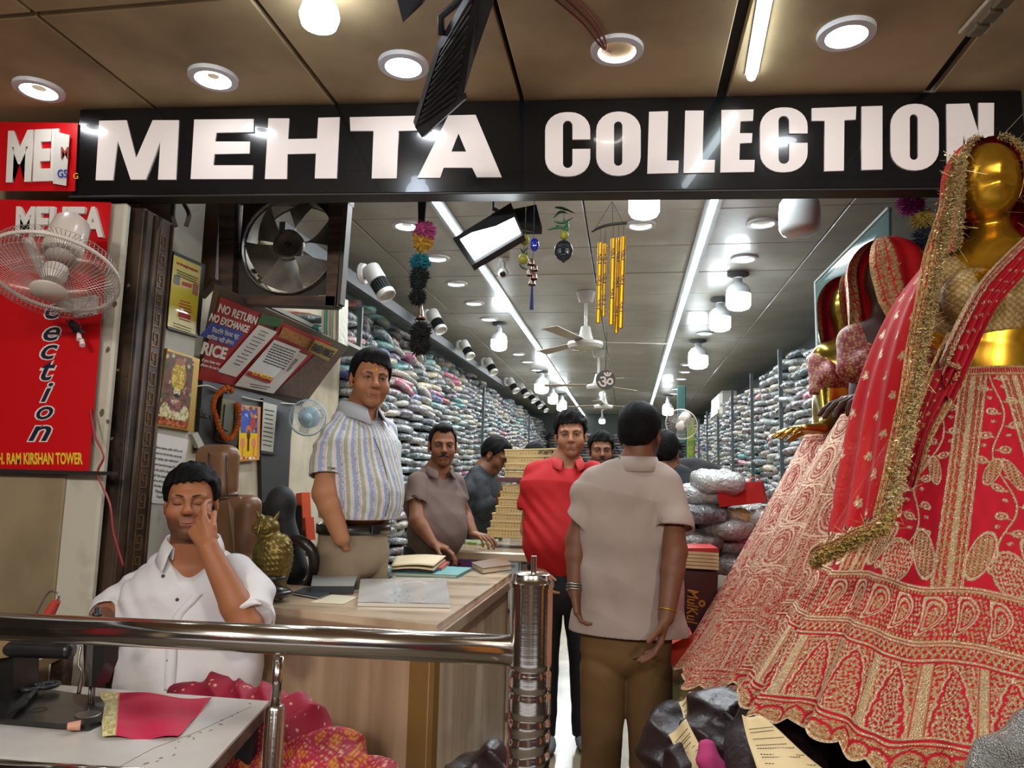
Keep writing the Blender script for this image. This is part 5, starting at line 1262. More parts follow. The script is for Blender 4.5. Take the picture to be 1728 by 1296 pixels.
MB().prism([atz(u, v, zs) for u, v in ((8, 1212), (40, 1175), (52, 1172), (45, 1190))], (0, 0, .005)).build('blade', mat('dark steel', '3e3d3c', .35, .8), t)
MB().tube([atz(45, 1180, zs+.004), atz(65, 1160, zs+.004)], .006, 8).build('shank', M_blk, t)
for (u, v, rx, ry) in ((54, 1160, 15, 9), (82, 1156, 14, 9)):
 c_ = atz(u, v, zs+.006); R_ = [c_+Vector((math.cos(k*PI/8)*rx*.0014, math.sin(k*PI/8)*ry*.0028, 0)) for k in range(16)]
 MB().tube(R_, .006, 8, closed=True).build('finger_ring', M_blk, t, smooth=True)
MB().cyl(atz(114, 1226, zt_+.02), atz(136, 1224, zt_+.02), .008, .011, 16).build('thread_spool', mat('peach thread', 'c08a70', .6), None, smooth='auto', label='small peach thread spool on the front edge of the sewing machine', cat='spool')
t = root('thread_spool', at(88, 1032, 1.75), 'red thread cone on a bent wire stand behind the rail', 'spool')
MB().cyl(at(83, 1036, 1.75), at(96, 1014, 1.75), .014, .010, 16).build('thread', mat('orange red thread', 'b23a26', .7, wave=(200, .5, .002, 'Z')), t, smooth='auto')
MB().tube(bez([at(62, 1035, 1.75), at(75, 1010, 1.75), at(85, 998, 1.75), at(99, 1003, 1.75), at(97, 1016, 1.75)], 6), .0025, 6).build('wire_arm', M_chr, t, smooth=True)
MB().tube([at(62, 1035, 1.75), at(50, 1160, 1.75)], .003, 6).build('stand', M_chr, t)
t = root('side_table', atz(60, 1110, .82), 'small worn white table with yellowed edge behind the sewing machine', 'table')
zz_ = .82; q4 = [atz(0, 1135, zz_), atz(30, 1132, zz_), atz(105, 1096, zz_), atz(80, 1085, zz_), atz(-60, 1090, zz_)]
MB().prism(q4, (0, 0, .004)).build('table_top', M_wht, t); MB().prism([p-Vector((0, 0, .025)) for p in q4], (0, 0, .024)).build('edge_board', mat('yellowed edge', '7d6230', .5), t)
for p in (q4[1], q4[2]): MB().box((p.x-.02, p.y+.03, .40), (.04, .04, .79)).build('leg', M_tedge, t)
A_, B_, C_2, D_ = [np.array(atz(u, v, zt_+.008)) for u, v in ((172, 1246), (300, 1246), (357, 1180), (168, 1168))]
def clothgrid(name, label, quad_pts, colf, n=60, m=44, zf=None, mm=None, cat='cloth'):
 a, b, c, d = [np.array(q) for q in quad_pts]
 u = np.linspace(0, 1, n)[None, :, None]; v = np.linspace(0, 1, m)[:, None, None]
 P_ = (a*(1-u)+b*u)*(1-v)+(d*(1-u)+c*u)*v; U = np.broadcast_to(u[..., 0], (m, n)); V_ = np.broadcast_to(v[..., 0], (m, n))
 if zf is not None: P_ = P_+np.array([0, 0, 1])*zf(U, V_)[..., None]
 return grid_mesh(name, P_, mm, None, col=colf(U, V_), thick=.002, label=label, cat=cat)
def cf(U, V_):
 c = np.empty((*U.shape, 3)); c[:] = hexc('b5123c'); g = U < .17
 gold = nrs.rand(*U.shape)[..., None]; c[g] = (np.array(hexc('8f7f3f'))*(1-gold)+np.array(hexc('d9cf9c'))*gold)[g]; c[(U > .155) & (U < .18)] = hexc('c29a6a'); return c
M_cloth = mat('embroidered cloth', attr='Col', rough=.7, bump=(300, .2, .001), sheen=.2)
clothgrid('cloth_piece', 'bright pink cloth piece with a gold border under the sewing needle', (A_, B_, C_2, D_), cf, zf=lambda U, V_: .004+.004*np.sin(U*9+V_*4)+.003*np.sin(V_*13-U*3), mm=M_cloth)
def heapcol(V):
 x, z, y_ = V[:, 0]*48, V[:, 2]*48, V[:, 1]*48
 n1 = np.sin(x*2.1+np.sin(z*1.7))*np.sin(z*2.6+np.sin(x*1.3)*1.5); n2 = np.sin(x*9+z*4)*np.sin(z*11-x*3)
 c = np.empty((len(V), 3)); c[:] = hexc('a3152f')
 c[n1 > .15] = hexc('b8401c'); c[(n1 > .15) & (n2 > .1)] = hexc('c98a3a'); c[(n1 < -.35) & (n2 > .35)] = hexc('d0a878'); c[(n1 <= .15) & (n2 > .62)] = hexc('c46a6a')
 return c
hp_ = [at(330, 1175, 1.95), at(440, 1215, 1.9), at(530, 1255, 1.85), at(610, 1310, 1.8), at(400, 1320, 1.85)]
s = SDF([-1.25, 1.55, .35], [-.35, 2.25, .95], .0055); s.k = .05
s.cone(at(395, 1290, 1.95), at(420, 1330, 1.95), .12, .14); s.cone(at(470, 1270, 1.95), at(560, 1300, 1.9), .10, .09); s.cone(at(560, 1300, 1.9), at(640, 1330, 1.85), .07, .06); s.ball(at(480, 1340, 1.9), (.26, .16, .12))
s.fn(lambda F, X, Y, Z_: F+.020*abs(np.sin(X*17+Z_*12+2.2*np.sin(Z_*9+Y*8)))+.011*abs(np.sin(X*31-Z_*22+2*np.sin(Y*15+X*9)))-.018)
s.build('brocade_cloth', M_cloth, None, heapcol, label='crumpled red and orange brocade cloth heaped in front of the counter', cat='cloth')
def hcol2(V):
 c = np.empty((len(V), 3)); c[:] = hexc('8f1030'); r_ = nrs.rand(len(V)); c[r_ > .985] = hexc('d9c08a'); return c
s = SDF([-1.4, 1.7, .55], [-.75, 2.3, .98], .0055); s.k = .04
s.cone(at(300, 1178, 2.0), at(365, 1172, 2.0), .035, .05); s.cone(at(365, 1172, 2.0), at(450, 1200, 1.95), .045, .06); s.cone(at(450, 1200, 1.95), at(510, 1225, 1.95), .06, .07); s.cone(at(500, 1215, 1.95), at(500, 1290, 1.98), .06, .08)
s.fn(lambda F, X, Y, Z_: F+.018*abs(np.sin(X*19+Z_*26+2.2*np.sin(X*11+Y*9)))+.008*abs(np.sin(X*37-Z_*30+2*np.sin(Y*15)))-.014)
s.build('satin_cloth', M_cloth, None, hcol2, label='deep crimson satin cloth with small sequins draped over the brocade heap', cat='cloth')
# -- people
M_skin = mat('skin', attr='Col', rough=.52, bump=(120, .12, .002), spec=.32)
M_skin.node_tree.nodes['Principled BSDF'].inputs['Subsurface Weight'].default_value = 0.06
M_skin.node_tree.nodes['Principled BSDF'].inputs['Subsurface Radius'].default_value = (.02, .008, .004)
M_hair = mat('black hair', '060505', .7, spec=.15, bump=(90, .8, .004, (3, 3, .6)), noise=(70, '100e0e', 3, .5, .7, (3, 3, .5)))
M_brow = mat('brow hair', '17110e', .6)
M_lash = mat('lash line', '1c110d', .6)
M_eye = mat('eye', attr='Col', rough=.12, coat=.6)
def vv(p):
 return Vector(p) if len(p) == 3 and not isinstance(p[0], int) else at(*p)
def wp(p): return p if isinstance(p, Vector) else at(*p)
class Head:
 def __init__(s, c, fwd, up=(0, 0, 1), sc=1.0, tilt=0.0):
  f = Vector(fwd).normalized(); u = Vector(up).normalized(); l = f.cross(u).normalized(); u = l.cross(f).normalized()
  if tilt: q = Matrix.Rotation(tilt, 3, f); l = q @ l; u = q @ u
  s.c = Vector(c); s.R = Matrix((l, f, u)).transposed(); s.s = sc; s.f = f; s.u = u; s.l = l
 def T(s, x, y, z): return s.c+s.R @ (Vector((x, y, z))*s.s)
 def loc(s, V): return ((V-np.array(s.c)) @ np.array(s.R))/s.s
 def ball(s, S, c, r, k=.012, op='u'): S.ball(s.T(*c), tuple(q*s.s for q in (r if hasattr(r, '__len__') else (r,)*3)), s.R, k*s.s, op)
 def cone(s, S, a, b, ra, rb, k=.008, op='u', sq=None): S.cone(s.T(*a), s.T(*b), ra*s.s, rb*s.s, k*s.s, op, sq and (s.R @ Vector(sq[0]), sq[1]))
 def skull(s, S, fat=1.0, closed=False, nose=1.0):
  s.ball(S, (0, -.012, .038), (.074, .094, .083))
  s.ball(S, (0, .022, -.028), (.060*fat, .064, .085), .03)
  s.ball(S, (0, .062, -.098), (.024*fat, .022, .020), .035)
  for q in (-1, 1):
   s.ball(S, (q*.038*fat, .052, -.034), (.026*fat, .028, .03), .022)          # cheek
   s.ball(S, (q*.039*fat, .012, -.070), (.018*fat, .03, .022), .03)           # jaw corner
   s.cone(S, (q*.012, .083, .020), (q*.045, .072, .020), .011, .009, .016)    # brow
   s.ball(S, (q*.031, .094, .002), (.017, .016, .011), .012, 's')             # socket
   s.ball(S, (q*.031, .072, .001), (.0155, .0135, .0135), .004)               # lids mass
   s.ball(S, (q*.013, .098, -.033), (.007, .010, .0075), .007)                # nostril wing
   s.ball(S, (q*.078, -.008, -.006), (.008, .019, .033), .006)
   s.ball(S, (q*.084, -.006, .000), (.006, .010, .017), .004, 's')
   s.ball(S, (q*.075, -.002, -.034), (.007, .010, .011), .006)
  s.cone(S, (0, .086, .012), (0, .108*nose, -.026), .0075, .0115, .012)
  s.ball(S, (0, .110*nose, -.029), (.0115, .011, .0100), .007)
  for q in (-1, 1): s.ball(S, (q*.0065, .108, -.0415), (.0038, .006, .004), .003, 's')
  s.cone(S, (-.020, .081, -.0615), (.020, .081, -.0615), .0045, .0045, .010)        # upper lip
  s.cone(S, (-.016, .082, -.0730), (.016, .082, -.0730), .0055, .0055, .009)
  s.cone(S, (-.021, .0905, -.0666), (-.008, .0965, -.0672), .0017, .0022, .003, 's'); s.cone(S, (.021, .0905, -.0666), (.008, .0965, -.0672), .0017, .0022, .003, 's'); s.cone(S, (-.008, .0965, -.0672), (.008, .0965, -.0672), .0022, .0022, .003, 's')
  s.cone(S, (-.008, .0975, -.084), (.008, .0975, -.084), .004, .004, .012, 's')
  if not closed:
   for q in (-1, 1): s.ball(S, (q*.031, .087, .0005), (.0118, .008, .0042), .003, 's')
 def eyes(s, par, closed=False, gaze=0.0):
  for q in (-1, 1):
   if closed:
    t = [s.T(q*.031+x, .0865-abs(x)**2*22, -.005-.0025*math.cos(x*110)) for x in np.linspace(-.015, .015, 9)]
    MB().tube(t, .0011*s.s, 5).build('eyelash', M_lash, par, smooth=True); continue
   c = s.T(q*.031, .0715, .001); r = .0125*s.s
   g = MB().ell((0, 0, 0), r, 20, 16); z = Vector((gaze, 1, 0)).normalized(); z = s.R @ z
   x, y, _ = frame(z); Q = Matrix((x, y, z)).transposed()
   lat = [v.z/r for v in g.v]; g.v = [c+Q @ v for v in g.v]; o = g.build('eye', M_eye, par, smooth=True)
   cc = np.ones((len(lat), 4), np.float32); lt = np.array(lat); cc[:, :3] = np.array(hexc('b9aca0')); cc[lt > .86, :3] = hexc('2a1810'); cc[lt > .97, :3] = (.004, .004, .004)
   ca = o.data.color_attributes.new('Col', 'FLOAT_COLOR', 'POINT'); ca.data.foreach_set('color', cc.reshape(-1))
   t = [s.T(q*.031+x, .0870-x*x*30, .0048-x*x*22) for x in np.linspace(-.014, .014, 9)]
   MB().tube(t, [.0008*s.s]+[.0016*s.s]*7+[.0008*s.s], 5).build('eyelash', M_lash, par, smooth=True)
 def brows(s, par, w=1.0, raise_=0):
  MB().tube([s.T(x, .0905-x*x*16, -.0668-.0015*math.cos(x*120)) for x in np.linspace(-.024, .024, 11)], [.0005*s.s]+[.0012*s.s]*9+[.0005*s.s], 5).build('mouth_line', mat('mouth line', '3d1d18', .6), par, smooth=True)
  for q in (-1, 1):
   t = [s.T(q*(.013+.037*k), .0945-.014*k-.006*k*k, .0175+.0055*math.sin(k*2.4)+raise_) for k in np.linspace(0, 1, 8)]
   MB().tube(t, [.0028*w*s.s, .0036*w*s.s, .0038*w*s.s, .0036*w*s.s, .0032*w*s.s, .0028*w*s.s, .002*w*s.s, .0012*w*s.s], 6, flat=.8).build('eyebrow', M_brow, par, smooth=True)
 def moustache(s, par, w=1.0):
  S = SDF([min(s.T(x, y, z)[i] for x in (-.06, .06) for y in (.05, .13) for z in (-.09, -.03)) for i in range(3)], [max(s.T(x, y, z)[i] for x in (-.06, .06) for y in (.05, .13) for z in (-.09, -.03)) for i in range(3)], .0016)
  for q in (-1, 1): s.cone(S, (q*.004, .0935, -.0515), (q*.026, .0855, -.0600), .0050*w, .0032*w, .004)
  S.fn(lambda F, X, Y, Z: F+.0008*np.sin(X*900)*np.cos(Z*500)); S.build('moustache', M_brow, par)
 def hair(s, par, m=None, length=.012, fringe=.070, side=-.005, part=0.0, back=-.055, messy=.003, recede=0.0, h=.0032):
  a = .125*s.s; S = SDF(list(s.c-Vector((a, a, a))+s.u*.02), list(s.c+Vector((a, a, a))+s.u*.045), h)
  L = length
  s.ball(S, (0, -.013, .040), (.074+L, .093+L, .083+L)); s.ball(S, (0, -.028, -.005), (.072+L*.5, .078+L*.5, .062), .02)
  s.ball(S, (part*.02, .045, .098), (.05, .035, .018+L*.5), .02)
  c = s.c; R = np.array(s.R); sc = s.s
  def f(F, X, Y, Z):
   d0, d1, d2 = (X-c.x), (Y-c.y), (Z-c.z)
   x = (d0*R[0, 0]+d1*R[1, 0]+d2*R[2, 0])/sc; y = (d0*R[0, 1]+d1*R[1, 1]+d2*R[2, 1])/sc; z = (d0*R[0, 2]+d1*R[1, 2]+d2*R[2, 2])/sc
   F = F+messy*(np.sin(x*170+3*np.sin(y*40)+z*30)*.5+np.sin(x*90-y*120+z*60)*.5)
   front = fringe-.10*np.maximum(0, abs(x)-.045)*8*.35-part*x*.25+.004*np.sin(x*260)+recede*np.maximum(0, .03-abs(abs(x)-.04))
   yy = np.clip((y-.010)/.045, 0, 1); yb = np.clip((-.035-y)/.03, 0, 1)
   line = side+(front-side)*yy*yy*(3-2*yy); line = line*(1-yb)+back*yb
   ear = np.maximum(0, .024-np.sqrt((y+.006)**2+(z+.004)**2))*1.5*(abs(x) > .06)
   return np.maximum(F, np.maximum((line-z), ear-.001)*sc*.8)
  S.fn(f); return S.build('hair', m or M_hair, par)
def hand(S, W, d, n, thumb, L=.18, curl=(.3, .35, .4, .45), spread=.12, tc=.3, k=.005, ab=.75):
 """W wrist, d pointing direction, n direction the palm faces, thumb=+1/-1 side (along d x n)"""
 d = Vector(d).normalized(); n = Vector(n); n = (n-d*n.dot(d)).normalized(); sd = d.cross(n)*thumb; u = L/.18
 P0 = W+d*.012*u
 for j, w_ in enumerate((.030, .010, -.010, -.028)):
  S.cone(W+sd*w_*.45*u+d*.005, W+d*(.088-.004*j)*u+sd*w_*u, .0155*u, .0118*u, .010)
 S.cone(W+d*.02*u+sd*.014*u+n*.006*u, W+d*.05*u+sd*.036*u+n*.008*u, .015*u, .013*u, .010)
 for j in range(4):
  b = W+d*(.088-.004*j)*u+sd*(.030, .010, -.010, -.028)[j]*u
  ln = (.042, .047, .043, .034)[j]*u; r = (.0088, .009, .0086, .0076)[j]*u
  a = 0.0; dd = (d+sd*spread*(1.5-j)*.5).normalized()
  cj = curl[j]
  for q in range(3):
   a += cj*(.9, 1.25, .9)[q]
   v = dd*math.cos(a)+n*math.sin(a); e = b+v*ln*(1, .66, .5)[q]
   S.cone(b, e, r*(1-.07*q), r*(1-.07*(q+1)), k*.6); b = e
 b = W+d*.028*u+sd*.026*u+n*.006*u; v = (d*(1.2-ab*.77)+sd*ab+n*.25).normalized()
 for q in range(3):
  e = b+v*(.038, .032, .026)[q]*u; S.cone(b, e, (.0125, .0105, .0095)[q]*u, (.0105, .0095, .008)[q]*u, .005); b = e
  v = (v+d*.25*(1-tc)+n*tc*.7-sd*tc*.35).normalized()
def skincol(hd, base, beard=.0, lip='8c4a3c', rs=0):
 b = np.array(hexc(base)); lp = np.array(hexc(lip)); dk = np.array(hexc('2a1a14'))
 def f(V):
  q = hd.loc(V); x, y, z = q[:, 0], q[:, 1], q[:, 2]
  c = np.tile(b, (len(V), 1)); n_ = (np.sin(V[:, 0]*60)*np.sin(V[:, 2]*47+V[:, 1]*30)*.04+1)[:, None]; c = c*n_
  hd_ = (abs(x) < .09) & (abs(y) < .12) & (z > -.13)
  red = np.exp(-(((x/.014)**2)+((y-.11)/.02)**2+((z+.03)/.014)**2))+.5*np.exp(-(((abs(x)-.05)/.02)**2+((z+.035)/.02)**2))*(y > .03)+.6*np.exp(-((z+.005)/.03)**2)*(abs(x) > .072)
  c = c*(1+red[:, None]*np.array([.18, -.06, -.08])*hd_[:, None])
  w = np.exp(-((x/.021)**4+((z+.067)/.0095)**2))*(y > .07); c = c*(1-.75*w[:, None])+lp*.75*w[:, None]
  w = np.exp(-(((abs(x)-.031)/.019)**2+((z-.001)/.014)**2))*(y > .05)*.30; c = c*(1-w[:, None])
  if beard:
   w = beard*1/(1+np.exp((z+.050+.010*np.clip((abs(x)-.03)/.03, -1, 1)*-1)/.006))*(y > -.02)*(z > -.135)*(abs(x) < .09)*(y < .13)
   lipm = np.exp(-((x/.021)**4+((z+.067)/.009)**2)); w = np.maximum(w, beard*.8*np.exp(-((x/.026)**4+((z+.052)/.006)**2))*(y > .06)); w = w*(1-lipm)
   side = beard*(abs(x) > .052)*(y > .0)*(y < .06)*(z < .02)*np.clip((.02-z)/.04, 0, 1); w = np.maximum(w, side*.8)
   c = c*(1-w[:, None])+dk*w[:, None]
  return c
 return f
def bounds(pts, m):
 return [min(p[i] for p in pts)-m for i in range(3)], [max(p[i] for p in pts)+m for i in range(3)]
def fabric_fold(S, amp, fr, seed, pts=()):
 """soft drape folds; pts = joints that gather creases"""
 def f(F, X, Y, Z):
  d = amp*.55*vnoise(X, Y, Z, fr, seed)+amp*.3*vnoise(X, Y, Z, fr*2.2, seed+3)
  d = d+amp*.75*(abs(np.sin(X*fr*.9+Z*fr*.7+2.3*np.sin(Y*fr*.5+Z*fr*.35+seed)))-.6)
  for (p, r, a, fq, dv) in pts:
   g = np.exp(-((X-p[0])**2+(Y-p[1])**2+(Z-p[2])**2)/(r*r)); d = d+a*g*np.sin((X*dv[0]+Y*dv[1]+Z*dv[2])*fq)
  return F+d
 S.fn(f)
def collar(par, m, nb, R, rad, hgt, open_=.5, flare=.028, drop=.045, n=40, name='collar', th=.003):
 """nb neck base centre; R columns lat, fwd, up; folded shirt collar open at the front"""
 rows = []
 for i in range(n+1):
  t = i/n; a = math.radians(90)+open_+(2*PI-2*open_)*t          # 90deg = front
  ca, sa = math.cos(a), math.sin(a); fr = abs(2*t-1)**3
  rx, ry = rad; o = Vector((ca*rx, sa*ry, 0))
  up = hgt*(1-.35*fr)
  p0 = o*1.0+Vector((0, 0, -.012-.02*fr)); p1 = o*.98+Vector((0, 0, up-.004-.02*fr)); p2 = o*1.06+Vector((0, 0, up-.02*fr)); 
  p3 = o*(1.18+.10*fr)+Vector((0, 0, up*.45-.030*fr)); dd = 1.30+flare*10*fr
  p4 = o*dd+Vector((0, .012*fr, -.016-drop*fr)); rows.append([p0, p1, p2, p3, p4])
 P_ = np.array([[tuple(nb+R @ p) for p in r] for r in rows])
 return grid_mesh(name, P_, m, par, thick=th)
def strip(name, pts, w, side, m, par, th=.002, n=2):
 """flat band along pts, width vector side*w"""
 A_ = np.array([[tuple(Vector(p)+Vector(side)*w*(j/n-.5)) for j in range(n+1)] for p in pts]); return grid_mesh(name, A_, m, par, thick=th)
def surf_pt(S, p, d, tmax=.4):
 """walk from outside point p along -d until the field of S goes negative"""
 return p
PL = []
def lat_frame(f):
 f = Vector((f[0], f[1], 0)).normalized(); u = Vector((0, 0, 1)); l = f.cross(u).normalized(); return Matrix((l, f, u)).transposed(), l, f
def torso(S, secs, l, off=0.0, k=.03, m=1.0):
 secs = [(c, w*m, d*m) for c, w, d in secs]
 """secs: (centre, half lateral, half depth)"""
 for (a, wa, da), (b, wb, db) in zip(secs[:-1], secs[1:]):
  q = (wa+off)/(da+off); q2 = (wb+off)/(db+off); S.cone(a, b, da+off, db+off, k, 'u', (l, (q+q2)/2))
def sleeve(S, a, b, ra, rb, end=None, k=.02, hollow=.02, th=.007):
 S.cone(a, b, ra, rb, k)
 if end is not None:
  d = (Vector(b)-Vector(a)).normalized()
def open_end(S, a, b, r, depth=.02, th=.006):
 """flat sleeve mouth at b, hollowed a little so it reads as cloth"""
 a = Vector(a); b = Vector(b); d = (b-a).normalized(); c = b.copy(); m = r+.03
 lo = [c[i]-m-.03 for i in range(3)]; hi = [c[i]+m+.03 for i in range(3)]; rr, X, Y, Z = S.sub(lo, hi)
 t = (X-c.x)*d.x+(Y-c.y)*d.y+(Z-c.z)*d.z
 rad = np.sqrt(np.maximum(0, (X-c.x)**2+(Y-c.y)**2+(Z-c.z)**2-t*t))
 cyl_ = np.maximum(rad-m, -t)                      # everything past the mouth inside the tube is removed
 bore = np.maximum(rad-(r-th), -(t+depth))
 F = S.F[rr]; F = np.maximum(F, -cyl_); F = np.maximum(F, -bore); S.F[rr] = F.astype(np.float32)
def prow(par, m, pts, r=.0055, name='button'):
 for p, n_ in pts:
  MB().lathe(p, [(.0005, .002), (r*.8, .002), (r, .0008), (r, -.002)], n_, 12).build(name, m, par, smooth='auto')
def ray_surface(S, u, v, y0, y1, push=.0):
 """first point along the view ray of a photo pixel where the solid begins"""
 for Y in np.arange(y0, y1, .003):
  p = at(u, v, Y); i = [int(np.searchsorted(S.ax[k], p[k])) for k in range(3)]
  if all(0 < i[k] < len(S.ax[k]) for k in range(3)) and S.F[tuple(i)] < 0: return at(u, v, Y-.003-push)
 return at(u, v, (y0+y1)/2)
def path_on(S, pts, y0, y1, push=.002): return [ray_surface(S, u, v, y0, y1, push) for u, v in pts]
M_whsh = mat('white cotton shirt', 'd3cfcf', .75, bump=(26, .35, .006), sheen=.1)
M_btn = mat('dark button', '16181f', .3)
def upper(name, label, hd, fat, closed, base, beard, neck, fwd, secs, arms, hands, shirtm, folds=(), shcol=None, hair={}, moust=0, vneck=None, h=.0042, sleeves=None, loc=None, brow=1.0, extra=None, shname='shirt', lip='8c4a3c', foldk=(.0042, 14), hemcut=None, coll=None, tuck=None, group=None, shoulder_r=.058, eyegaze=0.0, nohead=False):
 R, l, f = lat_frame(fwd)
 t = root(name, loc if loc is not None else Vector((secs[-1][0].x, secs[-1][0].y, 0)), label, 'person', group)
 pts = [hd.T(0, 0, .13), hd.T(0, .1, 0)]+[p for a in arms for p in a['pts']]+[s_[0] for s_ in secs]
 lo, hi = bounds(pts, .21)
 fine = [([hd.c[i]-.125*hd.s for i in range(3)], [hd.c[i]+.125*hd.s for i in range(3)], .0027)]
 for hn in hands: fine.append(([hn['W'][i]-.11 for i in range(3)], [hn['W'][i]+.11 for i in range(3)], .003))
 S = SDF(lo, hi, .0055, fine)
 if not nohead: hd.skull(S, fat, closed)
 S.cone(hd.T(0, -.020, -.06), neck, .056*hd.s*fat, .066*fat, .02)
 torso(S, secs[:-2] if len(secs) > 3 else secs[:-1], l, 0, .05, .88)
 S.cone(neck, secs[0][0], .06, .05, .03)
 for a in arms:
  P_, r = a['pts'], a['r']
  for i in range(len(P_)-1): S.cone(P_[i], P_[i+1], r[i]*(.6 if i == 0 and not nohead else 1), r[i+1], .012)
 for hn in hands: hand(S, **hn)
 S.build('body', M_skin, t, skincol(hd, base, beard, lip))
 if not nohead:
  hd.eyes(t, closed, eyegaze); hd.brows(t, brow); hd.hair(t, **hair)
  if moust: hd.moustache(t, moust)
 lo, hi = bounds([s_[0] for s_ in secs]+[p for a in (sleeves or []) for p in a['pts']], .26)
 S = SDF(lo, hi, h); torso(S, secs, l, .004, .07)
 if sleeves:
  F0 = S.F; S.F = np.full(F0.shape, 1.0, np.float32)
  for a in sleeves:
   P_, r = a['pts'], a['r']
   for i in range(len(P_)-1): S.cone(P_[i], P_[i+1], r[i], r[i+1], .02)
  for a in sleeves: open_end(S, a['pts'][-2], a['pts'][-1], a['r'][-1])
  hh = np.clip(0.5+0.5*(F0-S.F)/.010, 0, 1); S.F = F0*(1-hh)+S.F*hh-.010*hh*(1-hh)
 fabric_fold(S, foldk[0], foldk[1], rnd.uniform(0, 9), folds)
 if vneck:                       # neck hole and open front
  for (a, b, r0, r1) in vneck: S.cone(a, b, r0, r1, .006, 's')
 if hemcut is not None: S.cut(hemcut[0], hemcut[1])
 if extra: extra(S)
 o = S.build(shname, shirtm, t, shcol)
 return t, S, R, l, f
def skin_arm(sh, el, wr, r=(.048, .042, .038, .026)):
 sh, el, wr = Vector(sh), Vector(el), Vector(wr)
 return dict(pts=[sh, el, el.lerp(wr, .3), wr], r=r)
# ---- 1. seated tailor in the white shirt ---------------------------------------------------
Y0 = 2.25
hc = at(323, 848, Y0); neck = at(325, 930, Y0+.05)
fw = Vector((CAM.x-hc.x-.35, CAM.y-hc.y, 0))
hd = Head(hc+Vector((0, 0, .0)), Vector((fw.x, fw.y, .05*fw.length)), (0, 0, 1), .97, tilt=.02)
shR, shL = at(250, 975, Y0+.05), at(405, 965, Y0+.02)
bf = Vector((.42, -1, 0)); R_, l_, f_ = lat_frame(bf)
secs = [(at(326, 952, Y0+.06), .150, .060), (at(322, 1010, Y0+.03), .178, .10), (at(322, 1080, Y0+.02), .172, .115), (at(322, 1140, Y0+.0), .185, .135), (at(320, 1185, Y0), .185, .13)]
elL = at(418, 1062, Y0-.17); wrL = at(352, 925, Y0-.20)
elR = at(190, 1030, Y0-.02); wrR = at(150, 1062, Y0-.22)
W = wrL
hd_dir = at(336, 884, Y0-.185)-W
hands = [dict(W=wrL, d=at(333, 885, Y0-.19)-wrL, n=Vector((.15, 1, -.1)), thumb=-1, L=.175, curl=(.42, .80, .9, .95), spread=.10, tc=.7, ab=.30)]
def sh1(S): pass
vn = [(at(326, 900, Y0+.02), at(326, 930, Y0+.02), .072, .072), (at(322, 930, Y0-.06), at(311, 1002, Y0-.115), .080, .026), (at(322, 925, Y0-.02), at(314, 970, Y0-.09), .08, .045)]
t1, S, R, l, f = upper('person', 'seated tailor in a white shirt with eyes closed and fingers on his nose', hd, 1.08, True, '9c6443', .62, neck, bf, secs,
 [skin_arm(shL, elL, wrL, (.05, .046, .044, .029)), skin_arm(shR, elR, wrR)], hands, M_whsh,
 folds=[(at(420, 1030, Y0-.1), .09, .006, 95, (.3, .2, 1)), (at(235, 1020, Y0), .10, .006, 110, (.8, .2, .6)), (at(300, 1010, Y0-.1), .12, .003, 60, (.8, .1, -.5))],
 vneck=vn, sleeves=[dict(pts=[shL+Vector((-.02, 0, -.01)), (shL+elL)/2+Vector((.02, .0, .01)), elL+Vector((.012, .0, .02))], r=[.066, .068, .066]), dict(pts=[shR+Vector((.02, 0, -.01)), elR, elR.lerp(wrR, .35)], r=[.064, .062, .052])],
 hair=dict(length=.016, fringe=.066, messy=.004, part=.35, side=.0), loc=Vector((-1.45, 2.45, 0)), foldk=(.0055, 14), h=.004)
Rc = Matrix.Rotation(0, 3, 'Z') @ R
collar(t1, M_whsh, at(325, 925, Y0+.045), Rc, (.078, .074), .045, .62, drop=.05, flare=.02)
pl_ = path_on(S, [(333, 1003), (322, 1015), (300, 1040), (292, 1075), (288, 1120), (286, 1165)], 1.9, 2.5, .001)
strip('placket', bez(pl_, 5), .03, l, M_whsh, t1, .002)
bt = path_on(S, [(299, 1012), (283, 1116), (275, 972)], 1.9, 2.5, .001)
prow(t1, M_btn, [(p, (CAM-p)) for p in bt])
T = SDF(*bounds([at(320, 1190, Y0), at(240, 1230, Y0-.35), at(380, 1230, Y0-.35)], .22), .008)
M_ltr = mat('pale trousers', 'a9a49c', .8)
hipL, hipR, knL, knR = at(365, 1195, Y0), at(280, 1195, Y0), at(360, 1235, Y0-.32), at(290, 1240, Y0-.32)
hp_c = (hipL+hipR)/2
for a, b in ((hipL, knL), (hipR, knR)): T.cone(a, Vector((b.x, b.y, a.z-.03)), .085, .062, .03); T.cone(Vector((b.x, b.y, a.z-.03)), Vector((b.x, b.y+.06, .08)), .06, .045, .02)
T.ball(hp_c, (.18, .14, .11), None, .05); T.build('trousers', M_ltr, t1)
q = hp_c; st_ = root('stool', (q.x, q.y+.02, 0), 'low dark stool under the seated tailor', 'stool')
MB().lathe((q.x, q.y+.02, 0), [(.001, q.z-.13), (.17, q.z-.13), (.175, q.z-.115), (.16, q.z-.105), (.001, q.z-.105)], (0, 0, 1), 24).build('seat', mat('dark rexine', '2c1f1b', .5), st_, smooth='auto')
for a in range(4): MB().tube([(q.x+.13*math.cos(a*PI/2+.8), q.y+.02+.13*math.sin(a*PI/2+.8), q.z-.12), (q.x+.17*math.cos(a*PI/2+.8), q.y+.02+.17*math.sin(a*PI/2+.8), 0)], .014, 8).build('leg', M_blk, st_)
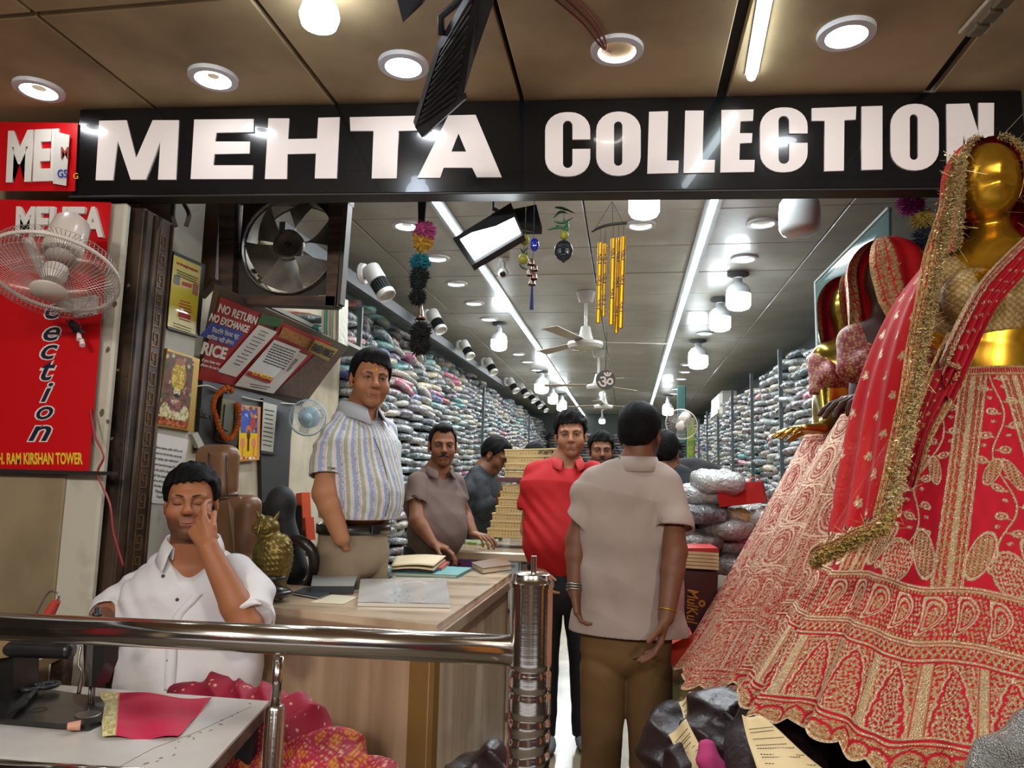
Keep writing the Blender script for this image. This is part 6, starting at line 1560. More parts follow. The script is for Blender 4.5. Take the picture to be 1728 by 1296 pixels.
# ---- 2. shopkeeper in the striped shirt -----------------------------------------------------
Y0 = 3.05; hc = at(625, 640, Y0)
d = CAM-hc; fw = Matrix.Rotation(.22, 3, 'Z') @ Vector((d.x, d.y, 0))
hd = Head(hc, Vector((fw.x, fw.y, -.06*fw.length)), (0, 0, 1), 1.04, tilt=-.05)
bf = Matrix.Rotation(.80, 3, 'Z') @ Vector((d.x, d.y, 0)); R_, l_, f_ = lat_frame(bf); f3 = Vector((f_.x, f_.y, 0))
neck = at(603, 705, Y0+.01)
secs = [(at(602, 712, Y0+.01), .15, .060), (at(606, 752, Y0), .165, .115), (at(610, 800, Y0-.01), .155, .130), (at(612, 838, Y0-.02), .150, .145), (at(604, 878, Y0), .145, .128), (at(602, 886, Y0), .142, .125)]
shR, elR, wrR = at(558, 733, Y0-.12), at(548, 832, Y0-.20), at(576, 908, Y0-.19)
shL, elL, wrL = at(645, 730, Y0+.14), at(652, 830, Y0+.16), at(640, 890, Y0+.1)
def stripes(V):
 c0 = np.array(secs[2][0]); q = (V-c0) @ np.array(R_); arm = (V[:, 0] < at(562, 790, Y0-.16).x)
 x = np.arctan2(q[:, 1]+.05, q[:, 0])*.19+V[:, 2]*.045+.006*np.sin(V[:, 2]*14)
 x = np.where(q[:, 1] < 0.02, q[:, 0]*.9+V[:, 2]*.03, x) if False else x
 k = np.mod(x/.052, 1.0); c = np.empty((len(V), 3)); c[:] = hexc('c9c2c0')
 c[k < .26] = hexc('8f9cb8'); c[(k > .34) & (k < .40)] = hexc('b39a90'); c[(k > .50) & (k < .76)] = hexc('999f88'); c[(k > .27) & (k < .29)] = hexc('6f7fae')
 return c
M_strp = mat('striped shirt cotton', attr='Col', rough=.7, bump=(22, .25, .005), sheen=.1)
vn = [(at(610, 690, Y0-.03), at(607, 705, Y0-.02), .064, .064), (at(620, 700, Y0-.09), at(628, 735, Y0-.15), .045, .012)]
t2, S, R, l, f = upper('person', 'shopkeeper in a pastel striped short sleeved shirt and khaki trousers with hand in pocket', hd, 1.10, False, 'a5714f', .22, neck, bf, secs,
 [skin_arm(shR, elR, wrR, (.058, .050, .046, .033)), skin_arm(shL, elL, wrL)], [dict(W=wrR, d=at(598, 962, Y0+.04)-wrR, n=(1, .6, 0), thumb=1, L=.135, curl=(.2, .2, .2, .2), ab=.0)], M_strp, hemcut=(at(602, 877, Y0-.13), (0, 0, -1)),
 folds=[(shR, .1, .004, 80, (.5, .3, .8)), (at(620, 860, Y0-.1), .10, .005, 90, (.6, .2, 1))], shcol=stripes,
 sleeves=[dict(pts=[shR+Vector((.03, .02, .0)), shR*.5+elR*.5+Vector((.0, .0, .01)), shR*.28+elR*.72], r=[.070, .066, .069]), dict(pts=[shL, elL*.5+shL*.5], r=[.066, .066])], vneck=vn,
 hair=dict(length=.014, fringe=.060, part=-.5, messy=.0015, side=-.01), loc=Vector((secs[-1][0].x, secs[-1][0].y, 0)), foldk=(.003, 11), h=.0038, brow=1.05)
collar(t2, mat('striped collar', 'a9adb2', .7, wave=(30, .2, .001, 'Z')), at(607, 694, Y0-.005), R, (.077, .080), .042, .42, drop=.05)
pl_ = path_on(S, [(630, 737), (640, 760), (652, 800), (657, 840), (650, 872)], 2.5, 3.3, .0015)
strip('placket_line', bez(pl_, 5), .005, Vector((.7, -.5, 0)), mat('navy piping', '2f3a63', .6), t2, .001)
prow(t2, mat('pale button', 'b9b3a8', .3), [(p, CAM-p) for p in path_on(S, [(633, 760), (645, 800), (648, 840)], 2.5, 3.3, .001)], .0045)
p = ray_surface(S, 629, 625, 2.5, 2.9); tk = hd.T(0, .0935, .032)
MB().ell(tk, (.006, .0022, .010), 10, 6, hd.R).build('tilak', mat('orange tilak', 'c98a1a', .6), t2, smooth=True)
M_khaki = mat('khaki trouser cloth', '87765f', .8, bump=(60, .2, .002)); M_belt = mat('black leather', '17130f', .35, coat=.2)
def trousers(par, m, hips, hw, hdp, l, legs, h=.006, belt=None, buckle=None, name='trousers', foldsd=1.0, col=None):
 pts = hips+[p for lg in legs for p, r in lg]; T = SDF(*bounds(pts, .2), h); T.k = .03
 for i in range(len(hips)-1): T.cone(hips[i], hips[i+1], hdp, hdp, .03, 'u', (l, hw/hdp))
 for lg in legs:
  for i in range(len(lg)-1): T.cone(lg[i][0], lg[i+1][0], lg[i][1], lg[i+1][1], .008)
 fabric_fold(T, .006*foldsd, 13, rnd.uniform(0, 9)); T.cut(hips[0]+Vector((0, 0, .0)), (0, 0, 1)); T.cut(Vector((0, 0, min(p.z for p in pts)+.0)), (0, 0, -1))
 return T.build(name, m, par), T
hz = at(598, 885, Y0); R2, l2, f2 = lat_frame(bf)
ft = Vector((hz.x, hz.y, 0))
lg = lambda s_: [(hz+l2*s_*.08+Vector((0, 0, -.12)), .10), (ft+l2*s_*.10+Vector((0, 0, .50)), .075), (ft+l2*s_*.11+Vector((0, 0, .06)), .06)]
o, T = trousers(t2, M_khaki, [hz, hz-Vector((0, 0, .12))], .158, .128, l2, [lg(1), lg(-1)])
q = MB(); ring_ = []
for k in range(48):
 a = 2*PI*k/48; ring_.append(hz+l2*math.cos(a)*.168+f2*math.sin(a)*.138+Vector((0, 0, -.014)))
P_ = np.array([[tuple(p+Vector((0, 0, z))) for p in ring_] for z in (-.019, .019)]); grid_mesh('belt', P_, M_belt, t2, thick=.005, wrap=True)
bk = hz+f2*.143+l2*.02+Vector((0, 0, -.014)); MB().box(bk, (.05, .008, .042), R2, .004).build('belt_buckle', mat('gunmetal buckle', '4b4a48', .3, .9), t2)
for s_ in (1, -1): MB().ell(ft+l2*s_*.11+f2*.05+Vector((0, 0, .04)), (.045, .13, .04), 14, 8, R2).build('shoe', M_belt, t2, smooth=True)
# ---- 3. moustached man in the taupe polo, leaning on the counter -----------------------------
M_taupe = mat('taupe pique', '6a5750', .85, bump=(260, .4, .001), noise=(3, '5d4b45', 3, .4, .6), sheen=.2)
Y0 = 4.1; hc = at(747, 752, Y0); d = CAM-hc; hd = Head(hc, Matrix.Rotation(.10, 3, 'Z') @ Vector((d.x, d.y, -.05*d.length)), (0, 0, 1), .99)
bf = Matrix.Rotation(.45, 3, 'Z') @ Vector((d.x, d.y, 0)); R_, l_, f_ = lat_frame(bf); neck = at(738, 795, Y0+.02)
secs = [(at(736, 803, Y0+.02), .14, .055), (at(733, 835, Y0), .150, .095), (at(737, 875, Y0-.03), .135, .115), (at(738, 900, Y0-.03), .130, .125), (at(728, 926, Y0), .13, .115)]
shR, elR, wrR = at(700, 813, Y0-.10), at(704, 878, Y0-.20), at(730, 916, Y0-.24)
shL, elL, wrL = at(768, 815, Y0+.10), at(783, 868, Y0+.14), at(800, 902, Y0+.05)
t3, S, R, l, f = upper('person', 'moustached man in a taupe polo shirt leaning his hands on the rear counter', hd, 1.0, False, '7f5238', .2, neck, bf, secs,
 [skin_arm(shR, elR, wrR, (.05, .043, .040, .027)), skin_arm(shL, elL, wrL)], [dict(W=wrR, d=at(752, 925, Y0-.24)-wrR, n=(0, 0, -1), thumb=-1, L=.18, curl=(.35, .35, .4, .45), spread=.2), dict(W=wrL, d=at(815, 905, Y0)-wrL, n=(0, 0, -1), thumb=1, L=.18)], M_taupe,
 sleeves=[dict(pts=[shR+Vector((.02, 0, 0)), shR*.42+elR*.58], r=[.060, .060]), dict(pts=[shL, shL*.4+elL*.6], r=[.058, .056])],
 vneck=[(at(744, 783, Y0-.02), at(742, 795, Y0-.02), .058, .058), (at(748, 790, Y0-.09), at(752, 812, Y0-.13), .035, .008)], moust=1.15, hair=dict(length=.008, fringe=.074, recede=.6, messy=.001), h=.005, folds=[(secs[2][0]+Vector((-.1, -.1, 0)), .12, .006, 70, (1, 0, .8))], brow=1.1)
collar(t3, M_taupe, at(741, 795, Y0), R, (.068, .068), .032, .5, drop=.03)
hz = at(722, 922, Y0); ft = Vector((hz.x, hz.y+.03, 0))
trousers(t3, mat('dark denim', '15181d', .8), [hz, hz-Vector((0, 0, .12))], .14, .115, l, [[(hz+l*s_*.07-Vector((0, 0, .12)), .085), (ft+l*s_*.09+Vector((0, 0, .5)), .07), (ft+l*s_*.1+Vector((0, 0, .05)), .055)] for s_ in (1, -1)], .008)
# ---- 4. man in the navy shirt, in profile ----------------------------------------------------
Y0 = 5.0; hc = at(836, 768, Y0); hd = Head(hc, (.95, -.25, -.55), (.45, -.1, 1), .98)
bf = Vector((1, -.35, 0)); neck = at(818, 790, Y0); secs = [(at(815, 800, Y0), .15, .065), (at(810, 830, Y0), .20, .10), (at(812, 870, Y0), .18, .11), (at(815, 905, Y0), .17, .11)]
M_navysh = mat('navy shirt', '11161d', .7, bump=(30, .4, .005), sheen=.1)
shR, elR, wrR = at(806, 815, Y0-.15), at(813, 858, Y0-.17), at(836, 848, Y0-.12)
t4, S, R, l, f = upper('person', 'dark haired man in a navy shirt looking down behind the cream boxes', hd, .98, False, '6f4630', .1, neck, bf, secs, [skin_arm(shR, elR, wrR)], [dict(W=wrR, d=(.7, 0, .3), n=(0, .5, 1), thumb=1, L=.17)], M_navysh,
 sleeves=[dict(pts=[shR+Vector((0, .04, 0)), elR, elR*.15+wrR*.85], r=[.075, .062, .045])], hair=dict(length=.013, fringe=.06, h=.005), h=.006, foldk=(.006, 16))
hz = at(815, 905, Y0); ft = Vector((hz.x, hz.y, 0))
trousers(t4, mat('black trousers', '0e0f11', .8), [hz, hz-Vector((0, 0, .1))], .16, .12, l, [[(hz+l*s_*.08-Vector((0, 0, .1)), .09), (ft+l*s_*.09+Vector((0, 0, .05)), .055)] for s_ in (1, -1)], .01)
# ---- 5. man in the red polo ------------------------------------------------------------------
M_redpolo = mat('red pique', 'ad060c', .8, bump=(260, .4, .001), sheen=.15)
Y0 = 3.95; hc = at(963, 733, Y0); d = CAM-hc; hd = Head(hc, Vector((d.x, d.y, -.08*d.length)), (0, 0, 1), 1.0, tilt=.03)
bf = Matrix.Rotation(.15, 3, 'Z') @ Vector((d.x, d.y, 0)); neck = at(952, 778, Y0+.02)
secs = [(at(950, 790, Y0+.02), .145, .058), (at(948, 820, Y0), .175, .105), (at(947, 870, Y0-.01), .165, .12), (at(948, 915, Y0-.03), .172, .14), (at(948, 952, Y0-.01), .168, .125)]
R_, l_, f_ = lat_frame(bf)
shR, elR, wrR = at(898, 800, Y0), at(893, 893, Y0-.02), at(911, 956, Y0-.10)
shL, elL, wrL = at(1000, 800, Y0+.02), at(1012, 890, Y0+.03), at(1000, 960, Y0-.05)
t5, S, R, l, f = upper('person', 'stern man in a red polo shirt and black trousers facing the camera', hd, 1.04, False, 'a07154', .22, neck, bf, secs,
 [skin_arm(shR, elR, wrR, (.052, .046, .043, .030)), skin_arm(shL, elL, wrL)], [dict(W=wrR, d=at(918, 985, Y0-.12)-wrR, n=(1, .3, 0), thumb=1, L=.18, curl=(.4, .45, .5, .5))], M_redpolo,
 sleeves=[dict(pts=[shR+Vector((.03, 0, .0)), shR*.45+elR*.55+Vector((.0, 0, 0)), shR*.35+elR*.65], r=[.075, .068, .067]), dict(pts=[shL, shL*.4+elL*.6], r=[.07, .066])],
 vneck=[(at(961, 765, Y0-.03), at(957, 778, Y0-.02), .06, .06), (at(966, 775, Y0-.09), at(972, 800, Y0-.14), .042, .008)], hair=dict(length=.015, fringe=.058, messy=.005, part=.2), h=.0045,
 folds=[(at(905, 870, Y0-.1), .1, .004, 80, (1, 0, .9)), (secs[3][0]+Vector((-.1, -.1, 0)), .12, .003, 70, (1, 0, .8))])
collar(t5, mat('faded red collar', 'b8322f', .85, bump=(260, .3, .001)), at(957, 779, Y0+.0), R, (.070, .068), .034, .42, drop=.035)
hz = at(950, 952, Y0); ft = Vector((at(965, 1215, Y0).x, Y0, 0)); R2 = R
M_blktr = mat('black trouser cloth', '121216', .75)
o, T = trousers(t5, M_blktr, [hz, hz-Vector((0, 0, .12))], .185, .135, l, [[(hz+l*s_*.085-Vector((0, 0, .12)), .10), (Vector((hz.x+.01, Y0, .5))+l*s_*.09, .068), (Vector((hz.x+.02, Y0, .05))+l*s_*.095, .052)] for s_ in (1, -1)], .006)
P_ = np.array([[tuple(hz+l*math.cos(2*PI*k/40)*.19+f*math.sin(2*PI*k/40)*.14+Vector((0, 0, -.01+z))) for k in range(40)] for z in (-.017, .017)]); grid_mesh('belt', P_, M_belt, t5, thick=.004, wrap=True)
MB().box(hz+f*.145+l*-.02+Vector((0, 0, -.01)), (.045, .008, .038), R, .004).build('belt_buckle', mat('steel buckle', '8d8c88', .3, .9), t5)
for s_ in (1, -1): MB().ell(Vector((hz.x+.02, Y0, .035))+l*s_*.095+f*.05, (.045, .13, .036), 16, 8, R).build('shoe', mat('grey slip on', '6f7377', .7), t5, smooth=True)
# ---- 6. man seen from behind -----------------------------------------------------------------
M_tp2 = mat('greyish taupe pique', 'a39388', .85, bump=(300, .3, .001), noise=(2.5, '99887e', 3, .4, .65))
Y0 = 2.95; hc = at(1080, 733, Y0+.02); hd = Head(hc, (.30, 1, -.08), (0, 0, 1), .98)
bf = Vector((.05, 1, 0)); neck = at(1076, 782, Y0)
secs = [(at(1072, 798, Y0), .150, .056), (at(1064, 835, Y0), .172, .105), (at(1062, 900, Y0), .165, .105), (at(1060, 980, Y0), .182, .11), (at(1060, 1068, Y0), .195, .125), (at(1060, 1095, Y0), .195, .125)]
shL, elL, wrL = at(995, 817, Y0), at(973, 912, Y0), at(970, 998, Y0-.05)
shR, elR, wrR = at(1133, 822, Y0-.02), at(1139, 930, Y0-.12), at(1124, 1042, Y0-.20)
t6, S, R, l, f = upper('person', 'man seen from behind in a greyish taupe polo shirt and brown trousers', hd, 1.0, False, '6f4833', .75, neck, bf, secs,
 [skin_arm(shL, elL, wrL, (.05, .043, .041, .027)), skin_arm(shR, elR, wrR, (.05, .045, .043, .029))],
 [dict(W=wrL, d=at(978, 1040, Y0-.06)-wrL, n=(.9, -.2, 0), thumb=-1, L=.18, curl=(.3, .35, .4, .45)), dict(W=wrR, d=at(1113, 1090, Y0-.22)-wrR, n=(-.85, .1, .3), thumb=-1, L=.185, curl=(.30, .35, .35, .35), spread=.2, tc=.2)], M_tp2,
 sleeves=[dict(pts=[shL+Vector((.03, 0, 0)), shL*.35+elL*.65+Vector((.01, 0, 0)), shL*.28+elL*.72], r=[.072, .068, .068]), dict(pts=[shR+Vector((-.03, 0, 0)), shR*.4+elR*.6, shR*.32+elR*.68], r=[.074, .072, .073])],
 vneck=[(at(1076, 760, Y0+.01), at(1076, 778, Y0+.01), .058, .060)], hair=dict(length=.012, fringe=.060, back=-.062, messy=.0015), h=.0045, hemcut=(at(1060, 1066, Y0), (0, 0, -1)),
 folds=[(at(1000, 1000, Y0-.1), .14, .004, 45, (1, 0, .4)), (at(1100, 860, Y0-.1), .10, .004, 50, (1, 0, -.5)), (at(1060, 1030, Y0-.1), .15, .003, 38, (1, 0, .15))])
n = 40; nb = at(1077, 783, Y0)+Vector((0, 0, -.012)); P_ = []
for i in range(n):
 a = 2*PI*i/n; o_ = Vector((math.cos(a), math.sin(a), 0)); rx, ry = .066, .064
 P_.append([nb+Vector((o_.x*rx, o_.y*ry, 0)), nb+Vector((o_.x*rx, o_.y*ry, .036)), nb+Vector((o_.x*(rx+.006), o_.y*(ry+.006), .039)), nb+Vector((o_.x*(rx+.016), o_.y*(ry+.018), .010)), nb+Vector((o_.x*(rx+.026), o_.y*(ry+.028), -.018))])
grid_mesh('collar', np.transpose(np.array([[tuple(q) for q in r] for r in P_]), (1, 0, 2)), M_tp2, t6, thick=.003, wrap=True)
M_brown_tr = mat('brown trouser cloth', '674a25', .8, bump=(80, .15, .002), noise=(3, '5a401f', 3, .4, .6))
hz = at(1058, 1050, Y0); 
ll = lambda u: [(at(u, 1130, Y0), .092), (at(u-2+(u-1055)*.12, 1290, Y0+.02), .073), (Vector((at(u-4+(u-1055)*.15, 1290, Y0).x, Y0+.02, .06)), .062)]
o, T = trousers(t6, M_brown_tr, [hz, at(1056, 1095, Y0)], .172, .112, l, [ll(1020), ll(1093)], .005, foldsd=.8)
for u in (1017, 1090): MB().ell(Vector((at(u, 1290, Y0).x, Y0+.06, .04)), (.045, .13, .04), 14, 8).build('shoe', M_belt, t6, smooth=True)
MB().tube([at(1068, 1112, Y0-.122), at(1110, 1108, Y0-.118)], .002, 5).build('pocket_welt', mat('dark seam brown', '33220f', .8), t6)
def bangle(c, axis, r, tr, m, name, par): 
 x, y, _ = frame(axis); MB().tube([Vector(c)+(x*math.cos(2*PI*k/24)+y*math.sin(2*PI*k/24))*r for k in range(24)], tr, 8, closed=True).build(name, m, par, smooth=True)
M_gb = mat('gold bangle', 'b38a2c', .3, .9)
bangle(wrR.lerp(elR, .10), wrR-elR, .0315, .003, M_gb, 'bangle', t6)
for k in range(3): bangle(wrL.lerp(elL, .03+.05*k), wrL-elL, .031, .004, mat('steel watch band', '9c988c', .3, .9), 'watch_band', t6)
# ---- 7-9. people further in -----------------------------------------------------------------
Y0 = 5.0; hc = at(1014, 760, Y0); d = CAM-hc; hd = Head(hc, Vector((d.x+.5, d.y, -.3)), (0, 0, 1), 1.0)
bf = Vector((d.x, d.y, 0)); secs = [(at(1016, 800, Y0+.03), .15, .065), (at(1018, 850, Y0), .19, .11), (at(1018, 920, Y0), .17, .12)]
upper('person', 'dark haired moustached man half hidden between the red polo and the man from behind', hd, 1.02, False, '7a5039', .3, at(1016, 793, Y0+.02), bf, secs, [], [], M_navysh, moust=1.0, hair=dict(length=.015, fringe=.062, messy=.004, h=.005), h=.007)
Y0 = 4.2; hc = at(1120, 765, Y0); hd = Head(hc, (.2, 1, -.1), (0, 0, 1), .98)
secs = [(at(1126, 800, Y0), .15, .065), (at(1132, 840, Y0), .20, .10), (at(1130, 920, Y0), .17, .11), (at(1128, 980, Y0), .17, .11)]
shR = at(1158, 830, Y0); t8, S, R, l, f = upper('person', 'man in a black shirt standing beyond the shoulder of the man from behind', hd, 1.0, False, '7a5039', .5, at(1123, 792, Y0), Vector((.1, 1, 0)), secs, [], [], mat('black jersey', '131a1e', .8), hair=dict(length=.014, h=.005), h=.007,
 sleeves=[dict(pts=[shR, at(1162, 905, Y0)], r=[.07, .06])])
hz = at(1128, 975, Y0); trousers(t8, M_blktr, [hz, hz-Vector((0, 0, .1))], .16, .12, l, [[(hz+l*s_*.08-Vector((0, 0, .1)), .09), (Vector((hz.x, Y0, .05))+l*s_*.09, .055)] for s_ in (1, -1)], .01)
Y0 = 4.75; secs = [(at(1163, 790, Y0), .12, .06), (at(1175, 812, Y0), .20, .10), (at(1180, 850, Y0), .19, .10), (at(1180, 900, Y0), .18, .1)]
hd = Head(at(1135, 790, Y0+.12), (-.4, 1, -.8), (0, 0, 1), .95)
t9, S, R, l, f = upper('person', 'bending person in a black t-shirt with white lettering on its back', hd, 1.0, False, '6f4833', .2, at(1150, 795, Y0+.05), Vector((-.2, 1, 0)), secs, [], [], mat('black t-shirt', '0f1011', .85), hair=dict(length=.012, h=.006), h=.007)
Bk = Plane((0, Y0-.135, 0), (1, Y0-.135, 0), (1, Y0-.12, 1))
Bk.text('MEHTA', (1150, 819), (1178, 820), (1150, 810), M_whitep, t9, .0); Bk.text('Collection', (1160, 826), (1183, 828), (1160, 821), M_whitep, t9, .0)
Bk.quad('crest', [(1161, 800), (1173, 801), (1173, 808), (1161, 808)], M_whitep, t9, 0, .001)
Y0 = 5.6; hd = Head(at(903, 775, Y0), (0, 1, 0), (0, 0, 1), 1.0); secs = [(at(903, 820, Y0), .15, .065), (at(903, 850, Y0), .2, .1), (at(903, 900, Y0), .17, .1)]
upper('person', 'person behind the cream boxes with only the dark hair showing', hd, 1.0, False, '6f4833', 0, at(903, 805, Y0), Vector((0, 1, 0)), secs, [], [], M_navysh, hair=dict(length=.014, h=.006), h=.008)
for pr in [o for o in COL.objects if o.name.startswith('person')]:
 sh = [c for c in pr.children if c.name.startswith('shirt')]; bl = [c for c in pr.children if c.name.split('.')[0] == 'belt']
 for c in list(pr.children):
  b_ = c.name.split('.')[0]; par_ = sh[0] if sh and b_ in ('collar', 'placket', 'placket_line', 'button', 'lettering', 'crest') else bl[0] if bl and b_ == 'belt_buckle' else None
  if par_: c.parent = par_; c.matrix_parent_inverse = Matrix()
# -- bridal mannequins
def emb_mat(name, r0=.75):
 m = mat(name, attr='Col', rough=r0, spec=.3); nt = m.node_tree; N, L = nt.nodes, nt.links; b = N['Principled BSDF']
 a = N.new('ShaderNodeAttribute'); a.attribute_name = 'Met'
 r = N.new('ShaderNodeMapRange'); r.inputs[3].default_value = r0; r.inputs[4].default_value = .34; L.new(a.outputs['Fac'], r.inputs[0]); L.new(r.outputs[0], b.inputs['Roughness'])
 q = N.new('ShaderNodeMath'); q.operation = 'MULTIPLY'; q.inputs[1].default_value = .45; L.new(a.outputs['Fac'], q.inputs[0]); L.new(q.outputs[0], b.inputs['Metallic'])
 tc = N.new('ShaderNodeTexCoord'); v = N.new('ShaderNodeTexVoronoi'); v.inputs['Scale'].default_value = 330; L.new(tc.outputs['Object'], v.inputs['Vector'])
 k = N.new('ShaderNodeMath'); k.operation = 'MULTIPLY'; L.new(v.outputs['Distance'], k.inputs[0]); L.new(a.outputs['Fac'], k.inputs[1])
 bp = N.new('ShaderNodeBump'); bp.inputs['Strength'].default_value = .9; bp.inputs['Distance'].default_value = .003; L.new(k.outputs[0], bp.inputs['Height']); L.new(bp.outputs[0], b.inputs['Normal'])
 return m
M_emb = emb_mat('gold embroidered red silk'); M_goldm = mat('polished gold mannequin', 'd6a02e', .27, .88)
M_darkm = mat('dark brown mannequin', '3c1f12', .5, spec=.3)
def edist(x, y, cx, cy, rx, ry, a=0.0):
 ca, sa = math.cos(a), math.sin(a); X = (x-cx)*ca+(y-cy)*sa; Y = -(x-cx)*sa+(y-cy)*ca; return np.sqrt((X/rx)**2+(Y/ry)**2)
def lehenga(par, Wc, wr, Hc_z, hr, L, th0, th1, nu, nv, red, gold, gold2, dens, seed, npan=12, ruf=.028, scal=26, name='skirt', lean=(0, 0), mode=0, peak=0):
 th = np.linspace(th0, th1, nu)[None, :]; v = np.linspace(0, 1, nv)[:, None]
 r = lambda v_: wr+(hr-wr)*(v_*.92+.08*v_**2)
 Rm = r(v)*np.ones_like(th)
 amp = ruf*v**1.5
 ru = amp*(np.cos(th*npan)*.6+.5*np.cos(th*23+seed)+.35*np.cos(th*41+2*seed)*v)
 q = v*L*np.ones_like(th)                                  # metres down the skirt
 Wp = 2*PI/npan; ph = np.mod(th+PI/2, Wp)-Wp/2; p = ph*Rm; idx = np.floor((th+PI/2)/Wp)*np.ones_like(Rm)
 u = (th+PI/2)*hr*np.ones_like(v)                           # metres along the hem
 n1 = np.sin(u*480+4*np.sin(q*90))*np.sin(q*520+3*np.sin(u*80)); n2 = np.sin(u*290+q*210)*np.sin(q*330-u*250+seed)
 g = np.zeros_like(Rm); lt = np.zeros_like(Rm)
 def on(m, l=0.0): g[m] = 1; lt[m] = l
 L1, L2, L3 = .60*L, .735*L, .765*L
 on((q < .028) & ((q < .006) | (q > .022) | (np.mod(u*2, .05) < .02)))
 body = (q > .03) & (q < L1)
 half = Wp*Rm/2
 for k_, w_ in ((.0, .0035), (.013, .002), (.024, .003)): on(body & (abs(abs(p)-half+k_+.003) < w_), .4)
 on(body & (abs(p) > half-.024) & (abs(p) < half-.004) & (n1 > .1))
 if mode == 0:
  st = .022*np.sin(q*26+idx*2)*np.clip(Rm*3, .3, 1); on(body & (abs(p-st) < .0022), .5)
  qq = np.mod(q+idx*.02, .034)-.017; sgn = np.where(np.mod(np.floor((q+idx*.02)/.034), 2) < 1, 1, -1)
  d = edist(p, qq, st+sgn*.024, 0, .010, .008); on(body & (abs(d-1) < .28), .5); on(body & (d < .4), 1)
  d = edist(p, qq, st+sgn*.013, .004, .009, .0025); on(body & (d < 1), .3)
  d = edist(p, qq, st-sgn*.020, -.006, .006, .0045); on(body & (d < 1) & (n1 > -.4), .6)
  d = edist(p, np.mod(q, .11)-.055, 0, 0, .034, .040); 
  for sg in (-1, 1):                                    # peacock shaped drops low in each panel
   for (cy, sc_) in ((L1-.075, 1.0), (L1-.285, .62)):
    d = edist(p, q, sg*.055*sc_*(1 if cy > L1-.1 else .6), cy, .024*sc_, .066*sc_, -sg*.42)
    m = (d < 1) & body; g[m] = 0; on(m & (d > .86), .7); on(m & (d < .82) & (np.sin((p*sg+q*.5)*620)*np.sin(q*430) > -.45), .15)
  d = edist(p, q, 0, L1-.045, .036, .052); m = body & (d < 1); g[m] = 0; on(m & ((d > .9) | (n1*1.2+n2 > -.1)), .5)
 else:
  Q = np.mod(q+.03*np.mod(idx, 2), .15)-.075
  d = edist(p, Q, 0, .0, .042, .055); on(body & (n1+n2*.8 > .35-dens), .3)
  m = body & (d < 1.25); g[m] = 0; on(m & (d > 1.08), .7); on(m & (d < .98) & (d > .78) & (n1 > -.5), .5); d2 = edist(p, Q, 0, .0, .016, .026); on(m & (d2 < 1) & (n1 > -.2), .8); on(m & (abs(d2-1.35) < .12), .3)
  on(body & (abs(abs(Q)-.070) < .0022), .8)
 bnd = (q > L1) & (q < L2)
 for k_ in (L1+.002, L1+.010, L2-.010, L2-.002, L3+.0): on(abs(q-k_) < .0022, .6)
 on((q > L1+.011) & (q < L1+.020) & (np.mod(u, .012) < .007)); on((q > L2-.020) & (q < L2-.011) & (np.mod(u, .012) < .007))
 mid = (L1+L2)/2; x = np.mod(u, .088)-.044; y = q-mid
 inn = (q > L1+.022) & (q < L2-.022); on(inn & (n1*.8+n2 > .15), .25)
 d = edist(x+9*y*y-.006, y, 0, .0, .024-.25*y, (L2-L1)*.34, .35); m = inn & (d < 1.25); g[m] = 0; on(m & (abs(d-1) < .10), .8); on(m & (abs(d-.68) < .09), .5); on(m & (d < .45) & (n1 > -.3), .3)
 on((q > L2+.004) & (q < L3-.004) & ((np.mod(u+q*.8, .018) < .008) | (np.mod(u-q*.8, .018) < .005)), .2)
 A0, A1 = L3+.008, L*.925; a_ = np.clip((q-A0)/(A1-A0), 0, 1); x = np.mod(u, .128)-.064; am = (q > A0) & (q < A1)
 on(am & (abs(abs(x)-.061) < .006), .5); on(am & (abs(abs(x)-.0525) < .0015), .2)
 cusp = .046*np.sqrt(np.clip(a_*1.35-.12, 0, 1))+.004*abs(np.sin(a_*16)); on(am & (abs(abs(x)-cusp) < .0028) & (abs(x) < .05), .7)
 on(am & (abs(x) > cusp+.004) & (abs(x) < .050) & (n1+n2 > -.2), .3)
 on(am & (abs(x) < cusp-.010) & (n1*1.1+n2*.8 > -.12), .35)
 hm = q > A1
 on(hm & (np.mod(q-A1, .014) < .005), .5); sc2 = np.mod(u, 2*PI*hr/scal/3)/(2*PI*hr/scal/3)-.5
 d = np.sqrt((sc2*2)**2*.9+((q-L*.985)/.026)**2); on(hm & (q > A1+.022) & (n1 > -.35)); m = hm & (abs(d-1) < .14); g[m] = 0
 on(hm & (q > L-.006), .7)
 g2 = g
 if dens > .15: 
  e = (g < .5) & (n1*n2 > .12-dens*.25); g[e] = 1; lt[e] = .5
 col = np.empty((*Rm.shape, 3)); col[:] = np.array(hexc(red)); sh = 1+.10*np.sin(u*90)*np.sin(q*60)+.07*(nrs.rand(*Rm.shape)-.5); col *= sh[..., None]
 G1, G2 = np.array(hexc(gold)), np.array(hexc(gold2)); w = np.clip(lt+.35*(nrs.rand(*Rm.shape)-.5), 0, 1)[..., None]
 gm = g > .5; col[gm] = (G1*(1-w)+G2*w)[gm]
 sp_ = nrs.rand(*Rm.shape); e = gm & (sp_ > .975); col[e] = hexc('f2e6cc')  # sequin glints painted as random pale specks on the gold
 R2 = Rm+ru+g*.0013
 cx = Wc.x+lean[0]*v; cy = Wc.y+lean[1]*v
 zsc = .016*(1-np.abs(np.sin(th*scal*1.0)))*np.clip((v-.93)/.07, 0, 1)
 X = cx+R2*np.cos(th)*np.ones_like(v); Y = cy+R2*np.sin(th)*(.74+.10*(1-v)); Z = Wc.z-(Wc.z-Hc_z)*(v**(1.03))+zsc-.010*np.cos(th*npan)*v
 if peak: Z = Z+peak*np.clip(-np.cos(th), 0, 1)*v
 P_ = np.stack([X, Y, Z*np.ones_like(X)], -1)
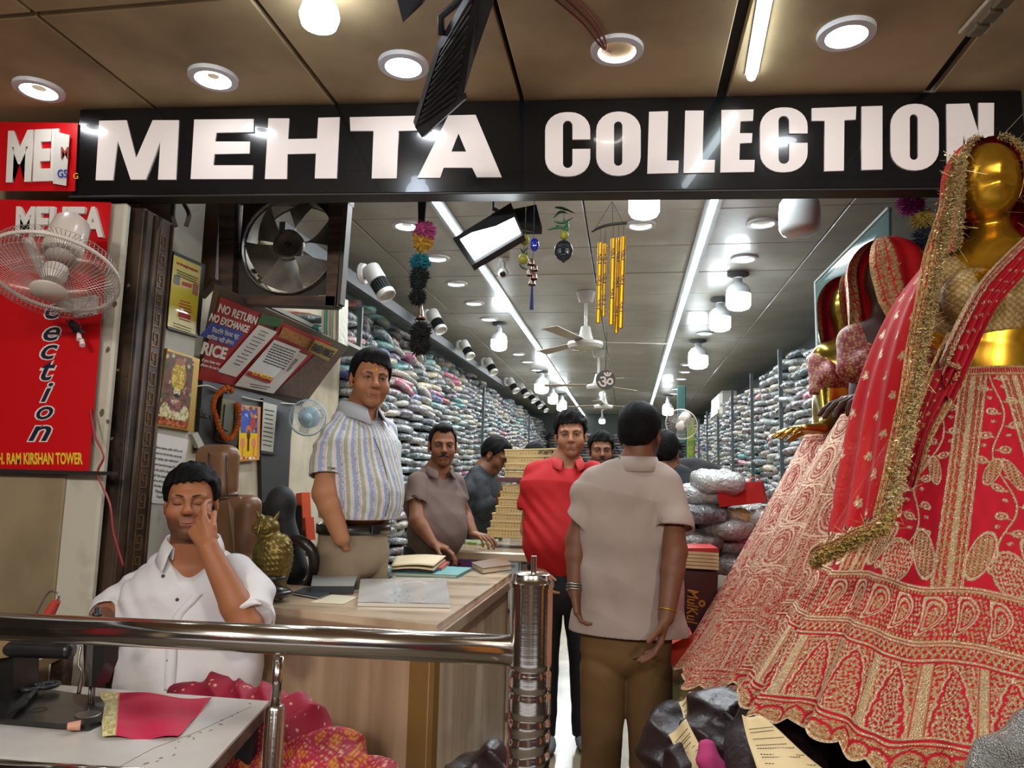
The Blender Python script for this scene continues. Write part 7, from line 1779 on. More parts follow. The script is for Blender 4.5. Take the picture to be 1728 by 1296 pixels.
 grid_mesh(name, P_[::-1], M_emb, par, col=col[::-1], met=g[::-1])
 tb = np.linspace(th1, th0+2*PI, 60)[None, :]; vb = np.linspace(0, 1, 30)[:, None]; rb_ = r(vb)+ruf*vb**1.5*np.cos(tb*npan)*.6
 Pb = np.stack([Wc.x+lean[0]*vb+rb_*np.cos(tb), Wc.y+lean[1]*vb+rb_*np.sin(tb)*(.74+.10*(1-vb)), (Wc.z-(Wc.z-Hc_z)*(vb**1.03))*np.ones_like(tb)], -1)
 grid_mesh('skirt_back', Pb[::-1], mat('plain red silk', red, .7), par)
M_tin = mat('gold tinsel', 'c7a862', .35, .6); M_tinl = mat('pale gold tinsel', 'dcc48c', .38, .55)
def tinsel(par, path, w, n, m=None, fib=0, name='tinsel_trim', sz=.0035):
 q = MB(); path = [Vector(p) for p in path]; L_ = len(path)-1; vs_, fs = [], []
 for i in range(n+fib):
  t = rnd.random()*L_; k = min(int(t), L_-1); p = path[k].lerp(path[k+1], t-k); d = Vector((rnd.gauss(0, 1), rnd.gauss(0, 1), rnd.gauss(0, 1))).normalized()
  c = p+d*w*rnd.random()**.6; a = Vector((rnd.gauss(0, 1), rnd.gauss(0, 1), rnd.gauss(0, 1))).normalized(); b = a.orthogonal().normalized()
  if i < n: s1, s2 = sz*rnd.uniform(.5, 1.3), sz*rnd.uniform(.3, .6)
  else: s1, s2 = rnd.uniform(.012, .035), .0004; a = (d+a*.5).normalized(); c = p+a*s1
  vs_ += [c-a*s1-b*s2, c+a*s1-b*s2, c+a*s1+b*s2, c-a*s1+b*s2]; j = 4*i; fs.append((j, j+1, j+2, j+3))
 me = mesh(name, vs_, fs); return put(name, me, m or M_tin, par, kind='stuff')
def loft(name, curves, m, par, nu=60, colf=None, wave=None, thick=.0, met=None, nv=None):
 """curves: lists of points (same count) across the cloth; surface through them"""
 C_ = [bez(c, nu//max(1, len(c)-1)) for c in curves]; n = min(len(c) for c in C_); rows = [c[:n] for c in C_]
 A_ = np.array([[tuple(p) for p in r] for r in rows]); k = A_.shape[0]; nv = nv or 40
 t = np.linspace(0, k-1, nv); i0 = np.minimum(t.astype(int), k-2); f = (t-i0)[:, None, None]; 
 P_ = A_[i0]*(1-f)+A_[i0+1]*f
 U = np.linspace(0, 1, n)[None, :]*np.ones((nv, 1)); V_ = np.linspace(0, 1, nv)[:, None]*np.ones((1, n))
 if wave is not None:
  du = np.gradient(P_, axis=1); dv = np.gradient(P_, axis=0); nn = np.cross(du, dv); nn /= np.linalg.norm(nn, axis=-1, keepdims=True)+1e-9; P_ = P_+nn*wave(U, V_)[..., None]
 c = colf(U, V_) if colf else None; mt = None
 if isinstance(c, tuple): c, mt = c
 return grid_mesh(name, P_, m, par, col=c, met=mt, thick=thick)
def bordercol(red, gold, gold2, edge, fr=1.0, motif=True, lo=True, hi=False, spotr=.5):
 def f(U, V_):
  c = np.empty((*U.shape, 3)); c[:] = hexc(red); g = np.zeros(U.shape)
  n1 = np.sin(U*260*fr+3*np.sin(V_*40))*np.sin(V_*150+2*np.sin(U*90*fr))
  b = np.zeros(U.shape, bool)
  if lo: b |= V_ < edge
  if hi: b |= V_ > 1-edge
  vb = np.where(V_ < .5, V_, 1-V_)/edge
  sc_ = abs(np.sin(U*60*fr)); m = b & ((n1 > -.25) | (vb < .12) | (abs(vb-.9) < .05) | (abs(vb-.55) < .04)); m &= ~((abs(vb-.72) < .03) | (abs(vb-.3) < .03))
  g[m] = 1
  if motif:
   x = np.mod(U*6*fr+np.floor(V_*5)*.5, 1)-.5; y = np.mod(V_*5, 1)-.5; d = np.sqrt((x*1.6)**2+y**2); a = np.arctan2(y, x)
   m2 = (~b) & (d < .17+.05*np.cos(a*5)) & (n1 > -.5); g[m2] = 1
  G1, G2 = np.array(hexc(gold)), np.array(hexc(gold2)); w = nrs.rand(*U.shape)[..., None]; gm = g > .5; c[gm] = (G1*(1-w)+G2*w)[gm]; return c, g
 return f
def sheer(name, col, a):
 m = mat(name, col, .8, alpha=a, spec=.2, bump=(200, .2, .001)); return m
M_sheer = sheer('sheer red net', 'b0101e', .80); M_veil = emb_mat('embroidered red veil')
Y0 = 2.05
t = root('mannequin', at(1665, 1300, Y0), 'golden mannequin in the big crimson bridal lehenga at the right edge', 'mannequin')
hc = at(1664, 309, Y0-.02); s = SDF([hc.x-.42, Y0-.32, 1.45], [hc.x+.42, Y0+.3, 2.42], .006, [([hc.x-.13, Y0-.2, 2.0], [hc.x+.13, Y0+.2, 2.4], .0035)])
H_ = Head(hc, Vector((-.10, -1, -.12)), (.10, 0, 1), 1.0)
H_.ball(s, (0, -.005, .0), (.078, .090, .104)); H_.ball(s, (0, .03, -.035), (.058, .055, .066), .03)
H_.cone(s, (.0, .070, .03), (0, .083, -.02), .007, .010, .03); 
for q in (-1, 1): H_.ball(s, (q*.034, .099, .004), (.024, .010, .014), .025, 's')
nk = at(1672, 425, Y0); s.cone(at(1672, 370, Y0), nk, .043, .047, .015)
shl, shr = at(1598, 462, Y0), at(1775, 445, Y0); ch_ = at(1690, 500, Y0-.01); wa = at(1672, 590, Y0); hp2 = at(1668, 640, Y0)
s.cone(nk, (shl+shr)/2, .05, .06, .03); s.cone(shl, shr, .048, .048, .04); s.cone((shl+shr)/2, ch_, .085, .095, .05, 'u', ((1, 0, 0), 1.25))
for u in (1640, 1738): s.ball(at(u, 500, Y0-.085), (.062, .06, .062), None, .03)
s.cone(ch_, wa, .085, .088, .05, 'u', ((1, 0, 0), 1.12)); s.cone(wa, hp2, .088, .11, .05, 'u', ((1, 0, 0), 1.2))
s.cone(shl, at(1572, 560, Y0+.02), .045, .038, .03); s.cone(shr, at(1802, 560, Y0+.02), .045, .038, .03)
s.ball(at(1668, 597, Y0-.118), (.006, .01, .010), None, .006, 's')
s.build('mannequin_body', M_goldm, t)
MB().tube(bez([H_.T(-.03, .075, .085), H_.T(-.058, .058, .055), H_.T(-.071, .044, .01), H_.T(-.068, .038, -.04), H_.T(-.045, .035, -.085)], 8), .0018, 6).build('face_rim', M_goldm, t, smooth=True)
s = SDF([hc.x-.35, Y0-.26, 1.72], [hc.x+.35, Y0+.2, 2.12], .0045)
s.cone(shl, shr, .045, .045, .04); s.cone((shl+shr)/2-Vector((0, 0, .03)), ch_, .088, .101, .04, 'u', ((1, 0, 0), 1.27))
for u in (1640, 1738): s.ball(at(u, 500, Y0-.085), (.071, .068, .070), None, .025)
s.cone(at(1670, 560, Y0-.02), ch_, .084, .092, .04, 'u', ((1, 0, 0), 1.2)); s.cone(shl, at(1574, 548, Y0+.02), .052, .046, .03)
s.cone(at(1688, 420, Y0-.15), at(1690, 462, Y0-.15), .07, .05, .01, 's'); s.cone(at(1680, 400, Y0+.0), at(1682, 430, Y0-.04), .09, .075, .01, 's'); s.cut(at(1670, 560, Y0-.1), (.12, 0, -1))
def blc(V):
 c = np.empty((len(V), 3)); n_ = np.sin(V[:, 0]*420)*np.sin(V[:, 2]*420); c[:] = hexc('8e6f3c'); c[n_ > .1] = hexc('b59862'); return c
o = s.build('blouse', mat('gold woven blouse', attr='Col', rough=.5, metal=.2, bump=(300, .3, .001)), t, blc)
pc_ = ray_surface(s, 1678, 508, 1.7, 2.2)
q = MB()
for rr_, nn_ in ((.007, 8), (.014, 14), (.021, 20)):
 for k in range(nn_): q.ell(pc_+Vector((rr_*math.cos(2*PI*k/nn_), -.003, rr_*math.sin(2*PI*k/nn_))), .0028, 6, 4)
q.build('beaded_motif', M_tin, o, kind='stuff')
q = MB()
for u0 in (1713, 1722):
 for p in bez([ray_surface(s, u0-14+k*0, v_, 1.7, 2.2) for k, v_ in ((0, 440), (1, 480), (2, 520), (3, 550))], 10): q.ell(p, .003, 6, 4)
for p in bez([ray_surface(s, u_, v_, 1.7, 2.3) for u_, v_ in ((1600, 556), (1625, 562), (1650, 566), (1690, 560), (1722, 550))], 10): q.ell(p, .0032, 6, 4)
q.build('bead_trim', M_tin, o, kind='stuff')
Wc = at(1668, 628, Y0)
lehenga(t, Wc, .135, .755, .64, .98, -PI*1.12, PI*.12, 860, 400, 'ae0420', 'bd9868', 'e8d3ae', .0, 1.3, npan=11, name='lehenga_skirt', peak=.05)
MB().cyl((Wc.x, Wc.y, .50), (Wc.x, Wc.y, 1.5), .02).build('stand_rod', M_steel, t)
ped = root('display_platform', (1.0, 2.4, 0), 'low display platform under the bridal mannequins', 'platform')
MB().box((1.05, 2.42, .25), (1.0, 1.7, .50), None, .01).build('platform_body', mat('dark platform cloth', '2a1613', .8), ped)
def veil(par, hc, fwd, up, rx, ry, rz, open_a, drops, m, colf, nu=90, nv=90, fold=.012, seed=0, name='veil'):
 """drops: list of (dz below head centre, half width lateral, half depth, centre shift fwd, opening)"""
 H = Head(hc, fwd, up); rows = []
 for j in range(nv):
  s_ = j/(nv-1); row = []
  if s_ < .45:
   a = s_/.45*PI/2; kz = math.cos(a)*rz; kx, ky = rx*math.sin(a), ry*math.sin(a); sh = 0; op = open_a
   kx = max(kx, .004); ky = max(ky, .004)
  else:
   w = (s_-.45)/.55*(len(drops)); i = min(int(w), len(drops)-1); f_ = w-i
   A_ = (0, rx, ry, 0, open_a) if i == 0 else drops[i-1]; B_ = drops[i]
   kz, kx, ky, sh, op = [A_[q]*(1-f_)+B_[q]*f_ for q in range(5)]
   kz = -kz if i or f_ else 0
  for i in range(nu):
   ph = op+(2*PI-2*op)*i/(nu-1)
   am = fold*min(1, s_*1.5)*(math.cos(ph*7+seed)+.6*math.cos(ph*12+seed*2))
   x = math.sin(ph)*(kx+am); y = math.cos(ph)*(ky+am)+sh
   row.append(tuple(H.T(x, y, kz)))
  rows.append(row)
 P_ = np.array(rows); U = np.linspace(0, 1, nv)[:, None]*np.ones((1, nu)); V_ = np.linspace(0, 1, nu)[None, :]*np.ones((nv, 1))
 c, g = colf(U, V_); o = grid_mesh(name, P_, m, par, col=c, met=g); return o, P_
bc = bordercol('b00812', 'a08050', 'cdb183', .07, 1.0, False, True, True)
o, PV = veil(t, hc+Vector((0, .01, 0)), (-.10, -1, -.05), (.05, 0, 1), .098, .115, .128, .86, [(.10, .100, .12, 0, .84), (.20, .13, .13, .0, .75)], M_veil, bc, fold=.006)
edge = [PV[j, 0] for j in range(0, 90, 3)][3:]; edge2 = [PV[j, -1] for j in range(0, 90, 3)][3:]
tinsel(t, edge, .012, 1500, M_tinl, 60); tinsel(t, edge2, .012, 1500, M_tinl, 60)
L_ = [(1609, 262, 1.90), (1599, 335, 1.90), (1580, 420, 1.89), (1556, 540, 1.86), (1536, 660, 1.80), (1512, 780, 1.72), (1492, 870, 1.64)]
bl_ = [[at(u-w, v, Y) for (u, v, Y), w in zip(L_, (2, 10, 19, 19, 19, 19, 19, 19))], [at(u+w, v, Y) for (u, v, Y), w in zip(L_, (4, 10, 17, 17, 17, 17, 17, 17))]]
loft('dupatta_border', bl_, M_veil, t, 160, bordercol('9c1520', 'a8884e', 'd6bc86', .5, 3.0, False, True, True), lambda U, V_: .004*np.sin(U*30+V_*4), nv=26)
tinsel(t, [at(u+13, v, Y-.01) for u, v, Y in L_], .016, 5200, M_tinl, 120); tinsel(t, [at(u-2, v, Y-.008) for u, v, Y in L_], .02, 1100, M_tin, 0)
L2_ = [(1500, 862, 1.64), (1490, 888, 1.60), (1450, 905, 1.62), (1415, 925, 1.66), (1385, 935, 1.70), (1374, 945, 1.75)]
loft('dupatta_border', [[at(u-8, v-14, Y) for u, v, Y in L2_], [at(u, v+8, Y) for u, v, Y in L2_]], M_veil, t, 80, bordercol('9c1520', 'a8884e', 'd6bc86', .5, 2.0, False, True, True), nv=20)
tinsel(t, [at(u, v+5, Y-.01) for u, v, Y in L2_], .016, 2200, M_tin, 60)
c0 = [(1588, 430, 1.92), (1560, 520, 1.89), (1545, 640, 1.84), (1520, 760, 1.76), (1500, 862, 1.66)]
c1 = [(1578, 430, 1.97), (1530, 520, 1.97), (1490, 640, 1.92), (1465, 760, 1.84), (1440, 890, 1.73)]
c2_ = [(1572, 430, 2.05), (1505, 520, 2.10), (1452, 640, 2.05), (1418, 760, 1.97), (1390, 905, 1.86)]
net = lambda U, V_: (bordercol('bb0512', 'b89a68', 'd9c49a', .03, 1.2, True, False, False)(U, V_))
M_net = emb_mat('sheer embroidered net'); M_net.node_tree.nodes['Principled BSDF'].inputs['Alpha'].default_value = .92
loft('dupatta_net', [[at(*q) for q in c] for c in (c0, c1, c2_)], M_net, t, 160, net, lambda U, V_: .010*np.sin(V_*22+U*5)*U, nv=90)
d0 = [(1760, 372, 1.86), (1700, 425, 1.83), (1650, 480, 1.80), (1612, 545, 1.80), (1585, 610, 1.82)]
d1 = [(1775, 405, 1.86), (1722, 470, 1.82), (1680, 520, 1.80), (1640, 600, 1.82), (1600, 690, 1.82)]
loft('dupatta_pleats', [[at(*q) for q in d0], [at(*q) for q in d1]], M_veil, t, 150, bordercol('a31322', 'b0906a', 'd9bfa0', .30, 2.0, True, True, False), lambda U, V_: .009*np.sin(V_*26)*(.4+U), nv=60)
loft('dupatta_tail', [[at(1598, 560, 1.84), at(1560, 640, 1.83), at(1535, 720, 1.80), at(1520, 800, 1.78)], [at(1640, 600, 1.84), at(1625, 650, 1.83), at(1575, 740, 1.80), at(1545, 830, 1.76)]], M_veil, t, 100, bordercol('8f0f1c', 'a8884e', 'd6bc86', .2, 2.0, True, True, True), lambda U, V_: .008*np.sin(V_*20+U*3), nv=40)
tinsel(t, bez([at(1598, 575, 1.82), at(1606, 590, 1.80), at(1600, 612, 1.80), at(1618, 620, 1.80), at(1612, 640, 1.80)], 5), .006, 120, M_tinl)
Y0 = 2.65
t = root('mannequin', at(1490, 1300, Y0), 'dark brown mannequin with scalloped red veil in a pale gold lehenga', 'mannequin')
hc = at(1500, 470, Y0)
s = SDF([hc.x-.4, Y0-.35, 1.4], [hc.x+.3, Y0+.25, 2.35], .007, [([at(1460, 660, Y0-.25).x-.12, Y0-.4, 1.55], [at(1460, 660, Y0-.25).x+.1, Y0-.1, 1.78], .0035)])
s.ball(hc, (.075, .09, .11)); s.cone(hc, at(1495, 560, Y0), .045, .05, .02); s.cone(at(1455, 572, Y0), at(1560, 572, Y0), .05, .05, .04); s.cone(at(1500, 590, Y0), at(1492, 650, Y0), .1, .085, .05, 'u', ((1, 0, 0), 1.2)); s.cone(at(1492, 650, Y0), at(1488, 700, Y0), .085, .11, .05)
eld = at(1500, 672, Y0-.12); wrd = at(1478, 668, Y0-.26); s.cone(at(1545, 580, Y0), eld, .04, .034, .03); s.cone(eld, wrd, .034, .026, .02)
hand(s, wrd, at(1440, 672, Y0-.28)-wrd, (0, 0, -1), -1, L=.18, curl=(.25, .3, .35, .45), spread=.2)
s.build('mannequin_body', M_darkm, t)
def maroonc(V):
 c = np.empty((len(V), 3)); c[:] = hexc('7c1220'); x, z = V[:, 0]*1.0, V[:, 2]; n_ = np.sin(x*330+2*np.sin(z*180))*np.sin(z*340+2*np.sin(x*170)); m = n_ > .12; w = nrs.rand(len(V))[:, None]
 c[m] = (np.array(hexc('8f6a3f'))*(1-w)+np.array(hexc('b08e5e'))*w)[m]; return c
M_bl2 = mat('embroidered maroon blouse', attr='Col', rough=.5, bump=(280, .5, .002))
def blouse(par, Y, cx, top, bot, w, cut_l=None):
 S = SDF([at(cx-90, top, Y).x-.1, Y-.3, at(cx, bot, Y).z-.05], [at(cx+90, top, Y).x+.1, Y+.25, at(cx, top, Y).z+.1], .005)
 S.cone(at(cx-w*.8, top+12, Y), at(cx+w*.8, top+12, Y), .048, .048, .04); S.cone(at(cx, top+25, Y), at(cx, bot, Y), .090, .086, .05, 'u', ((1, 0, 0), 1.2))
 for q in (-.45, .45): S.ball(at(cx+q*w, (top+bot)/2+4, Y-.075), (.048, .045, .048), None, .03)
 S.cone(at(cx-w*.85, top+14, Y), at(cx-w*.95, top+60, Y-.03), .046, .042, .03); S.cone(at(cx+w*.85, top+14, Y), at(cx+w*.95, top+60, Y), .046, .042, .03)
 S.cut(at(cx, bot, Y-.1), (0, 0, -1)); S.cone(at(cx, top-20, Y-.1), at(cx, top+12, Y-.13), .07, .04, .01, 's'); return S.build('blouse', M_bl2, par, maroonc)
blouse(t, Y0, 1492, 562, 655, 62)
lehenga(t, at(1490, 700, Y0), .13, .70, .67, .98, -PI*1.12, PI*.02, 620, 330, 'b8081f', 'b5805e', 'e6c2a6', .30, 2.2, npan=13, name='lehenga_skirt', mode=1)
MB().cyl((hc.x, hc.y, .50), (hc.x, hc.y, 1.5), .02).build('stand_rod', M_steel, t)
bc2 = bordercol('b00812', 'a07a4a', 'd0ab78', .13, 1.0, True, True, True)
o, PV = veil(t, hc+Vector((.0, .0, .01)), (-.93, -.36, -.12), (.0, 0, 1), .118, .14, .135, .50, [(.10, .12, .145, 0, .62), (.24, .15, .16, -.02, .85), (.50, .17, .18, -.04, 1.2), (.95, .20, .2, -.06, 1.7)], M_veil, bc2, fold=.010, seed=1, nu=130, nv=150)
Y0 = 3.1
t = root('mannequin', at(1425, 1300, Y0), 'golden mannequin with a small red veil farther back in the row', 'mannequin')
hc = at(1432, 520, Y0)
s = SDF([hc.x-.42, Y0-.45, 1.4], [hc.x+.3, Y0+.25, 2.35], .007, [([at(1365, 725, Y0-.25).x-.12, Y0-.5, 1.42], [at(1365, 725, Y0-.25).x+.1, Y0-.1, 1.66], .0035)])
s.ball(hc, (.07, .088, .105)); s.cone(hc, at(1430, 590, Y0), .042, .046, .02); s.cone(at(1395, 600, Y0), at(1470, 600, Y0), .05, .05, .04); s.cone(at(1425, 620, Y0), at(1418, 680, Y0), .095, .08, .05, 'u', ((1, 0, 0), 1.2)); s.cone(at(1418, 680, Y0), at(1418, 725, Y0), .085, .11, .05)
eld = at(1400, 715, Y0-.10); wrd = at(1388, 722, Y0-.22); s.cone(at(1392, 610, Y0), eld, .038, .033, .03); s.cone(eld, wrd, .033, .025, .02)
hand(s, wrd, at(1345, 722, Y0-.24)-wrd, (0, 0, -1), -1, L=.18, curl=(.2, .2, .25, .3), spread=.2)
s.build('mannequin_body', mat('greenish gold mannequin', 'a98d3c', .2, .9), t)
blouse(t, Y0, 1422, 600, 662, 40)
lehenga(t, at(1418, 735, Y0), .13, .66, .60, .95, -PI*1.1, PI*.0, 260, 160, 'a8142c', 'b07a5e', 'dfb9a0', .30, .7, npan=13, name='lehenga_skirt', mode=1)
MB().cyl((hc.x, hc.y, .50), (hc.x, hc.y, 1.5), .02).build('stand_rod', M_steel, t)
o, PV = veil(t, hc+Vector((.0, .0, .01)), (-.85, -.52, -.1), (.0, 0, 1), .10, .12, .125, .55, [(.10, .105, .125, 0, .62), (.24, .14, .15, -.02, .9), (.48, .17, .17, -.04, 1.2), (.8, .18, .18, -.05, 1.5)], M_veil, bordercol('9e0f1b', '7a5a3a', 'a88a5c', .12, 1.0, False, True, True), fold=.010, seed=3)
t = root('glass_panel', at(1420, 600, 3.7), 'teal tinted glass cabinet panel behind the rear mannequins', 'glass panel')
G3 = [at(1376, 476, 4.0), at(1500, 350, 3.3), at(1500, 640, 3.3), at(1380, 612, 4.0)]
MB().prism(G3, (.012, 0, 0)).build('glass', mat('tinted glass', '4c6663', .08, coat=.6, alpha=.75), t)
MB().tube([G3[3], G3[0], G3[1]], .008, 6).build('edge_strip', mat('pale edge strip', 'a9b3ae', .4), t)
soft('sequined_cloth', 'silver sequined cloth gathered at the bottom right corner of the picture', [at(1745, 1265, 1.35), at(1700, 1320, 1.35)], [.05, .06], mat('silver sequins', 'a7a7a2', .3, .5, vor=(300, .9)), cat='cloth', amp=.008, fr=30)
# -- hanging decorations
def pompom(par, c, r, m, n=420, name='pompom', sq=1.0):
 q = MB(); c = Vector(c); vs_, fs = [], []
 for i in range(n):
  z = 1-2*(i+.5)/n; a = i*2.39996; d = Vector((math.cos(a)*math.sqrt(1-z*z), math.sin(a)*math.sqrt(1-z*z), z*sq)); d = d+Vector((rnd.gauss(0, .12), rnd.gauss(0, .12), rnd.gauss(0, .12)))
  x, y, _ = frame(d); j = len(vs_); vs_ += [c+d*r*.6+x*r*.10, c+d*r*.6-x*r*.05+y*r*.09, c+d*r*.6-x*r*.05-y*r*.09, c+d*r*rnd.uniform(.92, 1.1)]; fs += [(j, j+1, j+3), (j+1, j+2, j+3), (j+2, j, j+3)]
 e = MB().ell(c, (r*.75, r*.75, r*.75*sq), 12, 8); j = len(vs_); vs_ += e.v; fs += [tuple(j+i for i in f) for f in e.f]
 return put(name, mesh(name, vs_, fs), m, par)
def yarn(h): return mat('yarn '+h, h, .9, sheen=.3)
Y0 = 2.55; t = root('tassel_garland', at(709, 337, Y0), 'long hanging charm of pink teal and black pompoms with a bell near the exhaust fan', 'hanging charm')
MB().prism([at(705, 337, Y0), at(719, 337, Y0), at(715, 385, Y0), at(706, 385, Y0)], (0, .01, 0)).build('strap', mat('black strap', '121318', .8), t)
k_ = px(Y0)
pompom(t, at(716, 392, Y0), 21*k_, yarn('b0487f'), 500); pompom(t, at(713, 408, Y0), 19*k_, yarn('c49a3c'), 420)
pompom(t, at(709, 442, Y0), 19*k_, yarn('1f7884'), 500, sq=.8); pompom(t, at(708, 465, Y0), 18*k_, yarn('17211f')); pompom(t, at(706, 478, Y0), 15*k_, yarn('17211f'), 300)
pompom(t, at(705, 502, Y0), 16*k_, yarn('141516')); pompom(t, at(709, 560, Y0), 20*k_, yarn('151614'), 500); pompom(t, at(708, 582, Y0), 20*k_, yarn('151614'), 500)
MB().lathe(at(710, 528, Y0), [(.004, 15*k_), (.006, 12*k_), (.010, 2*k_), (.012, -6*k_), (.0195, -12*k_), (.017, -11*k_)], (0, 0, 1), 20).build('bell', mat('copper bell', 'a58d80', .25, .9), t, smooth=True)
MB().cyl(at(709, 385, Y0), at(708, 580, Y0), .004, n=8).build('cord', M_blk, t)
def lemon(t, u, v, Y, r): MB().ell(at(u, v, Y), (r, r, r*1.05), 14, 10).build('lemon', mat('lemon yellow', 'a8a83a', .5, noise=(60, '8a8f2e', 3, .4, .6)), t, smooth=True)
def leaf(t, pts, w, name='chili', m=None): MB().tube(bez(pts, 6), [w*math.sin(PI*(.08+.90*i/(6*(len(pts)-1)))) for i in range(6*(len(pts)-1)+1)], 8, flat=.6).build(name, m or mat('green chili', '2f6b4a', .4), t, smooth=True)
Y0 = 2.5; t = root('lemon_charm', at(885, 345, Y0), 'hanging lemon and chili charm in front of the lit floodlight corner', 'hanging charm')
MB().cyl(at(888, 337, Y0), at(884, 450, Y0), .001, n=5).build('thread', M_blk, t); lemon(t, 885, 405, Y0, 9*px(Y0)); lemon(t, 883, 437, Y0, 9*px(Y0))
for a, b, c in (((872, 393), (885, 390), (900, 392)), ((878, 420), (884, 424), (892, 416)), ((880, 425), (888, 430), (890, 420)), ((876, 445), (882, 452), (890, 455))): leaf(t, [at(*a, Y0), at(*b, Y0), at(*c, Y0)], .006, m=mat('dull green chili', '3c4f35', .5))
Y0 = 2.45; t = root('bell_charm', at(898, 345, Y0), 'hanging charm with blue bead copper bells and blue tassel', 'hanging charm')
MB().cyl(at(902, 337, Y0), at(898, 480, Y0), .0012, n=5).build('thread', mat('blue thread', '1d2350', .7), t)
MB().ell(at(902, 413, Y0), (8*px(Y0), .01, 12*px(Y0)), 14, 10).build('blue_bead', mat('blue glass bead', '1b2a9c', .1, coat=.8), t, smooth=True)
for (u, v) in ((896, 442), (902, 452), (895, 460), (901, 466), (898, 476)):
 MB().lathe(at(u, v, Y0+rnd.uniform(-.01, .01)), [(.001, .012), (.005, .011), (.010, .004), (.011, -.006), (.0135, -.011), (.011, -.011)], (0, 0, 1), 14).build('bell', mat('copper bell', 'a58d80', .25, .9), t, smooth=True)
MB().tube([at(898, 480, Y0), at(897, 522, Y0)], [.003, .007], 8).build('tassel', mat('blue tassel', '2b3272', .9), t)
Y0 = 2.5; t = root('evil_eye_mask', at(951, 350, Y0), 'dark face shaped mask with a lemon and green chilies above it', 'hanging charm')
MB().cyl(at(952, 337, Y0), at(952, 400, Y0), .001, n=5).build('thread', M_blk, t); lemon(t, 952, 397, Y0, 8*px(Y0))
for a, b, c in (((936, 350), (950, 352), (971, 360)), ((934, 368), (945, 358), (958, 360)), ((935, 374), (950, 376), (968, 367)), ((938, 380), (952, 384), (960, 372)), ((924, 388), (945, 384), (958, 390)), ((950, 370), (958, 380), (957, 392))): leaf(t, [at(*a, Y0), at(*b, Y0), at(*c, Y0)], .008)
mc = at(951, 423, Y0); s = SDF([mc.x-.05, Y0-.04, mc.z-.06], [mc.x+.05, Y0+.03, mc.z+.06], .0022); k_ = px(Y0); s.k = .004
s.ball(mc, (16*k_, .014, 19*k_)); s.cone(mc-Vector((0, 0, 10*k_)), mc-Vector((0, 0, 19*k_)), 7*k_, 3*k_); s.cone(mc+Vector((0, -.012, 5*k_)), mc+Vector((0, -.018, -4*k_)), .003, .005)
for q_ in (-1, 1): s.ball(mc+Vector((q_*6*k_, -.014, 5*k_)), (.008, .005, .004), None, .003); s.cone(mc+Vector((q_*2*k_, -.015, 10*k_)), mc+Vector((q_*11*k_, -.012, 9*k_)), .002, .002)
s.cone(mc+Vector((-5*k_, -.014, -9*k_)), mc+Vector((5*k_, -.014, -9*k_)), .003, .003); s.build('mask', mat('black carved mask', '20262a', .35, coat=.3), t)
Y0 = 2.45; t = root('wind_chime', at(1030, 350, Y0), 'wind chime of five golden tubes with black symbols under a curved wooden bar', 'wind chime')
MB().tube(bez([at(1000, 390, Y0+.05), at(1012, 384, Y0), at(1030, 379, Y0-.02), at(1058, 376, Y0-.02)], 8), .007, 8, flat=.7).build('wood_bar', mat('dark chime bar', '3b413d', .5), t, smooth=True)
for (u, v) in ((1003, 388), (1034, 379), (1052, 377)): MB().cyl(at(1033, 340, Y0), at(u, v, Y0), .0007, n=4).build('string', M_blk, t)
M_tube = mat('gold anodised tube', 'd9a520', .38, .8)
for i, (u0, v0, u1, v1, w, dy) in enumerate(((1013, 410, 1009, 545, 8.5, 0), (1021, 412, 1018, 534, 7, .03), (1035, 403, 1031, 548, 9, -.01), (1044, 402, 1040, 562, 8, .03), (1052, 400, 1047, 554, 9, 0))):
 a, b = at(u0, v0, Y0+dy), at(u1, v1, Y0+dy); tb = MB().cyl(a, b, w/2*px(Y0), n=18).build('chime_tube', M_tube, t, smooth='auto')
 MB().cyl(a, a+Vector((0, 0, .05)), .0006, n=4).build('string', M_blk, t)
 pl_ = Plane((0, Y0+dy-w/2*px(Y0)*1.02-.0008, 0), (1, Y0+dy-w/2*px(Y0)*1.02-.0008, 0), (1, Y0+dy-w/2*px(Y0)*1.02-.0008, 1))
 for f_ in ((.18, .45, .75) if i != 2 else (.15, .62)):
  p = (u0+(u1-u0)*f_, v0+(v1-v0)*f_); pl_.text('ॐ', (p[0]-4, p[1]+7), (p[0]+4, p[1]+7), (p[0]-4, p[1]-6), M_blk, t, 0.0, .0012, name='symbol')
  pl_.quad('band', [(p[0]-3, p[1]+9), (p[0]+3, p[1]+9), (p[0]+3, p[1]+10.5), (p[0]-3, p[1]+10.5)], M_blk, t, 0, .001)
t = root('om_disc', at(1022, 641, 2.5), 'round dark disc with a white symbol hanging below the wind chime', 'hanging charm')
oc2 = at(1022, 641, 2.5); MB().cyl(oc2+Vector((0, .006, 0)), oc2, 16.5*px(2.5), n=36).build('disc', mat('charcoal disc', '2b2725', .5), t, smooth='auto'); MB().cyl(at(1024, 560, 2.5), at(1022, 626, 2.5), .0008, n=4).build('thread', M_blk, t)
O_p = Plane((0, 2.4985, 0), (1, 2.4985, 0), (1, 2.4985, 1)); O_p.text('ॐ', (1009, 653), (1035, 653), (1009, 628), mat('white symbol', 'cfc8bd', .5), t, 0, .002, bold=.015)
t = root('tassel_garland', at(1545, 337, 2.6), 'pink yellow and navy pompom charm beside the dark mannequin veil', 'hanging charm')
for (u, v, r, c) in ((1537, 345, 21, '8f2f7d'), (1555, 370, 18, '8a7430'), (1562, 402, 20, '18232f')): pompom(t, at(u, v, 2.6), r*px(2.6), yarn(c))
MB().cyl(at(1548, 330, 2.61), at(1562, 400, 2.61), .003, n=6).build('cord', M_blk, t)
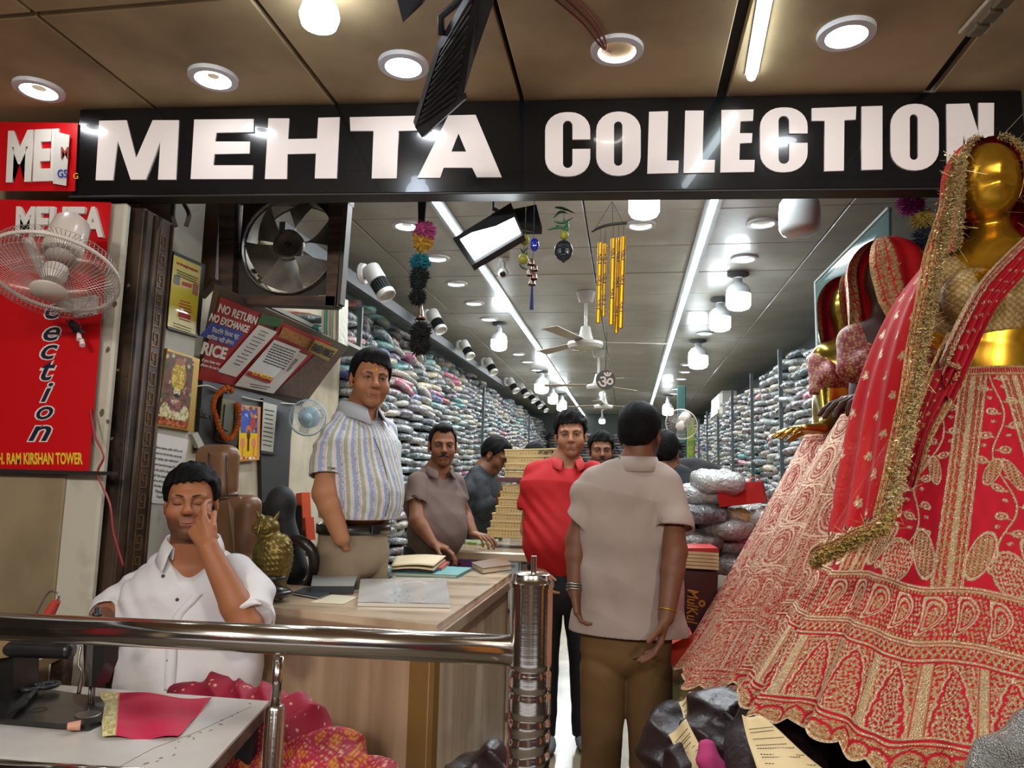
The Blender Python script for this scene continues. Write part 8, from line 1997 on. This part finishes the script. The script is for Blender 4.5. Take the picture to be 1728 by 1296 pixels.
# -- ceiling fans, cameras, air conditioner
M_fan = mat('off white fan enamel', 'b9b4ab', .35, coat=.2)
def ceil_fan(u, v, w, label, rot):
 Yf = 1; c = atz(u, v, 2.36); k = 1.0
 t = root('ceiling_fan', c, label, 'ceiling fan')
 MB().lathe((c.x, c.y, 2.75), [(.001, 0), (.075, -.002), (.07, -.02), (.05, -.08), (.045, -.085), (.001, -.085)], (0, 0, 1), 24).build('canopy', M_fan, t, smooth='auto')
 MB().cyl((c.x, c.y, 2.67), (c.x, c.y, c.z+.05), .012, n=12).build('down_rod', M_fan, t, smooth='auto')
 MB().lathe(c, [(.001, .12), (.035, .12), (.05, .05), (.06, .02), (.13, .0), (.135, -.02), (.12, -.045), (.04, -.06), (.001, -.062)], (0, 0, 1), 32).build('motor', M_fan, t, smooth='auto')
 for i in range(3):
  a = rot+i*2*PI/3; d = Vector((math.cos(a), math.sin(a), 0)); s_ = Vector((-d.y, d.x, .12)).normalized()
  MB().prism([c+d*.12+s_*.045, c+d*.6+s_*.065, c+d*.62-s_*.05, c+d*.12-s_*.035], (0, 0, .004)).build('blade', mat('fan blade', 'a79a8c', .4), t)
ceil_fan(988, 578, 60, 'nearest ceiling fan with cream blades in the middle of the shop', .15)
ceil_fan(1010, 650, 30, 'second ceiling fan down the middle of the shop', .9)
ceil_fan(1018, 684, 20, 'farthest ceiling fan in the middle of the shop', .4)
def cctv(u, v, r, label, z=2.66):
 c = atz(u, v, z); t = root('security_camera', c, label, 'security camera'); k = r*px(c.y)
 MB().lathe((c.x, c.y, 2.75), [(.001, 0), (k*1.1, 0), (k, -.02), (.001, -.02)], (0, 0, 1), 20).build('mount', M_fan, t)
 d = Vector((.0, -1, -.55)); MB().lathe(c, [(.001, -k*.9), (k*.7, -k*.8), (k, -.0), (k*.95, k*.9), (k*.6, k*1.2), (.001, k*1.2)], d, 20).build('body', M_fan, t, smooth=True)
 MB().lathe(c, [(k*.62, k*1.2), (k*.5, k*1.32), (.001, k*1.33)], d, 16).build('lens', mat('black lens', '0a0b0c', .1, coat=.6), t, smooth=True)
 MB().cyl((c.x, c.y, 2.74), c, .012, n=8).build('neck', M_fan, t)
cctv(850, 460, 9, 'white dome security camera on the ceiling beside the left strip light'); cctv(969, 583, 6.5, 'small security camera beside the ceiling fan motor', 2.62)
t = root('air_conditioner', at(1196, 680, 7.5), 'cream split air conditioner high on the right wall', 'air conditioner')
a_ = atx(1211, 683, 1.17); MB().box((1.30, a_.y+.3, a_.z), (.26, 1.0, .34), None, .04).build('case', M_fan, t); MB().box((1.165, a_.y+.3, a_.z-.1), (.02, .9, .05)).build('louvre', mat('grey louvre', '8b8a84', .4), t)
M_spw = mat('white spotlight shell', 'cfcdc9', .35); M_spb = mat('black spotlight ribs', '121416', .5)
def spot(label, group=None):
 t = root('spotlight', (0, 0, 0), label, 'spotlight', group)
 MB().lathe((-.10, 0, .06), [(.001, -.01), (.05, -.008), (.055, .0), (.05, .018), (.001, .02)], (1, 0, 0), 24).build('mount', M_spw, t, smooth='auto')
 MB().tube(bez([(-.09, 0, .06), (-.05, 0, .075), (-.02, 0, .05), (0, 0, .01)], 5), .012, 8).build('arm', M_spw, t, smooth=True)
 d = Vector((.55, -.10, -.78)).normalized(); b = Vector((-.03, 0, .045))
 MB().lathe(b, [(.001, -.05), (.045, -.05), (.047, -.045), (.047, .04), (.001, .04)], d, 28).build('rear_shell', M_spw, t, smooth='auto')
 pr = []
 MB().lathe(b, [(.040, .04), (.040, .112)], d, 28).build('core', M_spb, t, smooth='auto')
 fb_ = MB(); x, y, _ = frame(d)
 for k in range(22): a = 2*PI*k/22; o = b+(x*math.cos(a)+y*math.sin(a))*.042; fb_.tube([o+d*.04, o+d*.112], .0028, 4)
 fb_.build('cooling_ribs', M_spb, t)
 MB().lathe(b, [(.044, .112), (.048, .113), (.048, .138), (.043, .139), (.040, .125)], d, 28).build('front_ring', M_spw, t, smooth='auto')
 MB().lathe(b, [(.040, .125), (.001, .122)], d, 24).build('lens', mat('spot glass', 'b8b4a8', .15, coat=.5), t)
 return t
def grptag(o): return o
places = [(641, 480, -1.42, 'nearest white and black spotlight beside the exhaust fan', 1.0), (738, 545, -1.45, 'second spotlight on the left wall behind the pompom charm', .9), (789, 592, -1.5, 'third spotlight on the left wall', .85), (829, 620, -1.5, 'fourth spotlight on the left wall', .9)]
sp0 = spot(places[0][3]); first = True
def place(o, u, v, X, sc, lab, rz):
 p = atx(u, v, X); o.location = p; o.scale = (sc*1.15,)*3; o.rotation_euler = (0, 0, rz); o['label'] = lab
for i, (u, v, X, lab, sc) in enumerate(places):
 o = sp0 if i == 0 else copy_tree(sp0); place(o, u, v, X, sc, lab, rnd.uniform(-.3, .3)-(.2 if i else 0))
for i, (u, v) in enumerate(((866, 652), (884, 660), (897, 670), (908, 680), (918, 687))):
 o = copy_tree(sp0); place(o, u, v, -1.5, .95, 'small distant spotlight far down the left wall', -.3); o['group'] = 'distant spotlights on the left wall'; o['label'] = '%s spotlight from the entrance on the left wall rail' % ORD[4+i]
bw = atx(641, 480, -1.42); MB().prism([(-1.62, bw.y-.8, bw.z+.1), (-1.62, 9.5, bw.z+.15), (-1.62, 9.5, bw.z+.09), (-1.62, bw.y-.8, bw.z+.02)], (-.03, 0, 0)).build('mounting_rail', mat('dark rail', '25292b', .5), None, label='dark rail carrying the spotlights high on the left wall', cat='rail')
# -- caged fans
def cage_fan(name, label, C0, n_, r, m, mw, motor=True, spin=0.3, nw=60):
 t = root(name, C0, label, 'wall fan'); C0 = Vector(C0); x, y, d = frame(n_)
 def ringp(R_, h, k=48): return [C0+d*h+(x*math.cos(2*PI*i/k)+y*math.sin(2*PI*i/k))*R_ for i in range(k)]
 MB().tube(ringp(r, 0), .006 if r > .12 else .004, 8, closed=True).build('rim', m, t, smooth=True)
 for nm, sg in (('front_cage', 1), ('rear_cage', -1)):
  q = MB()
  for i in range(nw):
   a = 2*PI*i/nw; e = x*math.cos(a)+y*math.sin(a)
   q.tube([C0+e*r, C0+e*r*.97+d*sg*.035*r/.18, C0+e*r*.6+d*sg*.062*r/.18, C0+e*r*.25+d*sg*.07*r/.18], .0009 if r > .12 else .0008, 4, caps=False)
  for R_, h in ((.97, .035), (.6, .062)): q.tube(ringp(r*R_, sg*h*r/.18, 36), .001, 4, closed=True)
  q.build(nm, mw, t, kind='stuff')
 MB().lathe(C0+d*.068*r/.18, [(.001, .008), (.26*r, .006), (.29*r, 0), (.26*r, -.004)], d, 28).build('hub_badge', m, t, smooth=True)
 MB().lathe(C0, [(.001, .03), (.14*r, .028), (.2*r, .01), (.2*r, -.02), (.001, -.02)], d, 20).build('spinner', m, t, smooth='auto')
 for k in range(3):
  q = MB(); P_ = []
  for i in range(8):
   rr = r*(.18+.72*i/7)
   for j in range(6):
    a = spin+2*PI*k/3+(-.45+.9*j/5)*(.7+.35*math.sin(PI*i/7)); P_.append(C0+(x*math.cos(a)+y*math.sin(a))*rr+d*(.02*(j-2.5)/2.5)*r/.18)
  q.add(P_, [(i*6+j, i*6+j+1, (i+1)*6+j+1, (i+1)*6+j) for i in range(7) for j in range(5)]); o = q.build('blade', mat('clear grey blade', '8f8a84', .2, alpha=.45, coat=.4), t, smooth=True)
 if motor:
  MB().lathe(C0-d*.07, [(.001, -.16), (.035, -.158), (.052, -.14), (.056, -.10), (.058, -.03), (.05, .0), (.001, .0)], d, 28).build('motor_housing', m, t, smooth=True)
 return t, x, y, d
M_fw = mat('ivory fan plastic', 'cbbfb4', .35, coat=.2); M_wire = mat('cage wire', 'a89c92', .35, .3)
Cf = at(92, 462, 1.95)
t, x, y, d = cage_fan('wall_fan', 'large white caged wall fan tilted down in front of the red board', Cf, (.16, -.42, -.9), .178, M_fw, M_wire, nw=80)
MB().tube(bez([at(45, 400, 2.02), at(95, 500, 2.12), at(130, 525, 2.19)], 6), .016, 10).build('arm', M_fw, t, smooth=True); MB().prism([at(115, 505, 2.19), at(160, 498, 2.19), at(155, 528, 2.19), at(125, 535, 2.19)], (0, .03, 0)).build('wall_bracket', M_fw, t)
cage_fan('wall_fan', 'pale blue caged fan on the booth wall behind the striped shirt', at(519, 705, 3.6), (.35, -1, -.1), .092, mat('pale blue fan rim', '86a3b3', .4), mat('pale wire', 'a9b9bd', .4), nw=48)
cage_fan('wall_fan', 'small white wall fan high on the right wall deep in the shop', at(1150, 716, 7.2), (-.3, -1, -.5), .15, M_fw, M_wire, nw=30, motor=True)
MB().box(at(1166, 745, 9.0), (.09, .1, .55), None, .01).build('garment_column', mat('lime patterned cloth', '6d7f22', .7, noise=(30, '4a5a18', 3, .4, .6)), None, label='narrow lime green patterned cloth hanging by the far right shelves', cat='cloth')
MB().box(at(1150, 700, 9.2), (.10, .1, .7), None, .01).build('curtain', mat('dark teal curtain', '274a45', .8), None, label='dark teal curtain strip beside the far right wall fan', cat='curtain')
